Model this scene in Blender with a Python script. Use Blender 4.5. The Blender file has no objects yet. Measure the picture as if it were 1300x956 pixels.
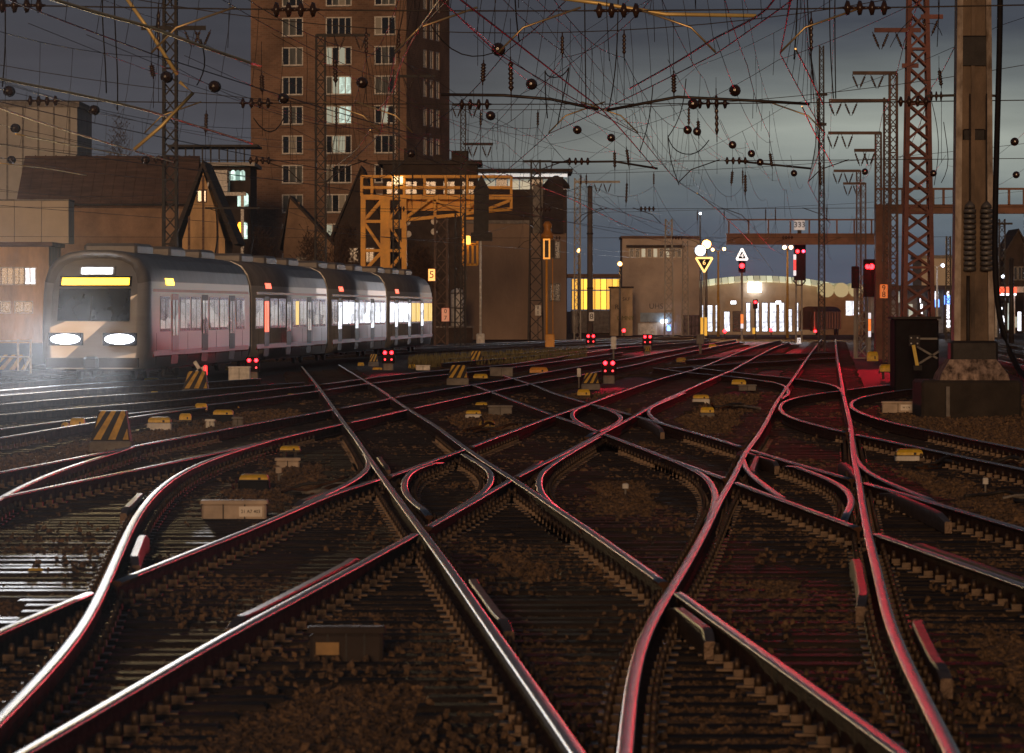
import bpy, math, random
from mathutils import Vector, Matrix
random.seed(7)
R = math.radians
scene = bpy.context.scene
C = scene.collection

# ------------------------------------------------------------------ camera
F = 6000.0      # focal length in photo pixels (1300 wide)
HY = 393.0      # horizon row
ZC = 1.93       # eye height above the rail tops
cam = bpy.data.cameras.new('camera')
cam.sensor_width = 36.0
cam.lens = 36.0 * F / 1300.0
cam.shift_y = -(478.0 - HY) / 1300.0
cam.clip_start = 0.5
cam.clip_end = 6000.0
cam.dof.use_dof = True
cam.dof.focus_distance = 120.0
cam.dof.aperture_fstop = 11.0
camo = bpy.data.objects.new('camera', cam)
camo.location = (0, 0, ZC)
camo.rotation_euler = (R(90), 0, 0)
C.objects.link(camo)
scene.camera = camo

# ------------------------------------------------------------------ world
SUN_EL, SUN_AZ = 24.0, 215.0
world = bpy.data.worlds.new('World')
scene.world = world
world.use_nodes = True
wn, wl = world.node_tree.nodes, world.node_tree.links
wn.clear()
wo = wn.new('ShaderNodeOutputWorld')
bg = wn.new('ShaderNodeBackground')
sky = wn.new('ShaderNodeTexSky')
sky.sky_type = 'NISHITA'
sky.sun_disc = False
sky.sun_elevation = R(-4.0)
sky.sun_rotation = R(200.0)
tc = wn.new('ShaderNodeTexCoord')
sep = wn.new('ShaderNodeSeparateXYZ')
wl.new(tc.outputs['Generated'], sep.inputs[0])
def sky_ramp(stops):
    r = wn.new('ShaderNodeValToRGB')
    c = r.color_ramp
    c.elements[0].position, c.elements[0].color = stops[0][0], (*stops[0][1], 1)
    c.elements[1].position, c.elements[1].color = stops[-1][0], (*stops[-1][1], 1)
    for p, k in stops[1:-1]:
        e = c.elements.new(p); e.color = (*k, 1)
    return r
# overcast away from the last light of the day, and the paler gap under the cloud towards it
ramp = sky_ramp([(0.0, (.060, .066, .088)), (.012, (.066, .074, .096)), (.03, (.070, .072, .084)), (.05, (.060, .058, .068)), (.07, (.048, .050, .061)), (.3, (.034, .038, .05)), (1.0, (.022, .027, .04))])
ramp2 = sky_ramp([(0.0, (.068, .084, .125)), (.012, (.088, .11, .145)), (.022, (.14, .17, .18)), (.034, (.35, .38, .335)), (.046, (.17, .19, .185)), (.062, (.058, .066, .082)), (.3, (.034, .038, .05)), (1.0, (.022, .027, .04))])
gl = wn.new('ShaderNodeMapRange'); gl.interpolation_type = 'SMOOTHSTEP'
gl.inputs['From Min'].default_value = -0.06; gl.inputs['From Max'].default_value = 0.09
wl.new(sep.outputs['X'], gl.inputs[0])
gl2 = wn.new('ShaderNodeMapRange'); gl2.interpolation_type = 'SMOOTHSTEP'
gl2.inputs['From Min'].default_value = 0.55; gl2.inputs['From Max'].default_value = 0.12
wl.new(sep.outputs['X'], gl2.inputs[0])
glm = wn.new('ShaderNodeMath'); glm.operation = 'MULTIPLY'
wl.new(gl.outputs[0], glm.inputs[0]); wl.new(gl2.outputs[0], glm.inputs[1])
front = wn.new('ShaderNodeMath'); front.operation = 'GREATER_THAN'; front.inputs[1].default_value = 0.0
wl.new(sep.outputs['Y'], front.inputs[0])
glf = wn.new('ShaderNodeMath'); glf.operation = 'MULTIPLY'
wl.new(glm.outputs[0], glf.inputs[0]); wl.new(front.outputs[0], glf.inputs[1])
smix = wn.new('ShaderNodeMix'); smix.data_type = 'RGBA'
wl.new(glf.outputs[0], smix.inputs['Factor'])
wl.new(ramp.outputs[0], smix.inputs['A']); wl.new(ramp2.outputs[0], smix.inputs['B'])
# cloud bank: stretched noise that moves the bands up and down
mp = wn.new('ShaderNodeMapping')
mp.inputs['Scale'].default_value = (5, 5, 30)
wl.new(tc.outputs['Generated'], mp.inputs[0])
nz = wn.new('ShaderNodeTexNoise')
nz.inputs['Scale'].default_value = 1.6
nz.inputs['Detail'].default_value = 6
nz.inputs['Roughness'].default_value = 0.55
wl.new(mp.outputs[0], nz.inputs['Vector'])
off = wn.new('ShaderNodeMath'); off.operation = 'MULTIPLY_ADD'
wl.new(nz.outputs['Fac'], off.inputs[0])
off.inputs[1].default_value = 0.03
off.inputs[2].default_value = -0.015
ad = wn.new('ShaderNodeMath'); ad.operation = 'ADD'
wl.new(sep.outputs['Z'], ad.inputs[0]); wl.new(off.outputs[0], ad.inputs[1])
wl.new(ad.outputs[0], ramp.inputs[0]); wl.new(ad.outputs[0], ramp2.inputs[0])
# streaky brightness of the cloud layer
nz2 = wn.new('ShaderNodeTexNoise')
nz2.inputs['Scale'].default_value = 4.0
nz2.inputs['Detail'].default_value = 3
wl.new(mp.outputs[0], nz2.inputs['Vector'])
mr = wn.new('ShaderNodeMapRange')
mr.inputs['From Min'].default_value = 0.3; mr.inputs['From Max'].default_value = 0.75
mr.inputs['To Min'].default_value = 0.88; mr.inputs['To Max'].default_value = 1.12
wl.new(nz2.outputs['Fac'], mr.inputs[0])
mul = wn.new('ShaderNodeVectorMath'); mul.operation = 'SCALE'
wl.new(smix.outputs['Result'], mul.inputs[0]); wl.new(mr.outputs[0], mul.inputs['Scale'])
sks = wn.new('ShaderNodeVectorMath'); sks.operation = 'SCALE'
wl.new(sky.outputs[0], sks.inputs[0]); sks.inputs['Scale'].default_value = 0.05
sm = wn.new('ShaderNodeVectorMath'); sm.operation = 'ADD'
wl.new(mul.outputs[0], sm.inputs[0]); wl.new(sks.outputs[0], sm.inputs[1])
wl.new(sm.outputs[0], bg.inputs['Color'])
bg.inputs['Strength'].default_value = 1.0
wl.new(bg.outputs[0], wo.inputs['Surface'])

# ------------------------------------------------------------------ low warm light of the city from behind the camera
sun = bpy.data.lights.new('sun', 'SUN')
sun.energy = 1.0
sun.angle = R(8)
sun.color = (1.0, 0.60, 0.32)
suno = bpy.data.objects.new('sun', sun)
C.objects.link(suno)
suno.rotation_euler = (R(84.6), 0, R(-4))     # shines away from the camera, down and to the right

vs = scene.view_settings
vs.view_transform = 'Standard'
vs.look = 'None'
vs.exposure = 0.0
vs.gamma = 1.0
vs.use_curve_mapping = False
cy = scene.cycles
cy.use_denoising = True
try:
    cy.denoiser = 'OPENIMAGEDENOISE'
except Exception:
    pass
cy.max_bounces = 5
cy.diffuse_bounces = 2
cy.glossy_bounces = 3
cy.transparent_max_bounces = 6
cy.caustics_reflective = False
cy.caustics_refractive = False
cy.use_light_tree = True
cy.sample_clamp_direct = 6.0
cy.sample_clamp_indirect = 2.0

# ------------------------------------------------------------------ helpers
GZ = -0.20     # ballast surface below the rail tops

def P(px, py, D):
    return Vector(((px - 650.0) / F * D, D, ZC + (HY - py) / F * D))

def G(px, py, z=GZ):
    D = F * (ZC - z) / (py - HY)
    return Vector(((px - 650.0) / F * D, D, z))

def U(px, py, z):
    """point at height z (above the eye) seen at px, py"""
    D = F * (z - ZC) / (HY - py)
    return Vector(((px - 650.0) / F * D, D, z))

MATS = {}
def mat(name, col, rough=0.6, metal=0.0, var=0.25, scale=3.0, bump=0.0, bscale=40.0, spec=0.5, col2=None, stretch=None):
    if name in MATS:
        return MATS[name]
    m = bpy.data.materials.new(name)
    m.use_nodes = True
    n, l = m.node_tree.nodes, m.node_tree.links
    b = n['Principled BSDF']
    b.inputs['Roughness'].default_value = rough
    b.inputs['Metallic'].default_value = metal
    b.inputs['Specular IOR Level'].default_value = spec
    t = n.new('ShaderNodeTexCoord')
    src = t.outputs['Object']
    if stretch:
        mpn = n.new('ShaderNodeMapping')
        mpn.inputs['Scale'].default_value = stretch
        l.new(src, mpn.inputs[0]); src = mpn.outputs[0]
    nn = n.new('ShaderNodeTexNoise')
    nn.inputs['Scale'].default_value = scale
    nn.inputs['Detail'].default_value = 7
    nn.inputs['Roughness'].default_value = 0.62
    l.new(src, nn.inputs['Vector'])
    rp = n.new('ShaderNodeValToRGB')
    c2 = col2 if col2 else tuple(c * (1 - var) for c in col)
    c1 = tuple(min(1, c * (1 + var * 0.6)) for c in col)
    rp.color_ramp.elements[0].position = 0.34
    rp.color_ramp.elements[0].color = (*c2, 1)
    rp.color_ramp.elements[1].position = 0.66
    rp.color_ramp.elements[1].color = (*c1, 1)
    l.new(nn.outputs['Fac'], rp.inputs[0])
    l.new(rp.outputs[0], b.inputs['Base Color'])
    if bump:
        bn = n.new('ShaderNodeTexNoise')
        bn.inputs['Scale'].default_value = bscale
        bn.inputs['Detail'].default_value = 5
        l.new(src, bn.inputs['Vector'])
        bp = n.new('ShaderNodeBump')
        bp.inputs['Strength'].default_value = bump
        bp.inputs['Distance'].default_value = 0.05
        l.new(bn.outputs['Fac'], bp.inputs['Height'])
        l.new(bp.outputs[0], b.inputs['Normal'])
    MATS[name] = m
    return m

def emit(name, col, strength, base=None):
    if name in MATS:
        return MATS[name]
    m = bpy.data.materials.new(name)
    m.use_nodes = True
    n, l = m.node_tree.nodes, m.node_tree.links
    b = n['Principled BSDF']
    b.inputs['Base Color'].default_value = (*(base or col), 1)
    b.inputs['Emission Color'].default_value = (*col, 1)
    b.inputs['Emission Strength'].default_value = strength
    b.inputs['Roughness'].default_value = 0.3
    MATS[name] = m
    return m

def emit_var(name, col, strength, scale=1.6, lo=.25, hi=1.25, stretch=(1, 1, 1), base=(.3, .3, .3)):
    """lit room behind glass: brightness broken up by what stands inside"""
    m = emit(name, col, strength, base)
    n, l = m.node_tree.nodes, m.node_tree.links
    b = n['Principled BSDF']
    t = n.new('ShaderNodeTexCoord'); mpn = n.new('ShaderNodeMapping'); mpn.inputs['Scale'].default_value = stretch
    l.new(t.outputs['Object'], mpn.inputs[0])
    v = n.new('ShaderNodeTexVoronoi'); v.distance = 'CHEBYCHEV'; v.inputs['Scale'].default_value = scale
    l.new(mpn.outputs[0], v.inputs['Vector'])
    q = n.new('ShaderNodeTexNoise'); q.inputs['Scale'].default_value = scale * 2.3; q.inputs['Detail'].default_value = 4
    l.new(mpn.outputs[0], q.inputs['Vector'])
    sx = n.new('ShaderNodeSeparateColor'); l.new(v.outputs['Color'], sx.inputs[0])
    ad_ = n.new('ShaderNodeMath'); ad_.operation = 'ADD'; l.new(sx.outputs[0], ad_.inputs[0]); l.new(q.outputs['Fac'], ad_.inputs[1])
    r = n.new('ShaderNodeMapRange'); r.inputs['From Min'].default_value = .45; r.inputs['From Max'].default_value = 1.4
    r.inputs['To Min'].default_value = lo * strength; r.inputs['To Max'].default_value = hi * strength
    l.new(ad_.outputs[0], r.inputs[0]); l.new(r.outputs[0], b.inputs['Emission Strength'])
    b.inputs['Roughness'].default_value = .15
    return m

def stripes(name, c1, c2, freq, direction=(1, 0, 1), rough=0.5):
    """painted hazard stripes, diagonal in object space"""
    m = bpy.data.materials.new(name)
    m.use_nodes = True
    n, l = m.node_tree.nodes, m.node_tree.links
    b = n['Principled BSDF']
    t = n.new('ShaderNodeTexCoord')
    dp = n.new('ShaderNodeVectorMath'); dp.operation = 'DOT_PRODUCT'
    l.new(t.outputs['Object'], dp.inputs[0]); dp.inputs[1].default_value = direction
    mm = n.new('ShaderNodeMath'); mm.operation = 'MULTIPLY'; mm.inputs[1].default_value = freq
    l.new(dp.outputs['Value'], mm.inputs[0])
    fr = n.new('ShaderNodeMath'); fr.operation = 'FRACT'
    l.new(mm.outputs[0], fr.inputs[0])
    gt = n.new('ShaderNodeMath'); gt.operation = 'GREATER_THAN'; gt.inputs[1].default_value = 0.5
    l.new(fr.outputs[0], gt.inputs[0])
    dn = n.new('ShaderNodeTexNoise'); dn.inputs['Scale'].default_value = 9; dn.inputs['Detail'].default_value = 6
    l.new(t.outputs['Object'], dn.inputs['Vector'])
    mx = n.new('ShaderNodeMix'); mx.data_type = 'RGBA'
    l.new(gt.outputs[0], mx.inputs['Factor'])
    mx.inputs['A'].default_value = (*c1, 1); mx.inputs['B'].default_value = (*c2, 1)
    mx2 = n.new('ShaderNodeMix'); mx2.data_type = 'RGBA'; mx2.blend_type = 'MULTIPLY'
    mx2.inputs['Factor'].default_value = 0.7
    l.new(mx.outputs['Result'], mx2.inputs['A']); l.new(dn.outputs['Fac'], mx2.inputs['B'])
    l.new(mx2.outputs['Result'], b.inputs['Base Color'])
    b.inputs['Roughness'].default_value = rough
    MATS[name] = m
    return m

def brick(name, c1, c2, mortar, scale, rough=0.85):
    m = bpy.data.materials.new(name)
    m.use_nodes = True
    n, l = m.node_tree.nodes, m.node_tree.links
    b = n['Principled BSDF']
    t = n.new('ShaderNodeTexCoord')
    s = n.new('ShaderNodeSeparateXYZ'); l.new(t.outputs['Object'], s.inputs[0])
    a = n.new('ShaderNodeMath'); a.operation = 'ADD'
    l.new(s.outputs['X'], a.inputs[0]); l.new(s.outputs['Y'], a.inputs[1])
    cx = n.new('ShaderNodeCombineXYZ')
    l.new(a.outputs[0], cx.inputs['X']); l.new(s.outputs['Z'], cx.inputs['Y'])
    bt = n.new('ShaderNodeTexBrick')
    bt.inputs['Color1'].default_value = (*c1, 1); bt.inputs['Color2'].default_value = (*c2, 1)
    bt.inputs['Mortar'].default_value = (*mortar, 1)
    bt.inputs['Scale'].default_value = scale
    l.new(cx.outputs[0], bt.inputs['Vector'])
    dn = n.new('ShaderNodeTexNoise'); dn.inputs['Scale'].default_value = 0.25; dn.inputs['Detail'].default_value = 8
    l.new(t.outputs['Object'], dn.inputs['Vector'])
    mpv = n.new('ShaderNodeMapRange'); mpv.inputs['From Min'].default_value = 0.3; mpv.inputs['From Max'].default_value = 0.7
    mpv.inputs['To Min'].default_value = 0.6; mpv.inputs['To Max'].default_value = 1.15
    l.new(dn.outputs['Fac'], mpv.inputs[0])
    sc = n.new('ShaderNodeVectorMath'); sc.operation = 'SCALE'
    l.new(bt.outputs['Color'], sc.inputs[0]); l.new(mpv.outputs[0], sc.inputs['Scale'])
    l.new(sc.outputs[0], b.inputs['Base Color'])
    b.inputs['Roughness'].default_value = rough
    MATS[name] = m
    return m

class MB:
    """mesh collector in world coordinates"""
    def __init__(s):
        s.v, s.f, s.m, s.sm = [], [], [], []
    def face(s, pts, mi=0, smooth=False):
        i = len(s.v)
        s.v += [Vector(p) for p in pts]
        s.f.append(tuple(range(i, i + len(pts)))); s.m.append(mi); s.sm.append(smooth)
        return s
    def hexa(s, p, mi=0):
        """8 points: bottom 0-3 ccw, top 4-7 ccw"""
        i = len(s.v)
        s.v += [Vector(q) for q in p]
        for q in ((3, 2, 1, 0), (4, 5, 6, 7), (0, 1, 5, 4), (1, 2, 6, 5), (2, 3, 7, 6), (3, 0, 4, 7)):
            s.f.append(tuple(i + k for k in q)); s.m.append(mi); s.sm.append(False)
        return s
    def box(s, c, d, rz=0.0, mi=0):
        c = Vector(c); hx, hy, hz = d[0] / 2, d[1] / 2, d[2] / 2
        co, si = math.cos(rz), math.sin(rz)
        pts = []
        for z in (-hz, hz):
            for x, y in ((-hx, -hy), (hx, -hy), (hx, hy), (-hx, hy)):
                pts.append(c + Vector((x * co - y * si, x * si + y * co, z)))
        return s.hexa(pts, mi)
    def cham(s, c, d, b, rz=0.0, mi=0):
        """box with chamfered vertical edges and top"""
        c = Vector(c); hx, hy = d[0] / 2, d[1] / 2
        z0, z1 = c.z - d[2] / 2, c.z + d[2] / 2
        co, si = math.cos(rz), math.sin(rz)
        def ring(hx, hy, bb, z):
            o = [(-hx + bb, -hy), (hx - bb, -hy), (hx, -hy + bb), (hx, hy - bb), (hx - bb, hy), (-hx + bb, hy), (-hx, hy - bb), (-hx, -hy + bb)]
            return [Vector((c.x + x * co - y * si, c.y + x * si + y * co, z)) for x, y in o]
        s.rings([ring(hx, hy, b, z0), ring(hx, hy, b, z1 - b), ring(hx - b, hy - b, b * 0.5, z1)], mi=mi)
        return s
    def rings(s, rs, mi=0, smooth=False, caps=True, closed=True):
        i = len(s.v); n = len(rs[0])
        for r in rs:
            s.v += [Vector(p) for p in r]
        for a in range(len(rs) - 1):
            for k in range(n if closed else n - 1):
                k2 = (k + 1) % n
                s.f.append((i + a * n + k, i + a * n + k2, i + (a + 1) * n + k2, i + (a + 1) * n + k))
                s.m.append(mi); s.sm.append(smooth)
        if caps and closed:
            s.f.append(tuple(i + k for k in reversed(range(n)))); s.m.append(mi); s.sm.append(False)
            b = i + (len(rs) - 1) * n
            s.f.append(tuple(b + k for k in range(n))); s.m.append(mi); s.sm.append(False)
        return s
    def bar(s, a, b, w, h=None, mi=0):
        a, b = Vector(a), Vector(b); h = h or w
        d = (b - a)
        if d.length < 1e-6: return s
        d.normalize()
        up = Vector((0, 0, 1)) if abs(d.z) < 0.95 else Vector((0, 1, 0))
        x = d.cross(up).normalized(); y = x.cross(d).normalized()
        x *= w / 2; y *= h / 2
        s.rings([[p - x - y, p + x - y, p + x + y, p - x + y] for p in (a, b)], mi=mi)
        return s
    def tube(s, pts, r, n=6, mi=0, smooth=True):
        pts = [Vector(p) for p in pts]
        rs = []
        for i, p in enumerate(pts):
            d = (pts[min(i + 1, len(pts) - 1)] - pts[max(i - 1, 0)]).normalized()
            up = Vector((0, 0, 1)) if abs(d.z) < 0.95 else Vector((0, 1, 0))
            x = d.cross(up).normalized(); y = x.cross(d).normalized()
            rr = r[i] if isinstance(r, (list, tuple)) else r
            rs.append([p + x * rr * math.cos(2 * math.pi * k / n) + y * rr * math.sin(2 * math.pi * k / n) for k in range(n)])
        s.rings(rs, mi=mi, smooth=smooth)
        return s
    def lathe(s, a, b, prof, n=10, mi=0):
        """profile [(t 0..1, radius)] turned about the axis a-b"""
        a, b = Vector(a), Vector(b)
        s.tube([a.lerp(b, t) + (b - a).normalized() * 1e-4 * i for i, (t, _) in enumerate(prof)], [max(q, 1e-3) for _, q in prof], n, mi)
        return s

WP = {}
def W(o):
    return WP[o.name]

def mk(name, mb, mats, parent=None, origin=None):
    me = bpy.data.meshes.new(name)
    o0 = W(parent) if parent else Vector(origin if origin is not None else (0, 0, 0))
    me.from_pydata([tuple(v - o0) for v in mb.v], [], mb.f)
    if not isinstance(mats, (list, tuple)): mats = [mats]
    for m in mats: me.materials.append(m)
    me.polygons.foreach_set('material_index', mb.m)
    me.polygons.foreach_set('use_smooth', mb.sm)
    me.update()
    o = bpy.data.objects.new(name, me)
    C.objects.link(o)
    if parent: o.parent = parent
    else: o.location = o0
    WP[o.name] = o0.copy()
    return o

def inst(name, me, loc, parent, rz=0.0):
    """another object on a shared mesh; loc in world coordinates"""
    o = bpy.data.objects.new(name, me)
    C.objects.link(o)
    if parent:
        o.parent = parent
        o.location = Vector(loc) - W(parent)
    else:
        o.location = loc
    o.rotation_euler = (0, 0, rz)
    WP[o.name] = Vector(loc)
    return o

def tag(o, label, cat, group=None):
    o['label'] = label; o['category'] = cat
    if group: o['group'] = group
    return o

def thing(name, loc, label, cat, group=None):
    o = bpy.data.objects.new(name, None)
    o.empty_display_size = 0.2
    C.objects.link(o)
    o.location = loc
    WP[o.name] = Vector(loc)
    return tag(o, label, cat, group)

def text_mesh(name, body, height, material, parent, loc, rz=0.0):
    """flat lettering facing -Y, centred on loc"""
    cu = bpy.data.curves.new('lettering', 'FONT')
    cu.body = body; cu.align_x = 'CENTER'; cu.align_y = 'CENTER'; cu.size = height * 1.4
    cu.extrude = 0.004
    t = bpy.data.objects.new('lettering', cu)
    C.objects.link(t)
    bpy.context.view_layer.update()
    me = bpy.data.meshes.new_from_object(t)
    bpy.data.objects.remove(t)
    bpy.data.curves.remove(cu)
    me.transform(Matrix.Rotation(R(90), 4, 'X'))
    me.materials.clear(); me.materials.append(material)
    o = inst(name, me, loc, parent, rz)
    return o

def beam(root, loc, power, col, radius=.1, angle=24.0, down=1.0, yaw=0.0, blend=.6):
    """the directed light of a signal or headlamp: a spot in front of its glass, pointing down the track"""
    l = bpy.data.lights.new('lamp_beam', 'SPOT')
    l.energy = power; l.color = col; l.shadow_soft_size = radius
    l.spot_size = R(angle); l.spot_blend = blend
    o = bpy.data.objects.new('lamp_beam', l)
    C.objects.link(o)
    o.parent = root
    o.location = Vector(loc) - W(root)
    o.rotation_euler = (R(90 - down), 0, R(180 + yaw))
    return o

# ------------------------------------------------------------------ materials
M_balst = mat('ballast', (0.05, 0.034, 0.024), 0.8, 0, 0.55, 9.0, 1.0, 28.0, 0.25)
M_stone = mat('ballast_stone', (0.175, 0.108, 0.06), 0.7, 0, 0.6, 14.0, 0.5, 60.0, 0.25, col2=(.04, .028, .02))
M_sleep = mat('sleeper_wood', (0.04, 0.03, 0.025), 0.72, 0, 0.5, 2.0, 0.5, 18.0, 0.12, stretch=(1, 8, 1))
M_railtop = mat('rail_running_surface', (0.40, 0.385, 0.37), 0.23, 1.0, 0.5, 4.0, 0.08, 30.0, stretch=(6, 0.6, 1))
M_rust = mat('rail_rust', (0.085, 0.042, 0.024), 0.85, 0.0, 0.5, 6.0, 0.5, 50.0, 0.1)
M_dullrail = mat('worn_check_rail', (0.15, 0.10, 0.07), 0.5, 0.5, 0.4, 5.0, 0.3, 40.0)
M_yel = mat('yellow_paint', (0.75, 0.47, 0.02), 0.45, 0, 0.35, 6.0, 0.2, 30.0)
M_white = mat('white_paint', (0.72, 0.69, 0.64), 0.55, 0, 0.3, 5.0, 0.2, 30.0)
M_grey = mat('grey_concrete', (0.22, 0.20, 0.18), 0.85, 0, 0.4, 3.0, 0.5, 25.0)
M_dark = mat('dark_steel', (0.03, 0.026, 0.024), 0.65, 0.15, 0.4, 4.0, 0.2, 30.0)
M_black = mat('black_enamel', (0.012, 0.012, 0.014), 0.7, 0, 0.3, 4.0, spec=.15)
M_haz = stripes('hazard_stripes', (0.02, 0.02, 0.02), (0.62, 0.38, 0.05), 3.4, (0.8, 0, -0.8))
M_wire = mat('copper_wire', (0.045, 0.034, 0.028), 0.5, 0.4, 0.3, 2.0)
M_wirelit = mat('lit_wire_tone', (0.75, 0.55, 0.28), 0.38, 0.8, 0.3, 2.0)  # paler copy of the wire colour, lamplight on near wires painted in
M_wirebr = mat('bright_lit_wire_tone', (0.95, 0.66, 0.24), 0.42, 0.25, 0.2, 2.0)  # brightest wire copy: warm lamplight is put into the colour
M_insul = mat('brown_porcelain', (0.05, 0.026, 0.016), 0.22, 0, 0.3, 5.0)
M_red_em = emit('red_signal_light', (1.0, 0.010, 0.014), 24.0)
M_red_dwarf = emit('red_dwarf_light', (1.0, 0.010, 0.016), 20.0)
M_red_small = emit('red_marker_glass', (1.0, 0.03, 0.04), 4.0)
M_sodium = emit('sodium_lamp', (1.0, 0.45, 0.12), 120.0)
M_whitelamp = emit('white_lamp', (0.78, 0.88, 1.0), 120.0)
M_headlamp = emit('headlamp', (0.86, 0.9, 1.0), 60.0)
M_amber = emit('amber_display', (1.0, 0.56, 0.04), 7.0)
M_glassdk = mat('dark_glass', (0.02, 0.024, 0.03), 0.12, 0, 0.3, 1.0, spec=0.8)
M_masts = mat('mast_steel', (0.10, 0.06, 0.046), 0.6, 0.3, 0.45, 1.5, 0.3, 20.0)
M_mastred = mat('mast_red_lit', (0.16, 0.052, 0.042), 0.6, 0.1, 0.5, 1.5, 0.3, 20.0)  # red signal light falling on the mast is put into this colour
M_mastgrey = mat('mast_galvanised', (0.17, 0.16, 0.15), 0.5, 0.5, 0.4, 1.5, 0.3, 20.0)
# ------------------------------------------------------------------ ground
def ground():
    mb = MB()
    mb.face([(-1500, -40, GZ - 0.06), (1500, -40, GZ - 0.06), (1500, 5000, GZ - 0.06), (-1500, 5000, GZ - 0.06)])
    o = mk('ground', mb, M_balst)
    o['kind'] = 'structure'
    return o
GROUND = ground()

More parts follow.
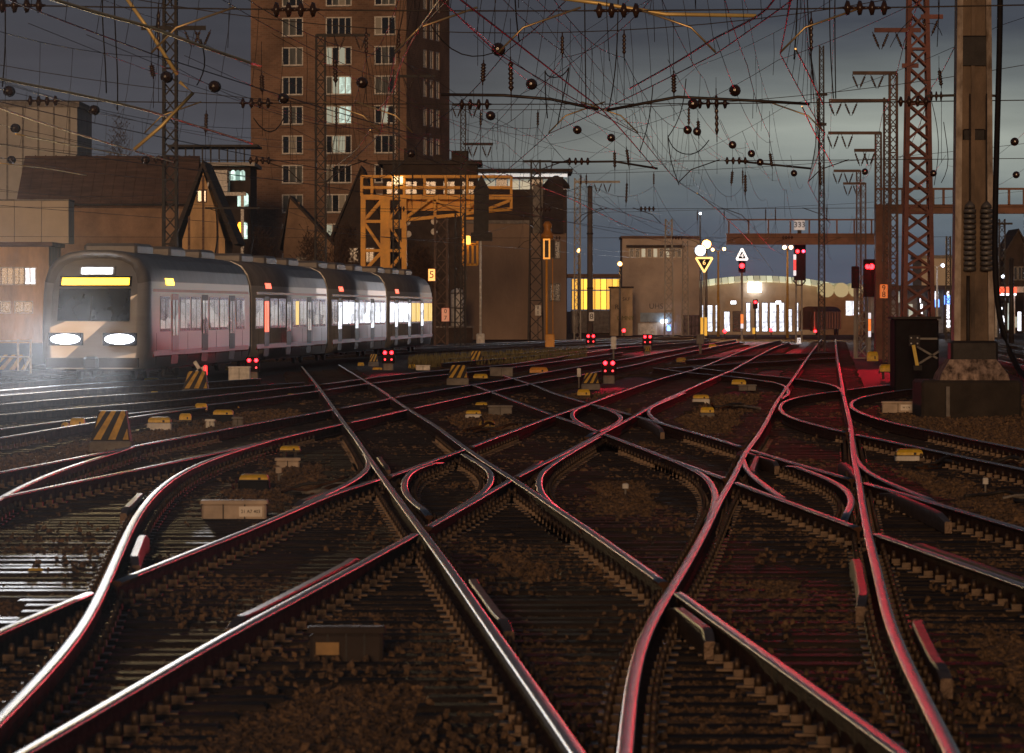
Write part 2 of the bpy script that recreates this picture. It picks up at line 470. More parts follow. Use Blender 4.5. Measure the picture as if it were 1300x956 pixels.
# ------------------------------------------------------------------ rails, traced on the plane of the rail tops
RAILS = {
 'RA': [(383,465),(401,486.5),(419,511),(436,535),(452,556),(465,575),(488,608),(518,649),(535,672),(559,704),(590,747),(617,787),(647,829),(674,867),(735,955)],
 'RB': [(430,463),(446,472.5),(462,482),(481,493),(497,504),(516,517),(539,531),(556,542),(574,555.5),(592,568.5),(630,594),(650,606),(686,630),(709,646),(738,665),(779,693),(820,722),(850,743),(928,799),(981,836),(1024,866),(1100,920),(1150,957)],
 '3a': [(30,952),(180,866),(280,808),(400,745),(480,702),(535,672),(596,638),(650,607),(706,579),(762,550),(806,527),(832,512),(854,502),(877,492),(911,477),(928,470),(941,463),(960,452.5),(981,442),(1002,434)],
 '3b': [(-60,826),(0,798),(68,770),(142,739),(217,709),(311,673),(351,656),(399,635),(442,618),(488,606),(528,591),(574,575),(592,568.5),(617,559),(645,548.5),(668,540),(703,527),(732,517.5),(748,511.5),(785,498),(823,485),(848,477.5),(877,470),(900,462),(926,451.5),(952,441.5),(972,436),(991,431.5)],
 '4a': [(600,488),(625,497),(648,506),(686,520),(703,526.5),(731,536),(762,548),(813,567),(854,583),(882,593),(930,609),(961,622),(1008,638),(1048,653),(1085,667),(1115,677),(1152,690),(1208,709),(1300,741),(1360,762)],
 '4b': [(640,476),(680,489),(702,498),(737,508.5),(750,512),(775,518.5),(806,527),(841,537),(862,543),(888,550),(930,562.5),(947,568),(977,577.5),(1023,591),(1060,601),(1097,611.5),(1146,625),(1208,643),(1254,657),(1300,670),(1360,688)],
 '2a': [(1043,430),(1034,441.5),(1022,458),(1011,474),(998,492),(984,513),(972,536),(960,555),(947,572),(931,604),(912,636),(901,660),(875,708),(854,742),(836,770),(820,795),(806,829),(801,867),(793,957)],
 '2b': [(1061,430),(1062,444.5),(1065,464.5),(1068.5,485),(1072,506),(1077,525),(1081,545),(1083,572),(1087,593),(1091,612),(1095,640),(1102,676),(1111,711),(1120,750),(1130,790),(1145,826),(1165,867),(1212,957)],
 'Q5a': [(934,431),(888,438.5),(838,447.5),(784,457),(761,461),(738,464.5),(694,472),(654,479.5),(620,485),(563,493.5),(543,497),(501,504),(480,508.5),(440,516),(400,523.5),(357,531),(318,538),(288,543.5),(248,551),(211,558.5),(169,566),(138,572.5),(92,581.5),(64,587),(0,599),(-60,610)],
 'Q5b': [(938,434),(914,438.5),(888,444),(840,454),(804,463),(761,471),(728,477.5),(678,486),(640,493),(597,502),(555,511),(514,520),(486,526.5),(437,537),(406,543.5),(375,550.5),(341,559),(318,564.5),(287,571.5),(226,584.5),(185,593),(111,608),(50,620),(-10,633),(-60,644)],
 'BRa': [(169,566),(147,573.5),(111,584.5),(77,595.5),(53,605),(18,621),(-10,637),(-40,658)],
 'BRb': [(341,559),(318,565.5),(272,580.5),(249,589.5),(228,600),(212,611),(194,627),(177,648),(162,675),(148,707),(132,742),(118,772),(98,806),(72,838),(44,866),(0,910),(-45,955)],
 'Q6a': [(772,443.5),(740,448),(685,456.5),(647,462),(604,466),(560,469.5),(514,474),(483,477.5),(441,483),(411,487),(360,492),(325,496),(288,500),(257,503.5),(226,507),(180,511),(128,515),(46,522),(0,526),(-60,532)],
 'Q6b': [(790,447),(760,451),(700,459.5),(640,467),(575,474),(526,479),(503,482),(463,487),(441,490),(415,494),(369,500.5),(346,503.5),(318,507),(288,510.5),(241,516),(180,523),(123,529),(46,538),(0,544),(-60,552)],
 'S1': [(740,666),(709,645),(690,628),(684,612),(688,598),(703,586),(724,573),(762,551.5)],
 'S2': [(870,497),(842,509),(829,514.5),(823,520.5),(828,528.5),(841,536),(862,542)],
 'S3': [(560,583),(528,593),(516,603),(512.5,615),(517,628),(530,640),(545,649)],
 'S4': [(585,573),(602,583),(616,591),(624,603),(616,620),(592,637),(565,652)],
 'S5': [(463,573),(469,585),(463,597),(442,611.5),(409,627),(380,640)],
 'S6': [(840,577),(870,589),(892,600),(906,617),(908,635),(898,661)],
 'S7': [(1079,540),(1083,560),(1086,577),(1097,593),(1121,607),(1155,621),(1190,634)],
 'S8': [(1000,587),(1030,597),(1054,607),(1072,617),(1081,629),(1079,643),(1071,655)],
 'S9': [(760,515),(776,520),(788,527),(785,534),(768,543),(745,551)],
 'S10': [(752,511),(732,518),(726,525),(732,533),(750,541.5)],
 'S11': [(942,578),(947,592),(958,604),(978,619),(1000,634)],
 'T5a': [(830,466.5),(850,469),(880,473),(911,476),(941,478.5),(960,481.5),(988,486),(999,492),(1001,499),(991,506)],
 'T5b': [(880,466),(905,469),(928,471.5),(951,474),(991,478),(1011,480.5),(1034,483.5),(1057,488),(1067,493),(1071,502)],
 'X1': [(850,467),(889,464),(918,462),(945,460.5),(994,458),(1021,456),(1060,454.5)],
 'X2': [(870,457),(898,454.6),(941,451.5),(989,449.5),(1028,448),(1060,447)],
 'T7a': [(1210,479.5),(1165,484),(1120,489),(1075,494.5),(1034,500),(1011,504),(996,509),(990,516),(993,523),(1002,528.5),(1021,535),(1049,542),(1075,548.5),(1111,556),(1146,563),(1204,575),(1242,583),(1300,595),(1360,608)],
 'T7b': [(1230,485),(1163,492.5),(1135,496),(1100,502.5),(1085,507),(1080,513),(1083,518.5),(1094,524),(1113,530.5),(1146,539),(1185,546.5),(1213,552.5),(1242,558.5),(1300,570),(1360,582)],
 'L1a': [(200,472),(138,477),(77,481),(0,486),(-60,490)],
 'L1b': [(260,478),(200,481.5),(138,485),(61,490),(0,495),(-60,500)],
 'L2a': [(330,480),(270,484),(210,488),(168,490),(92,494.5),(0,502),(-60,507)],
 'L2b': [(385,485),(330,488.5),(280,492),(210,497),(146,501),(77,506),(0,513),(-60,518)],
 'L3a': [(260,516.5),(241,518.5),(200,524),(168,529),(123,535),(61,545),(0,555),(-60,565)],
 'TRa': [(-60,469),(60,462),(200,453),(350,446.5),(480,441.5),(560,438),(640,434.5),(760,430),(880,426)],
 'TRb': [(-60,476),(60,468.5),(200,458.5),(350,450.5),(480,444.5),(560,441),(640,437),(760,432),(880,427.5)],
 'F1a': [(560,456),(640,450),(720,443),(800,436.5),(900,430)],
 'F1b': [(560,461),(640,454.5),(720,447.5),(800,440),(900,432.5)],
 'R1a': [(1248,434),(1300,440),(1360,447)], 'R1b': [(1248,438.5),(1300,446),(1360,455)],
 'R2a': [(1248,446),(1300,456),(1360,468)], 'R2b': [(1248,452),(1300,464),(1360,478)],
 'C1': [(640,610),(651,605.5),(666,597),(690,581)],
 'C3': [(806,526),(815,521),(818,515)], 'C4': [(812,529),(828,535),(841,544)],
 'C5': [(1067,583),(1080,592),(1089,605)], 'C6': [(1120,619),(1160,634),(1204,654)],
}
def resample(pts, step=0.8):
    """Catmull-Rom through the points, evenly spaced, then relaxed"""
    out = []
    n = len(pts)
    for i in range(n - 1):
        p0, p1, p2, p3 = pts[max(i - 1, 0)], pts[i], pts[i + 1], pts[min(i + 2, n - 1)]
        seg = max(2, int((p2 - p1).length / step))
        # centripetal-like tangents scaled to the segment
        l = (p2 - p1).length
        d1 = (p2 - p0); d2 = (p3 - p1)
        if d1.length > 0: d1 = d1.normalized() * l
        if d2.length > 0: d2 = d2.normalized() * l
        for k in range(seg):
            t = k / seg
            h00 = 2 * t**3 - 3 * t**2 + 1; h10 = t**3 - 2 * t**2 + t
            h01 = -2 * t**3 + 3 * t**2; h11 = t**3 - t**2
            out.append(p1 * h00 + d1 * h10 + p2 * h01 + d2 * h11)
    out.append(pts[-1])
    return out

def relax(pts, n):
    for _ in range(n):
        q = pts[:]
        for i in range(1, len(pts) - 1):
            q[i] = (pts[i - 1] + pts[i] * 2 + pts[i + 1]) / 4
        pts = q
    return pts

RW = {}
for k, px in RAILS.items():
    w = [G(x, y, 0.0) for x, y in px]
    if w[0].y > w[-1].y: w.reverse()
    if w[0].y < 24 or not 0 <= px[-1][0] <= 1300 and w[0].y < w[-1].y: w.insert(0, w[0] + (w[0] - w[1]).normalized() * 9)
    w = resample(w)
    w = relax(w, 10 if len(w) > 30 and k[0] not in 'SC' else 3)
    RW[k] = w

HEAD = [(-.036,-.03),(-.036,-.013),(-.032,-.005),(-.019,-.001),(0,0),(.019,-.001),(.032,-.005),(.036,-.013),(.036,-.03)]
FOOT = [(.011,-.045),(.011,-.14),(.07,-.158),(.07,-.172),(-.07,-.172),(-.07,-.158),(-.011,-.14),(-.011,-.045)]
def bar_mesh(path):
    """check rail: solid bar with chamfered head, ends dipping down"""
    mb = MB(); rs = []
    n = len(path)
    L = [0.0]
    for i in range(1, n): L.append(L[-1] + (path[i] - path[i - 1]).length)
    for i, p in enumerate(path):
        d = (path[min(i + 1, n - 1)] - path[max(i - 1, 0)]); d.z = 0; d.normalize()
        x = Vector((d.y, -d.x, 0))
        e = min(L[i], L[-1] - L[i])
        t = -.012 - .05 * max(0, 1 - e / 0.35)
        rs.append([p + x * a + Vector((0, 0, z)) for a, z in ((-.034, -.172), (-.034, t - .01), (-.026, t), (.026, t), (.034, t - .01), (.034, -.172))])
    mb.rings(rs)
    return mb

def rail_mesh(path, dull=False, dz=0.0):
    mb = MB()
    prof = HEAD + FOOT
    n = len(prof)
    rs = []
    for i, p in enumerate(path):
        d = (path[min(i + 1, len(path) - 1)] - path[max(i - 1, 0)])
        d.z = 0; d.normalize()
        x = Vector((d.y, -d.x, 0))
        rs.append([p + x * a + Vector((0, 0, b + dz)) for a, b in prof])
    b0 = len(mb.v)
    for r in rs: mb.v += r
    for a in range(len(rs) - 1):
        for k in range(n):
            k2 = (k + 1) % n
            mb.f.append((b0 + a * n + k, b0 + a * n + k2, b0 + (a + 1) * n + k2, b0 + (a + 1) * n + k))
            top = 1 <= k <= 6
            mb.m.append(0 if top else 1); mb.sm.append(k <= 8)
    mb.f.append(tuple(b0 + k for k in reversed(range(n)))); mb.m.append(1); mb.sm.append(False)
    e = b0 + (len(rs) - 1) * n
    mb.f.append(tuple(e + k for k in range(n))); mb.m.append(1); mb.sm.append(False)
    return mb

# flangeway gaps: the first rail of each pair is interrupted where it crosses the second
CUTS = [('3a', 'RA'), ('3a', 'RB'), ('3b', 'RA'), ('3b', 'RB'), ('RB', '2a'), ('4a', '2a'), ('4a', '2b'), ('4b', '2a'), ('4b', '2b'), ('4a', '3a'), ('4a', '3b'), ('4b', '3a'), ('4b', '3b'),
        ('Q5a', 'RA'), ('Q5a', 'RB'), ('Q5b', 'RA'), ('Q5b', 'RB'), ('Q6a', 'RA'), ('Q6a', 'RB'), ('Q6b', 'RA'), ('Q6b', 'RB'), ('3b', 'BRb'), ('T7a', '2b'), ('T7a', '2a'), ('T5a', '3a'), ('T5a', '3b'), ('T5b', '3a')]
def crossing(p, q):
    """plan intersections of two paths: (index on p, point, sine of the angle)"""
    out = []
    for i in range(len(p) - 1):
        a, b_ = p[i], p[i + 1]
        for j in range(len(q) - 1):
            c, d = q[j], q[j + 1]
            if max(a.y, b_.y) < min(c.y, d.y) or min(a.y, b_.y) > max(c.y, d.y): continue
            r, s = b_ - a, d - c
            den = r.x * s.y - r.y * s.x
            if abs(den) < 1e-9: continue
            t = ((c.x - a.x) * s.y - (c.y - a.y) * s.x) / den; u = ((c.x - a.x) * r.y - (c.y - a.y) * r.x) / den
            if 0 <= t <= 1 and 0 <= u <= 1: out.append((a.lerp(b_, t), abs(den) / (r.length * s.length)))
    return out
def pieces(k):
    path = RW[k]
    gaps = []
    for a, c in CUTS:
        if a == k:
            for pt_, sn in crossing(path, RW[c]): gaps.append((pt_.y, min(.95, max(.25, .075 / max(sn, .02)))))
    if not gaps: return [path]
    gaps.sort()
    segs, lo = [], path[0].y
    def cut(y0, y1):
        pts = [p for p in path if y0 < p.y < y1]
        for yy, front in ((y0, True), (y1, False)):
            x = None
            for i in range(len(path) - 1):
                if path[i].y <= yy <= path[i + 1].y:
                    t = (yy - path[i].y) / max(1e-6, path[i + 1].y - path[i].y); x = path[i].lerp(path[i + 1], t); break
            if x is not None: pts = [x] + pts if front else pts + [x]
        return pts
    for gy, h in gaps:
        if gy - h - lo > .4: segs.append(cut(lo, gy - h))
        lo = max(lo, gy + h)
    segs.append(cut(lo, path[-1].y))
    return [s for s in segs if len(s) > 1]

NT = [0]
def track(label, rails, slips=(), checks=()):
    NT[0] += 1; z0 = -.0015 * (NT[0] % 5)
    root = thing('railway_track', RW[rails[0]][0] + Vector((0, 0, -0.17)), label, 'track', 'tracks of the station throat')
    for k in rails:
        for s in pieces(k): mk('rail', rail_mesh(s, dz=z0), [M_railtop, M_rust], root)
    for k in slips:
        mk('slip_rail', rail_mesh(dip(RW[k]), dz=z0 - 0.0075), [M_railtop, M_rust], root)
    for k in checks:
        mk('check_rail', bar_mesh(RW[k]), M_dullrail, root)
    return root

def dip(path):
    """tongue: planed down towards both tips"""
    L = [0.0]
    for i in range(1, len(path)): L.append(L[-1] + (path[i] - path[i - 1]).length)
    return [p - Vector((0, 0, .03 * max(0, 1 - min(L[i], L[-1] - L[i]) / .8))) for i, p in enumerate(path)]

def offset_path(path, y0, y1, dx):
    """guard rail beside a running rail between two depths, ends flared away"""
    seg = resample([p for p in path if y0 <= p.y <= y1], .2)
    out = []
    for i, p in enumerate(seg):
        t = i / max(1, len(seg) - 1)
        fl = 0.025 * max(0, 1 - t / 0.15) + 0.025 * max(0, 1 - (1 - t) / 0.15)
        out.append(p + Vector((dx + math.copysign(fl, dx), 0, 0)))
    return out
# guard rails at the crossings
GUARDS = {'g1': ('RA', 29, 35, 0.11), 'g2': ('RB', 27.6, 31.6, -0.12), 'g3': ('3a', 29.5, 38, -0.13), 'g4': ('2b', 31.5, 37.5, -0.13),
          'g5': ('2b', 25.5, 30.5, 0.17), 'g6': ('BRb', 36.5, 41.5, 0.13), 'g7': ('BRb', 46, 51, -0.16), 'g8': ('4a', 33.0, 40.0, 0.13),
          'g9': ('3b', 47.5, 52.5, -0.16), 'g10': ('RA', 58.5, 63.5, 0.14), 'g11': ('2a', 56, 64, 0.18), 'g12': ('4b', 60, 66, -0.15),
          }
for k, (src, a, b, dx) in GUARDS.items():
    RW[k] = offset_path(RW[src], a, b, dx)

track('diagonal track from the train in the upper left to the bottom right', ['RA', 'RB'], ['S3', 'S4', 'S5'], ['g1', 'g2', 'g10'])
track('diagonal track from the lower left corner towards the station hall at right', ['3a', '3b'], ['S1'], ['C1', 'g3', 'g9'])
track('track crossing the middle of the yard down to the right edge', ['4a', '4b'], ['S2', 'S6', 'S8', 'S9', 'S10'], ['C3', 'C4', 'C6', 'g8', 'g12'])
track('nearly straight track from the brown coach to the bottom right', ['2a', '2b'], ['S7', 'S11'], ['C5', 'g4', 'g5', 'g11'])
track('long track sweeping from the left edge below the striped block', ['Q5a', 'Q5b'])
track('curved branch track at the lower left, its rails shining white', ['BRa', 'BRb'], (), ['g6', 'g7'])
track('track running behind the large striped block towards the dwarf signals', ['Q6a', 'Q6b'])
track('short crossover curving into the straight track below the red signal', ['T5a', 'T5b'])
track('red-lit rails crossing the tracks just before the station hall', ['X2', 'X1'])
track('curved track at the right passing under the big post foundation', ['T7a', 'T7b'])
track('leftmost bright track right in front of the train headlamps', ['L1a', 'L1b'])
track('second bright track below the train headlamps at the left edge', ['L2a', 'L2b'])
track('single rail ending at the yellow point machine left of striped block', ['L3a'])
track('track carrying the grey train', ['TRa', 'TRb'])
track('far track behind the grass strip in the middle', ['F1a', 'F1b'])
track('far track right of the big post by the filling station', ['R1a', 'R1b'])
track('red-lit track right of the big post near the black cable', ['R2a', 'R2b'])

# ------------------------------------------------------------------ sleepers and long switch timbers
def x_at(path, y):
    if y < path[0].y or y > path[-1].y: return None
    lo, hi = 0, len(path) - 1
    while hi - lo > 1:
        m = (lo + hi) // 2
        if path[m].y <= y: lo = m
        else: hi = m
    a, b = path[lo], path[hi]
    t = (y - a.y) / max(1e-6, b.y - a.y)
    return a.x + (b.x - a.x) * t
SKIP = {k for k in RW if k[0] in 'gC'}
slots = []
y = 20.4
while y < 330:
    xs = sorted(x for k, p in RW.items() if k not in SKIP for x in [x_at(p, y)] if x is not None and abs(x) < y * 0.17 + 2)
    i = 0
    while i < len(xs):
        j = i
        while j + 1 < len(xs) and xs[j + 1] - xs[j] < 1.75 and xs[j + 1] - xs[i] < 6.5: j += 1
        slots.append((y, xs[i] - 0.55, xs[j] + 0.55))
        i = j + 1
    y += 0.6 if y < 120 else 0.75
def sleeper_mb(mb, y, x0, x1, near):
    dz = random.uniform(-0.012, 0.008); w = 0.25 + random.uniform(-0.02, 0.02)
    yy = y + random.uniform(-0.03, 0.03); sk = random.uniform(-0.03, 0.03)
    x0 += random.uniform(-0.12, 0.08); x1 += random.uniform(-0.08, 0.12)
    z0, z1 = GZ - 0.12, -0.174 + dz
    b = 0.018
    lo = [(x0, yy - w/2 - sk, z0), (x1, yy - w/2 + sk, z0), (x1, yy + w/2 + sk, z0), (x0, yy + w/2 - sk, z0)]
    mid = [(p[0], p[1], z1 - b) for p in lo]
    hi = [(x0 + b, yy - w/2 - sk + b, z1), (x1 - b, yy - w/2 + sk + b, z1), (x1 - b, yy + w/2 + sk - b, z1), (x0 + b, yy + w/2 - sk - b, z1)]
    mb.rings([lo, mid, hi])
slots.sort(key=lambda s: -(s[2] - s[1]) / s[0] ** 2)
rest = MB()
for i, (y, x0, x1) in enumerate(slots):
    if i < 300:
        mb = MB(); sleeper_mb(mb, y, x0, x1, True)
        mk('sleeper', mb, M_sleep, GROUND)
    else:
        sleeper_mb(rest, y, x0, x1, False)
o = mk('far_sleepers', rest, M_sleep, GROUND); o['kind'] = 'stuff'

# ------------------------------------------------------------------ fastenings: base plate, clip and screw on every sleeper close by
fst = MB()
for y, x0, x1 in slots:
    if y > 75: continue
    for k, p in RW.items():
        if k in SKIP: continue
        x = x_at(p, y)
        if x is None or x < x0 or x > x1: continue
        fst.box((x, y, -0.170), (0.36, 0.16, 0.014))
        for s in (-1, 1):
            fst.box((x + s * 0.10, y, -0.145), (0.07, 0.09, 0.04))
            c = Vector((x + s * 0.115, y, -0.125))
            fst.tube([c, c + Vector((0, 0, 0.035)), c + Vector((0, 0, 0.065))], [0.022, 0.022, 0.013], 6)
M_fast = mat('rail_fastening', (0.10, 0.065, 0.042), 0.5, 0.5, 0.5, 8.0)
o = mk('rail_fastenings', fst, M_fast, GROUND); o['kind'] = 'stuff'

# ------------------------------------------------------------------ ballast stones
def stones():
    rnd = random.Random(3)
    base = []
    for q in range(14):
        pts = []
        for sz in (-1, 1):
            for k in range(4):
                a = math.pi / 2 * k + rnd.uniform(-.45, .45); r = rnd.uniform(.65, 1.15) * (1 if sz < 0 else rnd.uniform(.45, .95))
                pts.append((math.cos(a) * r, math.sin(a) * r, sz * rnd.uniform(.4, .8)))
        base.append(pts)
    faces = ((0,1,5,4),(1,2,6,5),(2,3,7,6),(3,0,4,7),(4,5,6,7))
    v, f = [], []
    def add(x, y, r, z):
        q = rnd.choice(base); a = rnd.uniform(0, 6.28); co, si = math.cos(a) * r, math.sin(a) * r
        t1, t2 = rnd.uniform(-.5, .5), rnd.uniform(-.5, .5)
        i = len(v)
        for p in q:
            v.append((x + p[0] * co - p[1] * si, y + p[0] * si + p[1] * co, z + (p[2] + p[0] * t1 + p[1] * t2) * r))
        for t in faces: f.append(tuple(i + k for k in t))
    rows = {}
    for sy, x0, x1 in slots: rows.setdefault(int(sy), []).append((sy, x0, x1))
    def covered(x, y):
        for k in (int(y) - 1, int(y), int(y) + 1):
            for sy, x0, x1 in rows.get(k, ()):
                if abs(sy - y) < .10 and x0 + .05 < x < x1 - .05: return True
        return False
    n = 0
    while n < 190000:
        u = rnd.random()
        y = 20 / (1 - u * (1 - 20 / 120.0))          # even in the picture
        x = rnd.uniform(-0.118, 0.118) * y
        if covered(x, y): continue
        add(x, y, rnd.uniform(0.018, 0.036) * (1 + y / 90), GZ - 0.054 + rnd.uniform(0, 0.038) + .015 * math.sin(x * 1.7 + y * .5))
        n += 1
    for k in range(26000):                             # margins beyond the picture
        u = rnd.random(); y = 20 / (1 - u * (1 - 20 / 120.0)); x = rnd.choice((-1, 1)) * rnd.uniform(0.118, 0.19) * y
        add(x, y, rnd.uniform(0.02, 0.045) * (1 + y / 90), GZ - 0.054 + rnd.uniform(0, 0.038))
    for k in range(9000):                              # strays lying on the timbers
        u = rnd.random(); y = 20 / (1 - u * (1 - 20 / 90.0)); x = rnd.uniform(-0.118, 0.118) * y
        if math.sin(x * 2.1 + y * .37) + math.sin(y * .9 - x * 1.3) + rnd.uniform(-1, 1) < .9: continue
        add(x, y, rnd.uniform(0.014, 0.03), -.168 + rnd.uniform(0, .012))
    me = bpy.data.meshes.new('ballast_stones')
    me.from_pydata(v, [], f); me.materials.append(M_stone); me.update()
    o = bpy.data.objects.new('ballast_stones', me); C.objects.link(o)
    o['kind'] = 'stuff'
    o['label'] = 'brown ballast stones filling the beds between the sleepers'
    o['category'] = 'ballast'
    WP[o.name] = Vector((0, 0, 0))
stones()
# ------------------------------------------------------------------ building tools
def wall_grid(mb, o, u, n, Wd, H, ops, depth=0.25, mi=0):
    """wall in the plane o + u*s + z*t with openings (s0,s1,t0,t1) and reveals; n is the outward normal"""
    o = Vector(o); u = Vector(u).normalized(); n = Vector(n).normalized(); zz = Vector((0, 0, 1))
    us = sorted({0.0, Wd} | {a for q in ops for a in q[:2]}); ts = sorted({0.0, H} | {a for q in ops for a in q[2:]})
    pt = lambda s, t, d=0.0: o + u * s + zz * t - n * d
    for i in range(len(us) - 1):
        for j in range(len(ts) - 1):
            cu, ct = (us[i] + us[i+1]) / 2, (ts[j] + ts[j+1]) / 2
            if any(q[0] < cu < q[1] and q[2] < ct < q[3] for q in ops): continue
            mb.face([pt(us[i], ts[j]), pt(us[i+1], ts[j]), pt(us[i+1], ts[j+1]), pt(us[i], ts[j+1])], mi)
    for s0, s1, t0, t1 in ops:
        for a, b in (((s0, t0), (s1, t0)), ((s1, t0), (s1, t1)), ((s1, t1), (s0, t1)), ((s0, t1), (s0, t0))):
            mb.face([pt(*a), pt(*b), pt(*b, depth), pt(*a, depth)], mi)
    return mb

def frame_mb(w, h, cols, bar=0.09, dep=0.1, rows=1):
    """window frame in local coordinates, centred in x, facing -y, bottom at 0"""
    mb = MB()
    for x in (-w/2 + bar/2, w/2 - bar/2): mb.box((x, 0, h/2), (bar, dep, h))
    for z in (bar/2, h - bar/2): mb.box((0, 0, z), (w - 2*bar - 0.004, dep, bar))
    for k in range(1, cols):
        mb.box((-w/2 + w * k / cols, 0, h/2), (bar * 0.8, dep * 0.8, h - 2*bar - 0.004))
    for k in range(1, rows):
        mb.box((0, 0.002, h * k / rows), (w - 2*bar - 0.004, dep * 0.6, bar * 0.6))
    return mb

def raw_mesh(name, mb, mats):
    me = bpy.data.meshes.new(name)
    me.from_pydata([tuple(v) for v in mb.v], [], mb.f)
    for m in (mats if isinstance(mats, (list, tuple)) else [mats]): me.materials.append(m)
    me.polygons.foreach_set('material_index', mb.m)
    me.polygons.foreach_set('use_smooth', mb.sm)
    me.update()
    return me

FRAMES = {}
def window(parent, loc, rz, w, h, cols, frame_m, glass_m, name='window', bar=0.09, rows=1, lit=None):
    """frame with one pane object for each light; lit = {column: material}"""
    key = (round(w, 2), round(h, 2), cols, frame_m.name, bar, rows)
    if key not in FRAMES:
        FRAMES[key] = raw_mesh('window_frame', frame_mb(w, h, cols, bar, rows=rows), frame_m)
    o = inst(name, FRAMES[key], loc, parent, rz)
    pw = w / cols
    for k in range(cols):
        gm = (lit or {}).get(k, glass_m)
        pk = (round(pw, 2), round(h, 2), gm.name, 'pane')
        if pk not in FRAMES:
            FRAMES[pk] = raw_mesh('pane', MB().box((0, 0, h/2), (pw - bar * 0.6, 0.03, h - bar * 1.2)), gm)
        p = bpy.data.objects.new('pane', FRAMES[pk]); C.objects.link(p)
        p.parent = o; p.location = (-w/2 + pw * (k + 0.5), 0.012, 0)
        WP[p.name] = Vector(loc)
    return o

M_win_cold = emit_var('window_lit_cold', (0.75, 1.0, 0.86), 0.8, 1.5)
M_win_dim = emit('window_lit_dim', (0.62, 0.78, 0.72), 0.16)
M_win_white = emit_var('window_lit_white', (0.82, 0.88, 1.0), 2.2, 1.6, .03, 1.3)
M_win_yel = emit('window_lit_yellow', (1.0, 0.58, 0.08), 1.3)
M_blind = mat('window_blind', (0.34, 0.32, 0.27), 0.5, 0, 0.2, 1.0, stretch=(.3, .3, 14))
M_curtain = mat('curtained_glass', (0.13, 0.14, 0.13), 0.25, 0, 0.6, 1.2, spec=0.7, stretch=(6, 6, 0.4))

# ------------------------------------------------------------------ brick tower
M_brick = brick('tower_brick', (0.29, 0.165, 0.105), (0.21, 0.118, 0.074), (0.27, 0.20, 0.15), 1.1)
def tower():
    D = 520.0
    th = R(14)
    cor = Vector(((516 - 650) / F * D, D, GZ))
    uf = Vector((-math.cos(th), math.sin(th), 0)); nf = Vector((-math.sin(th), -math.cos(th), 0))
    us = Vector((math.sin(th), math.cos(th), 0)); ns = Vector((math.cos(th), -math.sin(th), 0))
    root = thing('brick_tower', cor, 'tall brown brick tower block with rows of white framed windows', 'tower')
    Wf, Ls, H = 17.9, 18.6, 58.0
    m = D / F
    fl = 37.6 * m
    rows = []
    zc0 = ZC + (HY - 32) * m
    k = -8
    while zc0 + k * fl + 1.1 < H - 1:
        rows.append(zc0 + k * fl); k += 1
    rows = [z for z in rows if z > 2.0]
    cols = [(488.5, 2.45, 3), (429, 3.0, 4), (369.5, 2.45, 3)]
    wh = 2.05
    ops, wins = [], []
    for px, w, n in cols:
        s = (516 - px) * m / math.cos(th) * 1.0
        for z in rows:
            ops.append((s - w/2, s + w/2, z - wh/2 - GZ, z + wh/2 - GZ)); wins.append((s, z, w, n))
    mb = MB(); wall_grid(mb, cor, uf, nf, Wf, H, ops, 0.3)
    sops, swins = [], []
    for px in (541, 550, 558.5):
        s = (px - 516) / 59.0 * Ls
        for z in rows:
            sops.append((s - 0.85, s + 0.85, z - wh/2 - GZ, z + wh/2 - GZ)); swins.append((s, z))
    wall_grid(mb, cor, us, ns, Ls, H, sops, 0.3)
    b = cor + uf * Wf; c2 = b + us * Ls; d = cor + us * Ls
    zz = Vector((0, 0, H))
    mb.face([b, c2, c2 + zz, b + zz]); mb.face([c2, d, d + zz, c2 + zz]); mb.face([cor + zz, b + zz, c2 + zz, d + zz])
    mk('wall', mb, M_brick, root)
    # recessed corner pier and string courses
    rf = math.atan2(-uf.y, -uf.x)
    litrow = {108: {1: M_win_dim, 2: M_win_cold, 3: M_win_cold}, 146: {0: M_win_dim, 1: M_win_dim, 2: M_win_cold, 3: M_win_cold}, 70: {0: M_win_dim, 2: M_win_dim}, 183: {1: M_win_dim, 2: M_win_dim}}
    for s, z, w, n in wins:
        py = HY - (z - ZC) / m
        lit = None
        if n == 4:
            for r, q in litrow.items():
                if abs(py - r) < 10: lit = q
        window(root, cor + uf * s + Vector((0, 0, z - wh/2 - GZ)) - nf * 0.12, rf, w, wh, n, M_white, random.choice((M_curtain, M_glassdk, M_glassdk, M_curtain)), lit=lit or ({random.randrange(n): random.choice((M_blind, M_curtain, M_win_dim)), random.randrange(n): M_glassdk} if random.random() < .75 else None), bar=0.13)
    rs = math.atan2(us.y, us.x)
    for s, z in swins:
        window(root, cor + us * s + Vector((0, 0, z - wh/2 - GZ)) - ns * 0.12, rs, 1.7, wh, 2, M_white, M_curtain if random.random() < 0.7 else M_glassdk, bar=0.13)
    sill = raw_mesh('sill', MB().box((0, 0, 0), (2.6, 0.25, 0.1)), M_grey)
    for s, z, w, n in wins:
        inst('sill', sill, cor + uf * s + Vector((0, 0, z - wh/2 - GZ - 0.07)) + nf * 0.06, root, rf)
    cx = (cor + c2) / 2
    mk('parapet', MB().box((cx.x, cx.y, H + 0.4), (Wf + 0.5, Ls + 0.5, 0.8), -th), M_grey, root)
tower()

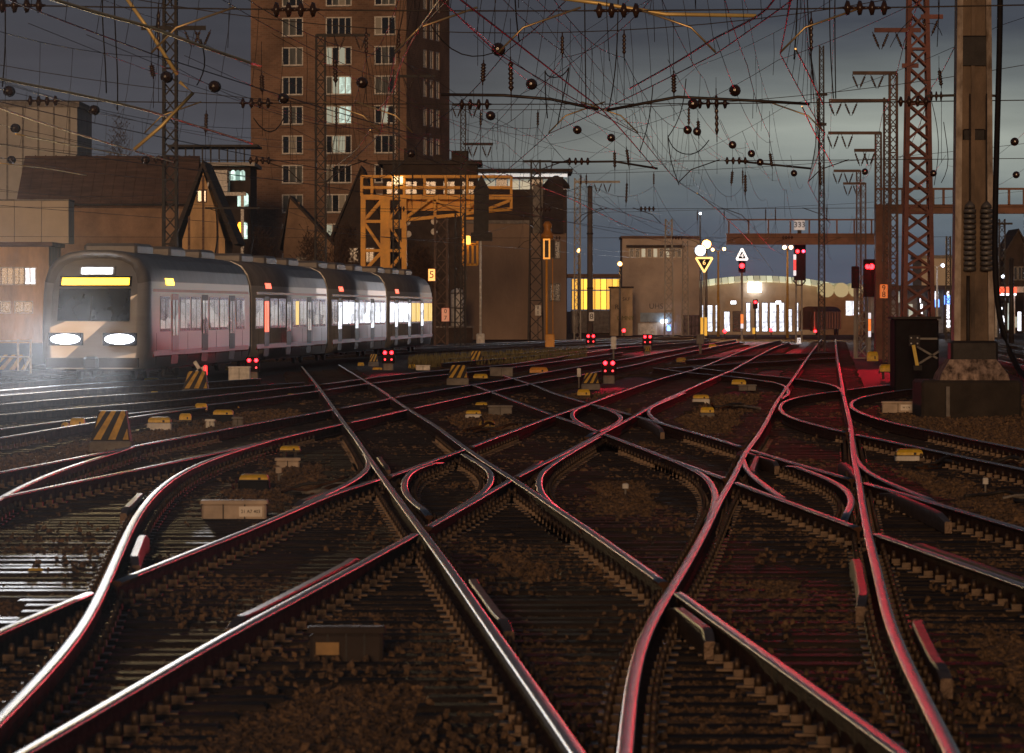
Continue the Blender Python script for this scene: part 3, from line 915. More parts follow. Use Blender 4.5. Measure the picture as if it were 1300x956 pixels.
# ------------------------------------------------------------------ houses and sheds left of the tower
M_plank = mat('brown_roof', (0.16, 0.09, 0.055), 0.8, 0, 0.4, 1.2, 0.4, 6.0, stretch=(0.5, 0.5, 4))
M_plaster = mat('ochre_plaster', (0.62, 0.40, 0.2), 0.85, 0, 0.45, 0.6, 0.4, 8.0, stretch=(1, 1, 0.35))
M_cream = mat('cream_panel', (0.55, 0.47, 0.36), 0.7, 0, 0.12, 0.5)
M_brownwall = mat('brown_render', (0.30, 0.19, 0.12), 0.85, 0, 0.3, 0.7, 0.3, 10.0)
M_roofdk = mat('dark_slate', (0.045, 0.032, 0.026), 0.8, 0, 0.4, 1.0, 0.4, 8.0)
M_darkwall = mat('dark_wall', (0.05, 0.035, 0.028), 0.9, 0, 0.4, 1.0, 0.3, 8.0)  # near-black brown, mottled by noise
M_pale = mat('pale_render', (0.42, 0.40, 0.37), 0.8, 0, 0.15, 0.4)
M_beige = mat('beige_wall', (0.30, 0.21, 0.15), 0.9, 0, 0.25, 0.35, 0.3, 6.0, stretch=(1, 1, 0.5))

def rect_block(root, name, px0, px1, py0, D, depth, m, base=GZ):
    a, b = P(px0, py0, D), P(px1, py0, D)
    return mk(name, MB().box(((a.x + b.x)/2, D + depth/2, (a.z + base)/2), (b.x - a.x, depth, a.z - base)), m, root)

def warehouse():
    D = 345.0
    a, b = P(28, 258, D), P(240, 262, D)
    root = thing('warehouse', (a.x, D, GZ), 'long brown warehouse with a big sloping roof behind the train head', 'warehouse')
    ops = []
    for k in range(5): ops.append((1.5 + k * 2.2, 2.9 + k * 2.2, 2.2, 4.2))
    mb = MB(); wall_grid(mb, (a.x, D, GZ), (1, 0, 0), (0, -1, 0), b.x - a.x, a.z - GZ, ops, 0.3)
    mb.face([(b.x, D, GZ), (b.x, D + 12, GZ), (b.x, D + 12, a.z), (b.x, D + 6, P(0, 198, D).z), (b.x, D, a.z)])
    mb.face([(a.x, D, GZ), (a.x, D + 12, GZ), (a.x, D + 12, a.z), (a.x, D + 6, P(0, 198, D).z), (a.x, D, a.z)])
    mk('wall', mb, M_brownwall, root)
    for q in ops:
        window(root, (a.x + (q[0] + q[1]) / 2, D + 0.1, GZ + q[2]), 0, q[1] - q[0], 2.0, 2, M_white, M_glassdk, bar=0.1)
    zt = P(0, 198, D).z
    rf = MB()
    rf.hexa([(a.x - .4, D - .5, a.z - .25), (b.x + .4, D - .5, a.z - .25), (b.x + .4, D + 6, zt), (a.x - .4, D + 6, zt),
             (a.x - .4, D - .5, a.z - .05), (b.x + .4, D - .5, a.z - .05), (b.x + .4, D + 6, zt + .2), (a.x - .4, D + 6, zt + .2)])
    rf.hexa([(a.x - .4, D + 6.01, zt), (b.x + .4, D + 6.01, zt), (b.x + .4, D + 12.5, a.z - .25), (a.x - .4, D + 12.5, a.z - .25),
             (a.x - .4, D + 6.01, zt + .2), (b.x + .4, D + 6.01, zt + .2), (b.x + .4, D + 12.5, a.z - .05), (a.x - .4, D + 12.5, a.z - .05)])
    r = mk('roof', rf, M_plank, root)
    # standing seams of the roof sheets
    n = 16
    for k in range(n):
        x = a.x + (b.x - a.x) * (k + 0.5) / n
        mk('roof_seam', MB().bar((x, D - .5, a.z - .02), (x, D + 6, zt + .23), 0.08, 0.08), M_plank, r)
    mk('gutter', MB().tube([(a.x - .5, D - .58, a.z - .12), (b.x + .5, D - .58, a.z - .12)], 0.08, 8), M_dark, root)
warehouse()

def gable_house():
    D = 332.0
    ap, bl, br = P(258, 210, D), P(226, 305, D), P(291, 302, D)
    root = thing('gable_house', (ap.x, D, GZ), 'steep gabled house with a glowing ochre gable wall left of the tower', 'house')
    ez = bl.z
    mb = MB()
    L = 9.0
    for y in (D, D + L):
        mb.face([(bl.x + .3, y, GZ), (br.x - .3, y, GZ), (br.x - .3, y, ez), (ap.x, y, ap.z - .5), (bl.x + .3, y, ez)])
    for x in (bl.x + .3, br.x - .3):
        mb.face([(x, D, GZ), (x, D + L, GZ), (x, D + L, ez), (x, D, ez)])
    mk('wall', mb, M_plaster, root)
    rf = MB()
    t = 0.35
    for e in (bl, br):
        sx = -1 if e is bl else 1
        rf.hexa([(ap.x, D - .6, ap.z - .15), (e.x + sx * .3, D - .6, e.z - .5), (e.x + sx * .3, D + L + .5, e.z - .5), (ap.x, D + L + .5, ap.z - .15),
                 (ap.x, D - .6, ap.z + t), (e.x + sx * (.3 + t), D - .6, e.z - .4), (e.x + sx * (.3 + t), D + L + .5, e.z - .4), (ap.x, D + L + .5, ap.z + t)])
    mk('roof', rf, M_roofdk, root)
    window(root, (ap.x - .1, D - 0.02, ap.z - 2.6), 0, 0.7, 0.9, 2, M_dark, M_glassdk, bar=0.08)
    # timber posts of the gable
    for k, px in enumerate((240, 258, 276)):
        x = P(px, 0, D).x
        top = ap.z - .7 - abs(x - ap.x) * (ap.z - ez) / (br.x - ap.x)
        mk('timber', MB().bar((x, D - .03, GZ), (x, D - .03, top), 0.16, 0.08), M_plank, root)
gable_house()

def office_left():
    # low facade with the cream panel at the left edge
    D = 300.0
    a, b = P(-30, 313, D), P(62, 313, D)
    root = thing('office_building', (a.x, D, GZ), 'low ochre building with small windows at the left edge', 'building')
    Wd, H = b.x - a.x, a.z - GZ
    ops = []
    for px, w in ((-8, 1.1), (9, 1.1), (24, 0.9), (38, 0.9)):
        s = P(px, 0, D).x - a.x
        ops.append((s - w * .45, s + w * .45, P(0, 362, D).z - GZ, P(0, 339, D).z - GZ))
    for px in (2, 30):
        s = P(px, 0, D).x - a.x
        ops.append((s - .6, s + .6, P(0, 398, D).z - GZ, P(0, 382, D).z - GZ))
    mb = MB(); wall_grid(mb, (a.x, D, GZ), (1, 0, 0), (0, -1, 0), Wd, H, ops, 0.2)
    mb.face([(b.x, D, GZ), (b.x, D + 8, GZ), (b.x, D + 8, a.z), (b.x, D, a.z)])
    mb.face([(a.x, D, a.z), (b.x, D, a.z), (b.x, D + 8, a.z), (a.x, D + 8, a.z)])
    mk('wall', mb, M_plaster, root)
    for i, q in enumerate(ops):
        window(root, (a.x + (q[0] + q[1])/2, D + 0.1, GZ + q[2]), 0, q[1] - q[0], q[3] - q[2], 2, M_white, M_win_white if i == 3 else M_glassdk, bar=0.08)
    mk('cornice', MB().box(((a.x + b.x)/2 , D + 3.9, a.z + .15), (Wd + .5, 8.5, .28)), M_plank, root)
    # panelled rooftop screen
    root2 = thing('rooftop_panel_wall', P(48, 308, 306), 'cream panelled box standing on the low building behind the train lamps', 'panel wall')
    for k in range(3):
        c = P(-16 + 34.5 * k + 17, 0, 306)
        zt, zb = P(0, 255, 306).z, P(0, 309, 306).z
        w = 34.5 / F * 306
        mk('panel', MB().box((c.x, 308, (zt + zb)/2), (w - 0.03, 4, zt - zb)), M_cream, root2)
    mk('capping', MB().box((P(35.5, 0, 306).x, 308, P(0, 255, 306).z + .06), (104 / F * 306, 4.1, .1)), M_grey, root2)
    mk('drain_pipe', MB().tube([P(-10, 250, 305.7), P(-10, 312, 305.7)], 0.08, 6), M_dark, root2)
office_left()

def far_blocks():
    D = 460.0
    a = P(-40, 136, D); b = P(98, 136, D)
    root = thing('pale_block', (a.x, D, GZ), 'pale windowless block rising behind the warehouse roof at upper left', 'building')
    mk('wall', MB().box(((a.x + b.x)/2, D + 8, (a.z + GZ)/2), (b.x - a.x, 16, a.z - GZ)), M_pale, root)
    mk('parapet', MB().box(((a.x + b.x)/2, D + 8, a.z + .3), (b.x - a.x + .4, 16.4, .6)), M_grey, root)
    for k in range(7):
        x = a.x + (b.x - a.x) * (k + .5) / 7
        mk('rib', MB().box((x, D - .08, (a.z + GZ)/2), (.16, .16, a.z - GZ)), M_grey, root)
    # modern block with arched lit windows
    D = 480.0
    a, b = P(222, 212, D), P(318, 212, D)
    root = thing('arched_window_building', (a.x, D, GZ), 'dark building with pale roof box and lit arched windows left of tower', 'building')
    mk('wall', MB().box(((a.x + b.x)/2, D + 6, (a.z + GZ)/2), (b.x - a.x, 12, a.z - GZ)), M_darkwall, root)
    mk('flat_roof', MB().box(((a.x + b.x)/2, D + 5.5, a.z + .25), (b.x - a.x + 1, 14, .35)), M_pale, root)
    t0 = P(0, 190, D).z
    for k in range(9):
        x = a.x + (b.x - a.x) * (k + .2) / 9
        mk('roof_post', MB().box((x, D + 1, (a.z + t0)/2 + .2), (.14, .14, t0 - a.z)), M_dark, root)
    mk('roof_canopy', MB().box(((a.x + b.x)/2, D + 4, t0 + .4), (b.x - a.x + 1.5, 8, .22)), M_dark, root)
    c, d = P(263, 216, D - 4), P(289, 243, D - 4)
    mk('roof_box', MB().box(((c.x + d.x)/2, D - 2.2, (c.z + d.z)/2), (d.x - c.x, 4, c.z - d.z)), M_white, root)
    def arch(px, py0, py1, w, m):
        x = P(px, 0, D).x; z0, z1 = P(0, py1, D).z, P(0, py0, D).z
        pts = [(x - w/2, D - .05, z0), (x + w/2, D - .05, z0)] + [(x + w/2 * math.cos(t), D - .05, z1 - w/2 + w/2 * math.sin(t)) for t in (0, .6, 1.2, math.pi/2, 1.94, 2.54, math.pi)]
        f = MB(); f.face(pts)
        bck = [(p[0], p[1] + .1, p[2]) for p in pts]
        f.rings([pts, bck]); mk('arched_window', f, m, root)
    for px, m in ((296, M_win_cold), (302, M_win_dim), (308, M_win_cold)): arch(px, 216, 229, .5, m)
    for px in (305, 312): arch(px, 245, 262, .55, M_win_cold)
    for px in (305, 311): arch(px, 282, 303, .5, M_win_yel if px == 305 else M_win_cold)
    c, d = P(280, 246, D - 6), P(309, 310, D - 6)
    fr = MB()
    for px in (281, 307): fr.box((P(px, 0, D - 6).x, D - 5, (c.z + GZ)/2), (.3, .3, c.z - GZ))
    fr.box(((c.x + d.x)/2, D - 5, c.z), (d.x - c.x + .4, 1.2, .35))
    mk('lit_canopy_frame', fr, M_white, root)
far_blocks()

def dark_house(px0, px1, pya, pye, D, L, label, wall=None, apx=None, chim=False):
    apx = apx or (px0 + px1) / 2
    ap, bl, br = P(apx, pya, D), P(px0, pye, D), P(px1, pye, D)
    root = thing('dark_house', (ap.x, D, GZ), label, 'house')
    wall = wall or M_darkwall
    mb = MB()
    for y in (D, D + L):
        mb.face([(bl.x, y, GZ), (br.x, y, GZ), (br.x, y, br.z), (ap.x, y, ap.z), (bl.x, y, bl.z)])
    for x, z in ((bl.x, bl.z), (br.x, br.z)):
        mb.face([(x, D, GZ), (x, D + L, GZ), (x, D + L, z), (x, D, z)])
    mk('wall', mb, wall, root)
    rf = MB()
    for e, sx in ((bl, -1), (br, 1)):
        rf.hexa([(ap.x, D - .4, ap.z), (e.x + sx * .3, D - .4, e.z - .35), (e.x + sx * .3, D + L, e.z - .35), (ap.x, D + L, ap.z),
                 (ap.x, D - .4, ap.z + .28), (e.x + sx * .45, D - .4, e.z - .2), (e.x + sx * .45, D + L, e.z - .2), (ap.x, D + L, ap.z + .28)])
    r = mk('roof', rf, M_roofdk, root)
    if chim:
        c = P(px0 + (px1 - px0) * .22, pya + 12, D + 3)
        mk('chimney', MB().box((c.x, c.y, c.z - 1), (.9, .9, 3)), M_brownwall, r)
    w = (br.x - bl.x)
    for k in range(2):
        window(root, (bl.x + w * (.35 + .3 * k), D - .03, bl.z - 2.2), 0, .9, 1.3, 2, M_grey, M_glassdk, bar=.09)
    return root
dark_house(360, 424, 252, 312, 400, 10, 'brown house with steep roof half hidden before the tower foot', M_brownwall, 368, True)
dark_house(425, 492, 214, 300, 390, 12, 'black gabled house right behind the left leg of the gantry')

def black_shed():
    D = 410
    root = thing('black_rooftop_building', P(550, 300, D), 'long black flat-roofed building above the orange gantry', 'building')
    a, b = P(486, 209, D), P(606, 209, D)
    mk('wall', MB().box(((a.x + b.x)/2, D + 5, (a.z + GZ)/2), (b.x - a.x, 10, a.z - GZ)), M_darkwall, root)
    mk('roof_slab', MB().box(((a.x + b.x)/2, D + 5, a.z + .2), (b.x - a.x + .8, 10.8, .35)), M_roofdk, root)
    for px, w, py in ((521, 1.1, 193), (584, 1.5, 196), (556, .8, 201)):
        c = P(px, py, D + 3)
        mk('roof_housing', MB().box((c.x, c.y, (c.z + a.z)/2), (w, 1.4, c.z - a.z + .6)), M_darkwall, root)
    for k in range(5):
        x = a.x + (b.x - a.x) * (k + .5) / 5
        window(root, (x, D - .03, a.z - 2.6), 0, 1.1, 1.2, 2, M_dark, M_glassdk, bar=.08)
black_shed()

def lit_hall():
    # glazed hall whose bright white eaves show above the blank wall
    D = 440
    a, b = P(584, 219, D), P(720, 219, D)
    root = thing('glazed_hall', P(650, 425, D), 'far hall with a bright bluish white roof edge above the blank wall', 'hall')
    mk('wall', MB().box(((a.x + b.x)/2, D + 7, (P(0, 240, D).z + GZ)/2), (b.x - a.x, 12, P(0, 240, D).z - GZ)), M_darkwall, root)
    mk('roof_slab', MB().box(((a.x + b.x)/2, D + 5, a.z + .15), (b.x - a.x + 1, 14, .3)), M_roofdk, root)
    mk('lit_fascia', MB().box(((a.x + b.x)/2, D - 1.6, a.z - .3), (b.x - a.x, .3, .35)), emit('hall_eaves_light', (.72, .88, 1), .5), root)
    for k in range(9):
        x = a.x + (b.x - a.x) * (k + .5) / 9
        z0, z1 = P(0, 240, D).z, a.z - .5
        mk('glass_panel', MB().box((x, D + 1, (z0 + z1)/2), ((b.x - a.x)/9 - .08, .08, z1 - z0)), M_win_dim if k % 3 else M_glassdk, root)
lit_hall()

def blank_wall():
    D = 335
    a, b, c = P(588, 284, D), P(672, 284, D), P(708, 246, D)
    root = thing('blank_wall_building', P(650, 420, D), 'windowless beige brown building with dark upper storey beside the gantry', 'building')
    zt = a.z
    mk('wall', MB().box(((a.x + b.x)/2 , D + 5, (zt + GZ)/2), (b.x - a.x, 10, zt - GZ)), M_beige, root)
    mk('coping', MB().box(((a.x + b.x)/2, D + 5, zt + .12), (b.x - a.x + .3, 10.3, .24)), M_grey, root)
    t2 = P(0, 243, D + 2).z
    a2, b2 = P(618, 0, D + 4), P(676, 0, D + 4)
    mk('upper_storey', MB().box(((a2.x + b2.x)/2, D + 8, (t2 + zt)/2 + .1), (b2.x - a2.x, 8, t2 - zt)), M_darkwall, root)
    # stair tower at the right with a sloped dark roof
    s0, s1 = P(674, 0, D - 1), P(719, 0, D - 1)
    z2 = P(0, 296, D - 1).z
    mk('stair_tower', MB().box(((s0.x + s1.x)/2, D + 4, (z2 + GZ)/2), (s1.x - s0.x, 9, z2 - GZ)), M_beige, root)
    rf = MB()
    zt0, zt1 = P(0, 238, D).z, z2
    rf.hexa([(s0.x + .6, D - 1.2, zt1), (s1.x - .2, D - 1.2, zt1), (s1.x - .2, D + 8, zt1), (s0.x + .6, D + 8, zt1),
             (s0.x + 1.1, D + 1, zt0), (s1.x - .2, D + 1, zt0 + .3), (s1.x - .2, D + 8, zt0 + .3), (s0.x + 1.1, D + 8, zt0)])
    mk('mansard_roof', rf, M_roofdk, root)
    ch = MB().box((s0.x + .5, D + 2, (z2 + P(0, 232, D).z)/2), (.7, .9, P(0, 232, D).z - z2))
    mk('chimney', ch, M_grey, root)
    dom = MB()
    c0 = P(706, 236, D + 4)
    dom.lathe(c0 - Vector((0, 0, .2)), c0 + Vector((0, 0, .75)), [(0, 1.0), (.3, .95), (.7, .6), (1, .1)], 12)
    mk('cupola', dom, M_roofdk, root)
    for z in (2.5, 5.5):
        window(root, (s1.x - .8, D - .52, z), 0, .8, 1.3, 2, M_grey, M_glassdk, bar=.08)
    # low parapet wall in front, behind the train tail
    w0, w1 = P(553, 416, 300), P(600, 416, 300)
    r2 = thing('low_concrete_wall', (w0.x, 300, GZ), 'low dark concrete wall at the tail of the train', 'wall')
    mk('slab', MB().box(((w0.x + w1.x)/2, 300.3, (w0.z + GZ)/2), (w1.x - w0.x, .5, w0.z - GZ)), M_darkwall, r2)
    mk('coping', MB().box(((w0.x + w1.x)/2, 300.3, w0.z + .05), (w1.x - w0.x + .1, .62, .1)), M_grey, r2)
    p0 = P(568, 366, 325); p1 = P(582, 425, 325)
    r3 = thing('pale_silo', ((p0.x + p1.x)/2, 325, GZ), 'slim pale cylindrical tank behind the number sign 07', 'tank')
    xm, rr = (p0.x + p1.x)/2 + .3, .45
    mk('shell', MB().lathe((xm, 325, GZ), (xm, 325, p0.z), [(0, rr), (.93, rr), (.97, rr * .8), (1, rr * .2)], 14), M_white, r3)
    for z in (1, 2, 3): mk('band', MB().lathe((xm, 325, z), (xm, 325, z + .1), [(0, rr + .03), (1, rr + .03)], 14), M_grey, r3)
blank_wall()

# ------------------------------------------------------------------ station end: yellow hall, signal box, engine shed
def yellow_hall():
    D = 430
    a, b = P(726, 352, D), P(792, 352, D)
    root = thing('yellow_lit_hall', P(758, 425, D), 'hall with glowing yellow glass front behind the masts', 'hall')
    zb = P(0, 394, D).z
    mk('base_wall', MB().box(((a.x + b.x)/2, D + 5, (zb + GZ)/2), (b.x - a.x, 10, zb - GZ)), M_grey, root)
    mk('roof', MB().box(((a.x + b.x)/2, D + 5, a.z + .15), (b.x - a.x + .8, 10.8, .3)), M_plank, root)
    n = 9
    for k in range(n):
        for j, (y0, y1) in enumerate(((354, 368), (369, 393))):
            x = a.x + (b.x - a.x) * (k + .5) / n
            z0, z1 = P(0, y1, D).z, P(0, y0, D).z
            mk('pane', MB().box((x, D + .2, (z0 + z1)/2), ((b.x - a.x)/n - .06, .06, z1 - z0 - .04)), emit('yellow_hall_glass' + str((k * 7 + j * 3) % 3), (1, .52 + .05 * ((k * 7 + j * 3) % 3), .06), .8 + .35 * ((k * 7 + j * 3) % 3)), root)
    fr = MB()
    for k in range(n + 1):
        x = a.x + (b.x - a.x) * k / n
        fr.box((x, D + .15, (zb + a.z)/2), (.06, .16, a.z - zb))
    mk('mullions', fr, M_plank, root)
yellow_hall()

def signal_box():
    D = 395
    a, b = P(790, 303, D), P(888, 303, D)
    root = thing('signal_box', P(840, 425, D), 'pale signal box with band of upper windows and graffiti', 'building')
    Mw = mat('signal_box_render', (0.46, 0.37, 0.30), 0.85, 0, 0.25, .5, .3, 8)
    H = a.z - GZ
    Wd = b.x - a.x
    wz0, wz1 = P(0, 327, D).z, P(0, 315, D).z
    ops = []
    n = 9
    s0 = (798 - 790) / 98 * Wd; s1 = (866 - 790) / 98 * Wd
    for k in range(n):
        w = (s1 - s0) / n
        ops.append((s0 + w * k + .05, s0 + w * (k + 1) - .05, wz0 - GZ, wz1 - GZ))
    mb = MB(); wall_grid(mb, (a.x, D, GZ), (1, 0, 0), (0, -1, 0), Wd, H, ops, .25)
    mb.face([(a.x, D, GZ), (a.x, D + 8, GZ), (a.x, D + 8, a.z), (a.x, D, a.z)])
    mb.face([(b.x, D, GZ), (b.x, D + 8, GZ), (b.x, D + 8, a.z), (b.x, D, a.z)])
    mk('wall', mb, Mw, root)
    for k, q in enumerate(ops):
        window(root, (a.x + (q[0] + q[1])/2, D + .1, GZ + q[2]), 0, q[1] - q[0], q[3] - q[2], 1, M_white, M_win_dim if k in (2, 4, 6) else M_glassdk, bar=.05)
    mk('roof', MB().box(((a.x + b.x)/2, D + 4, a.z + .12), (Wd + .2, 8.2, .22)), M_plank, root)
    mk('awning', MB().box((a.x + (s0 + s1)/2, D - .35, P(0, 312.5, D).z), (s1 - s0 + .4, .7, .18)), M_roofdk, root)
    # ground floor: pale blue band and shutters
    za, zb = P(0, 397, D).z, P(0, 409, D).z
    mk('blue_band', MB().box((P(834, 0, D).x, D - .04, (za + zb)/2), (2.8, .06, za - zb)), mat('blue_grey_panel', (.26, .34, .42), .6, 0, .3, 2), root)
    mk('shutter', MB().box((P(822, 0, D).x, D - .05, (zb + GZ)/2 - .05), (1.6, .08, zb - GZ - .1)), M_white, root)
    gr = mat('graffiti_paint', (.04, .035, .05), .6)
    text_mesh('graffiti', 'UHS', .45, gr, root, P(833, 389, D - .1))
    text_mesh('graffiti', 'UNDOP', .22, mat('graffiti_grey', (.14, .14, .16), .6), root, P(827, 409, D - .15))
    wl_ = P(843, 408, D - .3)
    mk('wall_lamp', MB().cham((wl_.x, wl_.y, wl_.z), (.55, .25, .25), .04), emit('kiosk_light', (.8, .9, 1), 9), root)
    wl_ = P(849, 416, D - .3)
    mk('blue_screen', MB().cham((wl_.x, wl_.y, wl_.z), (.3, .2, .5), .03), emit('blue_screen', (.15, .35, 1), 4), root)
    # annex left
    D2 = 385
    a, b = P(775, 366, D2), P(803, 366, D2)
    r2 = thing('annex_hut', P(789, 425, D2), 'narrow pale hut with graffiti in front of the signal box', 'hut')
    mk('wall', MB().box(((a.x + b.x)/2, D2 + 2, (a.z + GZ)/2), (b.x - a.x, 4, a.z - GZ)), mat('hut_render', (.58, .42, .26), .85, 0, .3, 1.2, .3, 8), r2)
    mk('roof', MB().box(((a.x + b.x)/2, D2 + 2, a.z + .08), (b.x - a.x + .2, 4.2, .14)), M_roofdk, r2)
    text_mesh('graffiti', 'SKF', .28, gr, r2, P(795, 380, D2 - .06))
    text_mesh('graffiti', 'OMNY', .34, mat('graffiti_olive', (.16, .17, .04), .6), r2, P(794, 404, D2 - .06))
    text_mesh('graffiti', 'R', .4, gr, r2, P(783, 390, D2 - .06))
    # graffiti wall right
    a, b = P(867, 400, 380), P(889, 425, 380)
    r3 = thing('graffiti_container', P(878, 425, 380), 'dark graffiti covered container left of the engine shed', 'container')
    mk('box', MB().cham(((a.x + b.x)/2, 381.5, (a.z + GZ)/2), (b.x - a.x, 3, a.z - GZ), .06), mat('purple_graffiti', (.18, .13, .15), .7, 0, .6, 2.2, col2=(.05, .05, .06)), r3)
    for k in range(5):
        x = a.x + (b.x - a.x) * (k + .5) / 5
        mk('rib', MB().box((x, 379.97, (a.z + GZ)/2), (.05, .06, a.z - GZ - .15)), M_dark, r3)
signal_box()

def engine_shed():
    D = 400
    x0, x1 = P(885, 0, D).x, P(1062, 0, D).x
    root = thing('engine_shed', ((x0 + x1)/2, D, GZ), 'wide engine shed with curved roof and brilliantly lit door openings', 'shed')
    Mw = mat('shed_render', (0.50, 0.40, 0.29), 0.85, 0, 0.25, .6, .3, 8)
    def rz(px): return P(0, 352 - 2 + ((px - 965) / 85) ** 2 * 8, D).z
    # arched roof edge with skylight panes
    doors = [(888, 394), (899, 426 - 0)]
    segs = 22
    top = MB()
    for k in range(segs):
        p0, p1 = 884 + (1062 - 884) * k / segs, 884 + (1062 - 884) * (k + 1) / segs
        a, b = P(p0, 0, D).x, P(p1, 0, D).x
        za, zb = rz(p0), rz(p1)
        g = mk('skylight', MB().hexa([(a + .03, D - .3, za - .55), (b - .03, D - .3, zb - .55), (b - .03, D + .5, zb - .1), (a + .03, D + .5, za - .1),
                                  (a + .03, D - .3, za - .45), (b - .03, D - .3, zb - .45), (b - .03, D + .5, zb), (a + .03, D + .5, za)]),
               emit('shed_skylight' + str(k % 3), (.85, .9, .62), .25 + .2 * (k % 3)), root)
        top.hexa([(a, D + .6, za - .25), (b, D + .6, zb - .25), (b, D + 22, zb - .25), (a, D + 22, za - .25),
                  (a, D + .6, za - .02), (b, D + .6, zb - .02), (b, D + 22, zb - .02), (a, D + 22, za - .02)])
    mk('roof', top, M_roofdk, root)
    # front wall with openings
    zl = P(0, 362, D).z
    ops, kinds = [], []
    for (p0, p1, py) in ((888, 894, 387), (898, 905, 387), (908, 912, 387), (919, 927, 395), (930, 941, 395), (947, 953, 384), (959, 964, 384), (967, 975, 384), (977, 986, 384), (989, 996, 384), (999, 1006, 392), (1009, 1014, 384)):
        ops.append((P(p0, 0, D).x - x0, P(p1, 0, D).x - x0, .25, P(0, py, D).z - GZ))
    mb = MB(); wall_grid(mb, (x0, D, GZ), (1, 0, 0), (0, -1, 0), x1 - x0, zl - GZ, ops, .3)
    for k in range(segs):
        p0, p1 = 885 + 177 * k / segs, 885 + 177 * (k + 1) / segs
        mb.face([(P(p0, 0, D).x, D, zl), (P(p1, 0, D).x, D, zl), (P(p1, 0, D).x, D, max(zl, rz(p1) - .35)), (P(p0, 0, D).x, D, max(zl, rz(p0) - .35))])
    mb.face([(x0, D, GZ), (x0, D + 22, GZ), (x0, D + 22, zl), (x0, D, zl)]); mb.face([(x1, D, GZ), (x1, D + 22, GZ), (x1, D + 22, zl), (x1, D, zl)])
    mk('wall', mb, Mw, root)
    for i, q in enumerate(ops):
        window(root, (x0 + (q[0] + q[1])/2, D + .12, GZ + q[2]), 0, q[1] - q[0], q[3] - q[2], 1, M_dark, M_glassdk if i == 4 else M_win_white, name='door', bar=.05, rows=3)
    c = P(958, 365, D - .4)
    mk('lit_sign', MB().cham((c.x, c.y, c.z), (1.15, .25, .8), .04), emit('shed_sign_light', (.9, .93, 1), 5), root)
    for px, py in ((931, 384), (988, 384)):
        c = P(px, py, D - .6)
        l = mk('floodlight', MB().cham((c.x, c.y, c.z), (.5, .3, .3), .05), M_dark, root)
        mk('lamp_glass', MB().box((c.x, c.y - .17, c.z), (.42, .03, .24)), emit('shed_flood', (.92, .95, 1), 70), l)
    # right lean-to with warm wall
    a, b = P(1040, 366, D - 3), P(1096, 366, D - 3)
    r2 = thing('lean_to_shed', ((a.x + b.x)/2, D - 3, GZ), 'brown lean-to with scalloped lit roof behind the coach', 'shed')
    ops = [(2.2, 3.4, 1.6, 2.9)]
    mb = MB(); wall_grid(mb, (a.x, D - 3, GZ), (1, 0, 0), (0, -1, 0), b.x - a.x, a.z - GZ, ops, .2)
    mk('wall', mb, M_brownwall, r2)
    window(r2, (a.x + 2.8, D - 2.9, GZ + 1.6), 0, 1.2, 1.3, 2, M_white, M_win_white, bar=.06)
    for k in range(3):
        xx = a.x + (b.x - a.x) * (k + .5) / 3
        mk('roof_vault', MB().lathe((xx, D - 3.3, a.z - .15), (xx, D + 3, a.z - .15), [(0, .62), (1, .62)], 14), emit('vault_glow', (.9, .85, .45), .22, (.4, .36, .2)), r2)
engine_shed()
# ------------------------------------------------------------------ grey train
M_trgrey = mat('train_silver', (0.34, 0.335, 0.33), 0.32, 0.35, 0.14, 0.8, 0.03, 4.0, stretch=(0.2, 0.2, 3))
M_trroof = mat('train_roof_grey', (0.17, 0.16, 0.155), 0.5, 0.2, 0.25, 1.2)
M_trred = mat('train_red_paint', (0.55, 0.02, 0.03), 0.35, 0, 0.15, 2.0)
M_trdark = mat('train_underframe', (0.02, 0.018, 0.017), 0.6, 0.3, 0.4, 3.0)
M_trband = mat('train_window_band', (0.03, 0.03, 0.034), 0.15, 0, 0.2, 2.0, spec=.8)
M_int_w = emit_var('train_interior_white', (0.88, 0.93, 1.0), 1.7, .9, .3, 1.4, (1, .5, 2))
M_int_d = emit_var('train_interior_dim', (0.8, 0.76, 0.68), 0.3, .9, .05, 1.3, (1, .5, 2), (.05, .05, .05))
M_int_y = emit('train_interior_yellow', (1.0, 0.66, 0.16), 0.9)
M_int_r = emit('train_red_display', (1.0, 0.12, 0.06), 2.2)

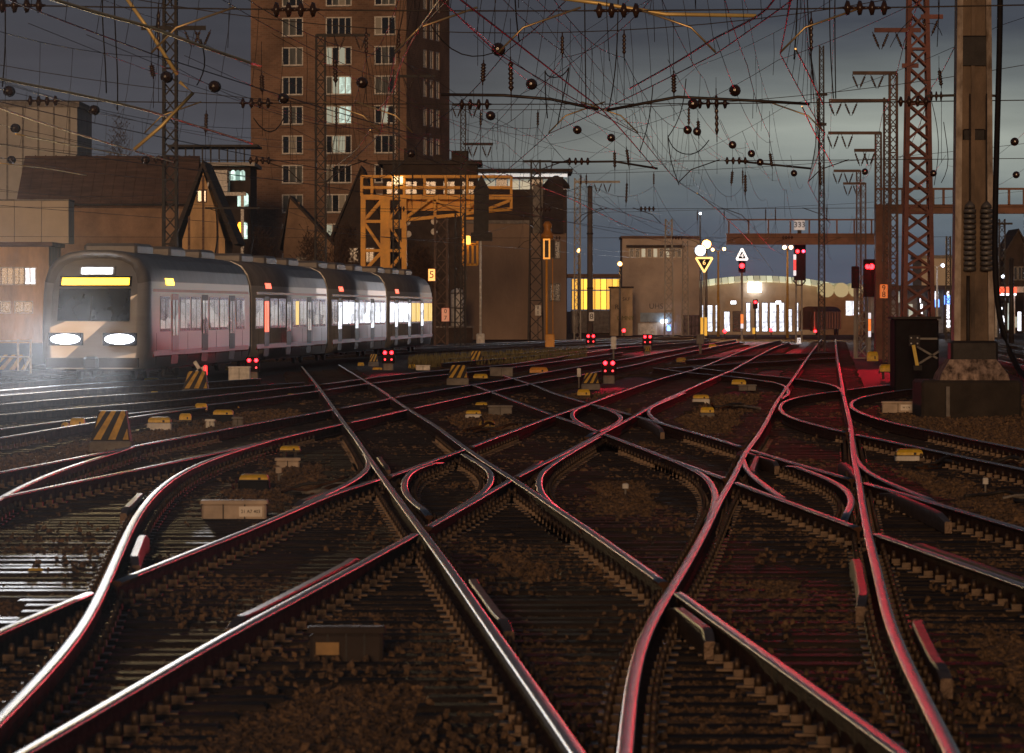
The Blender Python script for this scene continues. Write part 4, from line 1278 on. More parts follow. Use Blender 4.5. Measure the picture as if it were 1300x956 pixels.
def train():
    A = Vector((-11.35, 128.0, 0)); B = Vector((-5.15, 221.0, 0))
    d = (B - A).normalized(); s = Vector((d.y, -d.x, 0))     # s: towards the visible flank
    zz = Vector((0, 0, 1))
    Lt = (B - A).length
    root = thing('commuter_train', A, 'long silver grey commuter train with blazing headlamps and amber destination display', 'train')
    nc = 4; gap = 0.5; Lc = (Lt - gap * (nc - 1)) / nc
    HWd = 1.46
    # half section, right flank from skirt to roof centre
    sec = [(1.36, .32), (HWd, .75), (HWd, 1.45), (HWd, 2.35), (1.43, 2.7), (1.33, 3.05), (1.14, 3.32), (.8, 3.48), (.35, 3.55)]
    full = sec + [(-a, b) for a, b in reversed(sec)]
    def pt(t, a, z): return A + d * t + s * a + zz * z
    for c in range(nc):
        t0 = c * (Lc + gap); t1 = t0 + Lc
        mb = MB()
        rings = []
        if c == 0:
            # raked rounded cab
            for k, (dt, sc, zc) in enumerate(((0, .80, .55), (.06, .9, .62), (.25, .97, .8), (.6, 1.0, .93), (1.3, 1.0, 1.0))):
                r = []
                for a, z in full:
                    rake = max(0, (z - 1.5)) ** 1.3 * .42 * (1 - k / 4)
                    r.append(pt(t0 + dt + rake, a * sc, z if z < 2.4 else 2.4 + (z - 2.4) * (.80 + .2 * min(1, k / 3))))
                rings.append(r)
        else:
            rings.append([pt(t0, a, z) for a, z in full])
        if c == nc - 1:
            rings.append([pt(t1 - .5, a, z) for a, z in full])
            rings.append([pt(t1, a * .9, .35 + (z - .35) * .95) for a, z in full])
        else:
            rings.append([pt(t1, a, z) for a, z in full])
        n = len(full)
        i0 = len(mb.v)
        for r in rings: mb.v += r
        for a in range(len(rings) - 1):
            for k in range(n):
                k2 = (k + 1) % n
                zm = (full[k][1] + full[k2][1]) / 2
                mb.f.append((i0 + a * n + k, i0 + (a + 1) * n + k, i0 + (a + 1) * n + k2, i0 + a * n + k2))
                mb.m.append(1 if zm > 2.75 else 0); mb.sm.append(True)
        mb.f.append(tuple(i0 + k for k in range(n))); mb.m.append(0); mb.sm.append(False)
        e = i0 + (len(rings) - 1) * n
        mb.f.append(tuple(e + k for k in reversed(range(n)))); mb.m.append(0); mb.sm.append(False)
        car = mk('car', mb, [M_trgrey, M_trroof], root)
        # red cant rail line
        mk('red_stripe', MB().hexa([pt(t0 + 1.4, HWd - .03, 2.42), pt(t1 - .3, HWd - .03, 2.42), pt(t1 - .3, HWd + .004, 2.42), pt(t0 + 1.4, HWd + .004, 2.42),
                                   pt(t0 + 1.4, HWd - .05, 2.50), pt(t1 - .3, HWd - .05, 2.50), pt(t1 - .3, HWd - .01, 2.50), pt(t0 + 1.4, HWd - .01, 2.50)]), M_trred, car)
        mk('sill_stripe', MB().hexa([pt(t0 + 1.4, HWd - .03, .62), pt(t1 - .3, HWd - .03, .62), pt(t1 - .3, HWd + .006, .66), pt(t0 + 1.4, HWd + .006, .66),
                                   pt(t0 + 1.4, HWd - .03, .80), pt(t1 - .3, HWd - .03, .80), pt(t1 - .3, HWd + .006, .80), pt(t0 + 1.4, HWd + .006, .80)]), M_trred, car)
        # window band, doors, windows
        t = t0 + (2.6 if c == 0 else 1.0)
        k = 0
        while t < t1 - 1.6:
            if k % 3 == 1:      # double door
                dw = 1.35
                mk('door', MB().hexa([pt(t, HWd - .02, .40), pt(t + dw, HWd - .02, .40), pt(t + dw, HWd + .012, .8), pt(t, HWd + .012, .8),
                                      pt(t, HWd - .02, 2.38), pt(t + dw, HWd - .02, 2.38), pt(t + dw, HWd + .012, 2.36), pt(t, HWd + .012, 2.36)]), M_trroof if c % 2 else M_trred if c == 0 and k == 1 else M_trroof, car)
                for q in (0, 1):
                    a = t + .12 + q * .62
                    gm = M_int_r if (c == 1 and k == 1) else (M_int_w if c >= 2 else M_int_d)
                    mk('door_window', MB().hexa([pt(a, HWd - .01, 1.2), pt(a + .45, HWd - .01, 1.2), pt(a + .45, HWd + .02, 1.2), pt(a, HWd + .02, 1.2),
                                                 pt(a, HWd - .01, 2.2), pt(a + .45, HWd - .01, 2.2), pt(a + .45, HWd + .02, 2.2), pt(a, HWd + .02, 2.2)]), gm, car)
                t += dw + .35
            else:
                ww = 2.1
                band = mk('window', MB().hexa([pt(t, HWd - .02, 1.32), pt(t + ww, HWd - .02, 1.32), pt(t + ww, HWd + .008, 1.32), pt(t, HWd + .008, 1.32),
                                      pt(t, HWd - .02, 2.3), pt(t + ww, HWd - .02, 2.3), pt(t + ww, HWd + .008, 2.3), pt(t, HWd + .008, 2.3)]), M_trband, car)
                for q in (0, 1):
                    a = t + .08 + q * (ww / 2)
                    if c == 3: gm = M_int_y if k >= 5 else M_int_w
                    elif c == 2: gm = M_int_w if k > 1 else M_int_d
                    elif c == 1: gm = M_int_d if (k + q) % 2 else M_int_y if k == 5 else M_int_d
                    else: gm = M_int_d
                    mk('pane', MB().hexa([pt(a, HWd - .01, 1.4), pt(a + ww / 2 - .16, HWd - .01, 1.4), pt(a + ww / 2 - .16, HWd + .016, 1.4), pt(a, HWd + .016, 1.4),
                                          pt(a, HWd - .01, 2.22), pt(a + ww / 2 - .16, HWd - .01, 2.22), pt(a + ww / 2 - .16, HWd + .016, 2.22), pt(a, HWd + .016, 2.22)]), gm, car)
                t += ww + .25
            k += 1
        for q in range(7):
            a = t0 + Lc * (q + .6) / 7.2
            mk('panel_seam', MB().hexa([pt(a, HWd - .02, .4), pt(a + .03, HWd - .02, .4), pt(a + .03, HWd + .004, .8), pt(a, HWd + .004, .8),
                                        pt(a, HWd - .02, 1.3), pt(a + .03, HWd - .02, 1.3), pt(a + .03, HWd + .004, 1.28), pt(a, HWd + .004, 1.28)]), M_trdark, car)
        # roof equipment and marker panels
        for q in range(3):
            a = t0 + Lc * (q + .7) / 3.4
            cpt = pt(a, 0, 3.64)
            rb = math.atan2(d.y, d.x)
            mk('roof_unit', MB().cham((cpt.x, cpt.y, cpt.z), (3.2, 1.5, .26), .08, rb), M_trroof, car)
        mk('side_display', MB().hexa([pt(t0 + 4, 1.375, 2.62), pt(t0 + 5.6, 1.375, 2.62), pt(t0 + 5.6, 1.45, 2.62), pt(t0 + 4, 1.45, 2.62),
                                      pt(t0 + 4, 1.32, 2.8), pt(t0 + 5.6, 1.32, 2.8), pt(t0 + 5.6, 1.41, 2.8), pt(t0 + 4, 1.41, 2.8)]), M_amber if c == 0 else M_int_r, car)
        # running gear
        for q in (.16, .84):
            cb = pt(t0 + Lc * q, 0, .42)
            rb = math.atan2(d.y, d.x)
            bg_ = mk('bogie', MB().cham((cb.x, cb.y, .38), (3.4, 2.2, .3), .08, rb), M_trdark, car)
        for q in (.16, .84):
            for e in (-1.1, 1.1):
                for sd in (-.75, .75):
                    p0 = pt(t0 + Lc * q + e, sd - .06, .43); p1 = pt(t0 + Lc * q + e, sd + .06, .43)
                    mk('wheel', MB().lathe(p0, p1, [(0, .40), (.2, .43), (.8, .43), (1, .40)], 18), M_trdark, car)
        mk('underfloor_box', MB().box(tuple(pt(t0 + Lc / 2, 0, .45)), (Lc * .45, 2.3, .4), math.atan2(d.y, d.x)), M_trdark, car)
        if c < nc - 1:
            mk('gangway_bellows', MB().box(tuple(pt(t1 + gap / 2, 0, 1.85)), (gap + .02, 2.4, 2.7), math.atan2(d.y, d.x)), M_trdark, root)
    # ---- cab front
    def cabpt(a, z, out=0.0):
        rake = max(0, (z - 1.5)) ** 1.3 * .42
        return pt(rake - out, a, z)
    ws = MB()
    zs = (1.62, 1.9, 2.2, 2.5)
    rr = []
    for z in zs:
        rr.append([cabpt(a, z, .015 - abs(a) * .0) for a in (-.98, -.5, 0, .5, .98)])
    i0 = len(ws.v)
    for r in rr: ws.v += r
    for j in range(3):
        for k in range(4):
            ws.f.append((i0 + j * 5 + k, i0 + j * 5 + k + 1, i0 + (j + 1) * 5 + k + 1, i0 + (j + 1) * 5 + k)); ws.m.append(0); ws.sm.append(True)
    mk('windscreen', ws, M_glassdk, root)
    def slab(name, a0, a1, z0, z1, m, out=.05, parent=root, th=.05):
        p = [cabpt(a0, z0, out), cabpt(a1, z0, out), cabpt(a1, z0, out - th), cabpt(a0, z0, out - th),
             cabpt(a0, z1, out), cabpt(a1, z1, out), cabpt(a1, z1, out - th), cabpt(a0, z1, out - th)]
        return mk(name, MB().hexa(p), m, parent)
    slab('wiper', -.1, -.05, 1.65, 2.3, M_trdark, .04)
    slab('display_housing', -.98, .98, 2.56, 2.84, M_black, .05, th=.08)
    slab('destination_display', -.92, .92, 2.60, 2.79, emit('destination_amber', (1, .52, .03), 7), .062)
    slab('top_lamp_housing', -.46, .5, 2.88, 3.10, M_trgrey, .10, th=.3)
    slab('top_lamp', -.40, .44, 2.91, 3.07, emit('top_lamp_white', (.92, .95, 1), 40), .115)
    beam(root, cabpt(.02, 2.99, .35), 40000, (1, .72, .35), .2, 24, 3, -2)
    for a0 in (-1.2, .28):
        h = slab('headlamp_housing', a0, a0 + .92, .96, 1.30, M_black, .09, th=.2)
        # lens with rounded outline
        cx = a0 + .46
        ring0 = [cabpt(cx + .41 * math.cos(t), 1.13 + .14 * math.sin(t), .10) for t in [2 * math.pi * k / 20 for k in range(20)]]
        ring1 = [cabpt(cx + .36 * math.cos(t), 1.13 + .12 * math.sin(t), .13) for t in [2 * math.pi * k / 20 for k in range(20)]]
        mk('headlamp_lens', MB().rings([ring0, ring1]), M_headlamp, h)
        beam(root, cabpt(cx, 1.13, .35), 650000, (.92, .94, 1), .22, 16, 2.0, -1.5)
    slab('bumper', -1.25, 1.25, .36, .62, M_trdark, .25, th=.3)
    cp = pt(-.3, 0, .5)
    mk('coupler', MB().cham((cp.x, cp.y, .5), (.4, .5, .32), .06), M_trdark, root)
    pz = pt(30, 0, 3.6)
    # pantograph on the second car
    pg = MB()
    for sd in (-.6, .6):
        pg.bar(pz + s * sd, pz + s * sd + d * 1.0 + zz * .8, .05); pg.bar(pz + s * sd + d * 1.0 + zz * .8, pz + s * sd * .9 + zz * 1.7, .04)
    pg.bar(pz - s * .9 + zz * 1.72, pz + s * .9 + zz * 1.72, .09, .06)
    mk('pantograph', pg, M_dark, root)
train()

# ------------------------------------------------------------------ brown coach
def coach():
    """low brown van standing end-on, its flank turned slightly to the viewer"""
    D = 345
    e0, e1, s1 = P(1015, 0, D).x, P(1037, 0, D - .6).x, P(1068, 0, D + 16).x
    Mc = mat('coach_brown', (0.42, 0.17, 0.085), 0.55, 0, 0.4, 1.5, .2, 10, stretch=(3, 3, .4))
    root = thing('railway_coach', (e1, D, 0), 'old brown railway coach with rounded roof in front of the engine shed', 'coach')
    zt = P(0, 389, D).z
    a = Vector((e0, D, 0)); b = Vector((e1, D - .6, 0)); f = Vector((s1, D + 16, 0)); g = f + (a - b)
    n = 8
    def prof(p, q):
        out = [Vector((p.x, p.y, .45))]
        out.append(Vector((p.x, p.y, zt - .38)))
        for k in range(1, n):
            t = k / n
            m = p.lerp(q, t); out.append(Vector((m.x, m.y, zt - .38 + .38 * math.sin(math.pi * t) ** .6)))
        out += [Vector((q.x, q.y, zt - .38)), Vector((q.x, q.y, .45))]
        return out
    r0, r1 = prof(a, b), prof(g, f)
    mb = MB(); N = len(r0); mb.v += r0 + r1
    for k in range(N - 1):
        mb.f.append((k, k + 1, N + k + 1, N + k)); mb.m.append(1 if 1 <= k < N - 2 else 0); mb.sm.append(1 <= k < N - 2)
    mb.f.append(tuple(reversed(range(N)))); mb.m.append(2); mb.sm.append(False)
    mb.f.append(tuple(range(N, 2 * N))); mb.m.append(2); mb.sm.append(False)
    mk('body', mb, [Mc, M_roofdk, mat('coach_end', (.07, .035, .025), .6, 0, .3, 2)], root)
    en = (b - a).normalized(); sd = (f - b).normalized()
    eo = Vector((en.y, -en.x, 0)); so = Vector((sd.y, -sd.x, 0))
    m = a.lerp(b, .5)
    mk('end_door', MB().box((m.x + eo.x * .04, m.y + eo.y * .04, 1.2), (.55, .08, 1.2), math.atan2(en.y, en.x)), M_darkwall, root)
    for t in (.12, .88):
        p = a.lerp(b, t) + eo * .05
        mk('end_pillar', MB().bar((p.x, p.y, .45), (p.x, p.y, zt - .4), .09), M_trred if t > .5 else M_dark, root)
    for k in range(9):
        p = b + (f - b) * ((k + .5) / 9) + so * .03
        mk('side_post', MB().bar((p.x, p.y, .5), (p.x, p.y, zt - .42), .07), mat('coach_post', (.3, .11, .06), .6), root)
    for t in (.2, .8):
        p = a.lerp(b, t) + Vector((0, 0, .5))
        mk('buffer', MB().lathe(p + eo * .4, p, [(0, .14), (.15, .14), (.2, .06), (1, .06)], 12), M_dark, root)
    for t in (.06, .14, .8, .9):
        p = b.lerp(f, t) - so * .06
        mk('wheel', MB().lathe((p.x, p.y, .33), (p.x - so.x * .12, p.y - so.y * .12, .33), [(0, .32), (1, .32)], 16), M_trdark, root)
    p = b - sd * .1 + Vector((-.1, 0, .35))
    mk('tail_lamp', MB().lathe(p + Vector((0, -.12, 0)), p, [(0, .08), (1, .10)], 10), M_red_dwarf, root)
coach()

# ------------------------------------------------------------------ orange gantry
M_org = mat('gantry_orange', (0.92, 0.40, 0.02), 0.5, 0, 0.25, 1.2, .15, 12)
def gantry():
    D = 295.0
    root = thing('orange_gantry', P(480, 420, D), 'orange lattice signal gantry with railed walkway beside the tower', 'gantry')
    q = lambda px, py, dd=0: P(px, py, D) + Vector((0, dd, 0))
    def bars(name, segs, w, dd=(0,), parent=root):
        mb = MB()
        for e in dd:
            for a, b in segs: mb.bar(q(*a, e), q(*b, e), w)
        return mk(name, mb, M_org, parent)
    # walkway railing
    for e in (0, 1.4):
        bars('handrail', [((458, 224), (650, 224)), ((458, 238), (650, 238))], .17, (e,))
    for px in (459, 472, 499, 513, 539, 566, 593, 612, 649):
        for e in (0, 1.4): bars('railing_post', [((px, 223), (px, 249))], .16, (e,))
    fl = q(458, 249); fr = q(650, 249)
    mk('walkway', MB().box(((fl.x + fr.x)/2, D + .7, fl.z), (fr.x - fl.x, 1.6, .18)), M_org, root)
    # main girder
    g = MB()
    a, b = q(512, 252), q(606, 267)
    mk('girder_plate', MB().box(((a.x + b.x)/2, D + .9, (a.z + b.z)/2), (b.x - a.x, .12, a.z - b.z)), M_org, root)
    for e in (0, 1.4):
        bars('lower_chord', [((515, 279), (588, 272)), ((588, 272), (606, 268)), ((608, 269), (650, 265))], .2, (e,))
    bars('bracing', [((515, 276), (548, 252)), ((548, 252), (590, 270)), ((552, 250), (552, 276)), ((590, 270), (606, 252)), ((610, 252), (610, 270)), ((612, 268), (648, 254)), ((649, 250), (649, 266))], .17, (0, 1.4))
    bars('top_flange', [((458, 251), (650, 251))], .22, (0, 1.4))
    # left tower and second leg
    def leg(p0, p1, name):
        o = bars(name, [((p0, 250), (p0, 440)), ((p1, 250), (p1, 440))], .30, (0, 1.6))
        sg = []
        ys = [252, 281, 318, 345, 372, 400, 430]
        for k in range(len(ys) - 1):
            sg.append(((p0, ys[k]), (p1, ys[k])))
            sg.append(((p0, ys[k + 1]), (p1, ys[k])) if k % 2 == 0 else ((p0, ys[k]), (p1, ys[k + 1])))
        for e in (0, 1.6): bars('leg_bracing', sg, .17, (e,), o)
    leg(461, 486, 'leg'); leg(492, 513, 'leg')
    a, b = q(493, 279), q(513, 290)
    mk('stiffener_plate', MB().box(((a.x + b.x)/2, D - .2, (a.z + b.z)/2), (b.x - a.x, .1, a.z - b.z)), M_org, root)
    # hanging cage at the right
    bars('cage', [((588, 272), (588, 336)), ((606, 272), (606, 336)), ((588, 277), (606, 277)), ((588, 310), (606, 310)), ((588, 336), (606, 336)), ((594, 310), (594, 336)), ((600, 310), (600, 336))], .14, (0, 1.2))
    c = q(593, 305, -.3)
    mk('lamp_box', MB().cham((c.x, c.y, c.z), (.42, .4, .55), .06), emit('gantry_lamp', (1, .5, .08), 3.0), root)
    # two-digit indicator and signal heads hanging under the beam
    c = q(505, 229, -.3)
    ind = mk('indicator_board', MB().box((c.x, c.y, c.z), (.65, .12, .5)), emit('indicator_glow', (1, .72, .35), 2.2), root)
    text_mesh('indicator_digits', '51', .3, M_black, ind, (c.x, c.y - .075, c.z))
    for px, py in ((517, 282), (518, 297), (551, 281), (551, 294)):
        c = q(px, py, .4)
        mk('signal_disc', MB().lathe((c.x, c.y - .06, c.z), (c.x, c.y + .06, c.z), [(0, .19), (.5, .21), (1, .19)], 14), M_white, root)
gantry()

# ------------------------------------------------------------------ sun-independent lamps with posts
def lamp_post(px, py, D, label, heads=((0, 0),), m=None, postm=None, r=.14, base=GZ, pw=0, col=(1, .5, .15)):
    c = P(px, py, D)
    root = thing('yard_lamp', (c.x, D + .3, base), label, 'lamp', 'lamps of the yard')
    mk('post', MB().tube([(c.x, D + .3, base), (c.x, D + .3, c.z * .5), (c.x, D + .3, c.z - .1)], [.11, .09, .06], 8), postm or M_mastgrey, root)
    for dx, dz in heads:
        h = Vector((c.x + dx, D, c.z + dz))
        mk('arm', MB().bar((c.x, D + .3, c.z - .15), (h.x, D + .1, h.z + .08), .06), postm or M_mastgrey, root)
        hd = mk('lamp_head', MB().lathe((h.x, D + .25, h.z + .04), (h.x, D - .05, h.z), [(0, r * .5), (.6, r * 1.2), (1, r * 1.15)], 12), M_dark, root)
        mk('lamp_glass', MB().lathe((h.x, D - .05, h.z), (h.x, D - .16, h.z - .01), [(0, r), (.6, r * .9), (1, r * .4)], 12), m or M_sodium, hd)
        if pw: beam(root, (h.x, D - .35, h.z), pw, col, r, 70, 6)
M_lpy = mat('yellow_lit_post', (.55, .33, .06), .5, 0, .3, 2)
lamp_post(735, 318, 380, 'sodium yard lamp on the mast left of the thick grey pole', r=.16)
lamp_post(787, 335, 378, 'sodium yard lamp beside the signal box corner', r=.17)
lamp_post(897, 310, 362, 'orange yard lamp right behind the dazzling floodlight', r=.34, pw=6000)
lamp_post(912, 317, 372, 'yellow lamp post with two dim arms right of floodlight', ((-.45, 0), (.45, .05)), emit('dim_sodium', (1, .62, .25), 12), M_lpy, r=.13)
lamp_post(1000, 314, 352, 'yellow twin lamp post left of the tall red signal', ((-.24, 0), (.24, 0)), emit('twin_sodium', (1, .58, .3), 60), M_lpy, r=.15, pw=1500)
lamp_post(890, 318, 330, 'dazzling white floodlight on a mast before the engine shed', ((-.05, .0),), M_whitelamp, r=.36, pw=22000, col=(.8, .88, 1))
lamp_post(1190, 337, 352, 'white twin lamp post at the filling station left of big post', ((-.4, 0), (.4, 0)), emit('white_twin', (.78, .85, 1), 40), M_white, r=.13, pw=1500, col=(.78, .85, 1))
lamp_post(1265, 351, 362, 'white twin lamp post right of the big post', ((-.55, 0), (.5, 0)), emit('white_twin2', (.78, .85, 1), 30), M_white, r=.12)
lamp_post(889, 271, 420, 'small white lamp high above the floodlight', r=.11, m=emit('tiny_white', (.8, .9, 1), 30))

# ------------------------------------------------------------------ filling station at the right
def filling_station():
    D = 420
    M_fw = emit('station_white_sign', (.86, .9, 1), 2.6)
    M_fb = emit('station_blue_sign', (.12, .3, 1), 3.0)
    M_fr = emit('station_red_sign', (1, .07, .03), 2.2)
    x0, x1 = P(1112, 0, D).x, P(1212, 0, D).x
    root = thing('shop_front', ((x0 + x1)/2, D, GZ), 'bright shop front with white pillars left of the big post', 'shop')
    zt = P(0, 368, D).z
    mk('back_wall', MB().box(((x0 + x1)/2, D + 8, (zt + GZ)/2), (x1 - x0, .4, zt - GZ)), M_grey, root)
    mk('roof', MB().box(((x0 + x1)/2, D + 4, zt + .2), (x1 - x0, 9, .4)), M_roofdk, root)
    for px, w in ((1117, 5), (1127, 3), (1144, 4), (1151, 3), (1158, 5), (1171, 2.5), (1183, 6), (1193, 4), (1204, 7)):
        for y0, y1 in ((370, 384), (386, 404), (406, 416)):
            a, b = P(px - w/2, y0, D), P(px + w/2, y1, D)
            if random.random() < .82:
                mk('lit_window', MB().box(((a.x + b.x)/2, D + .5 + random.random() * 3, (a.z + b.z)/2), (b.x - a.x, .1, a.z - b.z)), random.choice((M_fw, M_fw, M_win_dim, M_fw)), root)
    for px in (1121, 1148, 1166, 1178, 1199):
        x = P(px, 0, D).x
        mk('pillar', MB().box((x, D, (zt + GZ)/2), (.22, .22, zt - GZ)), M_dark, root)
    a, b = P(1182, 378, D - 2), P(1204, 392, D - 2)
    mk('blue_sign', MB().cham(((a.x + b.x)/2 - .3, D - 1, (a.z + b.z)/2), (.7, .2, .7), .04), M_fb, root)
    mk('blue_sign', MB().cham(((a.x + b.x)/2 + .75, D - 1, (a.z + b.z)/2 + .3), (.5, .2, .8), .04), M_fb, root)
    x0, x1 = P(1254, 0, D).x, P(1330, 0, D).x
    r2 = thing('filling_station', ((x0 + x1)/2, D, GZ), 'filling station with red canopy edge right of the big post', 'filling station')
    zt = P(0, 374, D).z
    mk('canopy', MB().box(((x0 + x1)/2, D + 5, zt + .45), (x1 - x0, 10, .5)), M_white, r2)
    for k, (p0, p1) in enumerate(((1255, 1262), (1265, 1281), (1283, 1290))):
        a, b = P(p0, 374, D), P(p1, 382, D)
        mk('red_fascia', MB().box(((a.x + b.x)/2, D - .1, zt + .38), (b.x - a.x, .15, .5)), M_fr, r2)
        mk('white_fascia', MB().box(((a.x + b.x)/2, D - .1, zt + .02), (b.x - a.x, .15, .18)), M_fw, r2)
    for px, y0, y1, w, m in ((1259, 383, 391, 8, M_fb), (1258, 400, 418, 7, M_fw), (1273, 401, 419, 12, M_fw), (1284, 385, 419, 4, M_win_dim), (1296, 396, 420, 4, M_fw), (1274, 390, 393, 2, M_fw), (1290, 402, 416, 5, M_win_dim)):
        a, b = P(px - w/2, y0, D), P(px + w/2, y1, D)
        mk('lit_panel', MB().box(((a.x + b.x)/2, D + 1.0 + .2 * (px % 5), (a.z + b.z)/2), (b.x - a.x, .12, a.z - b.z)), m, r2)
    for px in (1266, 1287, 1303):
        x = P(px, 0, D).x
        mk('pillar', MB().box((x, D + .2, (zt + GZ)/2), (.25, .25, zt - GZ)), M_white, r2)
    for px, y0 in ((1260, 360), (1269, 366)):
        a, b = P(px - 2, y0, D - 1), P(px + 2, 374, D - 1)
        mk('price_pylon', MB().box(((a.x + b.x)/2, D - 1, (a.z + b.z)/2), (b.x - a.x, .2, a.z - b.z)), M_fr, r2)
    for px in (1268, 1286):
        a = P(px, 352, D - 2)
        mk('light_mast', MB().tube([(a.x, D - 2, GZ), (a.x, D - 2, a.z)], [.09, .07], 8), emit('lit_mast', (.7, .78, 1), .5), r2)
    # dark gabled house behind
    dark_house(1276, 1308, 294, 326, 440, 9, 'dark house gable behind the filling station at right edge', apx=1293)
    rb = thing('beige_block', P(1188, 420, 450), 'beige block behind the white lamp post at right', 'building')
    a, b = P(1170, 328, 450), P(1216, 328, 450)
    mk('wall', MB().box(((a.x + b.x)/2, 455, (a.z + GZ)/2), (b.x - a.x, 10, a.z - GZ)), M_cream, rb)
    mk('roof', MB().box(((a.x + b.x)/2, 455, a.z + .15), (b.x - a.x + .4, 10.4, .3)), M_grey, rb)
    a, b = P(1262, 330, 450), P(1330, 330, 450)
    rb = thing('beige_block', P(1295, 420, 450), 'low beige block behind the red canopy at right', 'building')
    mk('wall', MB().box(((a.x + b.x)/2, 455, (a.z + GZ)/2), (b.x - a.x, 10, a.z - GZ)), M_beige, rb)
    mk('roof', MB().box(((a.x + b.x)/2, 455, a.z + .15), (b.x - a.x + .4, 10.4, .3)), M_grey, rb)
filling_station()
# ------------------------------------------------------------------ lattice masts
def insulator_string(a, b, n=4, r=.085):
    """n porcelain discs threaded on the line a-b"""
    a, b = Vector(a), Vector(b)
    mb = MB()
    pr = []
    for k in range(n):
        t = (k + .5) / n; h = .34 / n
        pr += [(t - h, .02), (t - h * .5, r), (t + h * .25, r * .9), (t + h * .6, .025)]
    mb.lathe(a, b, [(0, .015)] + pr + [(1, .015)], 9)
    return mb

def rod_insulator(a, b, r=.045, ribs=5):
    mb = MB(); pr = [(0, .014), (.12, .014)]
    for k in range(ribs):
        t = .15 + .7 * k / ribs; e = .7 / ribs
        pr += [(t, r * .6), (t + e * .4, r), (t + e * .8, r * .6)]
    mb.lathe(a, b, pr + [(.88, .014), (1, .014)], 7)
    return mb

def lattice_mast(px, w0, w1, ytop, D, m, label, arms=(), panels=None, legw=.09, group='lattice masts of the yard', solid=False):
    """square lattice mast; w0/w1 foot and top width in pixels; arms: (px0, px1, py, [insulator px])"""
    c = P(px, 0, D); top = P(px, ytop, D).z
    root = thing('lattice_mast', (c.x, D, GZ), label, 'mast', group)
    h0, h1 = w0 / F * D / 2, w1 / F * D / 2
    H = top - GZ
    def corner(k, t):
        h = h0 + (h1 - h0) * t
        sx, sy = ((-1, -1), (1, -1), (1, 1), (-1, 1))[k]
        return Vector((c.x + sx * h, D + sy * h, GZ + H * t))
    for k in range(4):
        mk('leg', MB().bar(corner(k, 0), corner(k, 1), legw), m, root)
    n = panels or max(6, int(H / (1.15 * (h0 + h1))))
    br = MB()
    for j in range(n):
        t0, t1 = j / n, (j + 1) / n
        for k in range(4):
            k2 = (k + 1) % 4
            if (j + k) % 2: br.bar(corner(k, t0), corner(k2, t1), legw * .5)
            else: br.bar(corner(k2, t0), corner(k, t1), legw * .5)
            if w0 > 20: br.bar(corner(k2, t0), corner(k, t1), legw * .45) if (j + k) % 2 else br.bar(corner(k, t0), corner(k2, t1), legw * .45)
            if j % 3 == 0: br.bar(corner(k, t0), corner(k2, t0), legw * .55)
    b = mk('bracing', br, m, root); b['kind'] = 'stuff'
    for p0, p1, py, ins in arms:
        a, e = P(p0, py, D), P(p1, py, D)
        am = mk('arm', MB().bar(a + Vector((0, -h1 - .05, 0)), e + Vector((0, -h1 - .05, 0)), .10, .14), m, root)
        for q in ins:
            o = P(q, py + 1, D); o.y = D - h1 - .05
            L = .55 + .1 * (D > 200)
            s = .26
            for sd in (-1, 1):
                mk('insulator', rod_insulator(o + Vector((sd * s, 0, -.03)), o + Vector((sd * .03, 0, -.03 - L)), .05), M_insul, am)
    return root

lattice_mast(1165, 38, 21, -30, 150, M_mastred, 'tall red lit lattice mast left of the big post', [(1109, 1168, 39, (1117, 1146)), (1168, 1196, 22, (1180,)), (1144, 1165, 84, ())], legw=.135, panels=22)
lattice_mast(1134, 10, 9, 93, 185, M_masts, 'brown lattice mast just left of the red lattice mast', [(1082, 1138, 93, (1090, 1113))], legw=.08)
lattice_mast(1126, 9, 7, 124, 192, M_masts, 'lattice mast with the longest low arm, left of the red mast', [(1052, 1130, 128, (1060, 1080))], legw=.07)
lattice_mast(1115, 8, 7, 168, 215, M_masts, 'shorter lattice mast with arm above the left signal bridge', [(1051, 1118, 169, (1057, 1075)), (1084, 1112, 191, (1092, 1103))], legw=.07)
lattice_mast(1090, 6, 5, 216, 262, M_masts, 'small far lattice mast with arm above the red signal', [(1058, 1092, 217, (1063, 1077))], legw=.06)
lattice_mast(1096, 6, 6, 232, 285, M_masts, 'smallest lattice mast with arm behind the red signal', [(1070, 1098, 233, (1076, 1088))], legw=.06)
lattice_mast(407, 14, 11, 44, 235, M_dark, 'dark lattice mast standing before the left half of tower', [(402, 470, 45, (431, 458))], legw=.09)
lattice_mast(216, 17, 15, -25, 152, M_dark, 'tall dark lattice mast at left reaching out of the picture', [(180, 262, 36, (245, 258))], legw=.09)
lattice_mast(503, 8, 7, 88, 242, M_dark, 'dark lattice mast before the right edge of tower', [(505, 553, 97, (519, 545))], legw=.07)
lattice_mast(588, 7, 6, 131, 255, M_dark, 'thin dark lattice mast behind the right end of gantry', [(574, 607, 133, (580, 600)), (588, 626, 183, (600, 618))], legw=.06)
lattice_mast(560, 16, 15, 276, 272, M_masts, 'rusty lattice mast carrying the number sign 07', (), legw=.13)
lattice_mast(584, 13, 12, 270, 286, M_dark, 'dark lattice mast right behind the rusty mast', (), legw=.10)
lattice_mast(680, 19, 11, 203, 303, M_dark, 'dark lattice mast in front of the blank beige wall', [(664, 700, 205, (697,)), (640, 715, 226, ())], legw=.11)
lattice_mast(733, 8, 7, 226, 312, M_mastgrey, 'grey lattice mast left of the thick grey pole', [(729, 787, 231, (759, 771))], legw=.08)
lattice_mast(849, 11, 8, 278, 352, M_mastgrey, 'grey lattice mast in front of the signal box', [(838, 862, 318, ())], legw=.10)
lattice_mast(870, 8, 6, 306, 365, M_mastgrey, 'slim grey lattice mast at the signal box corner', (), legw=.08)
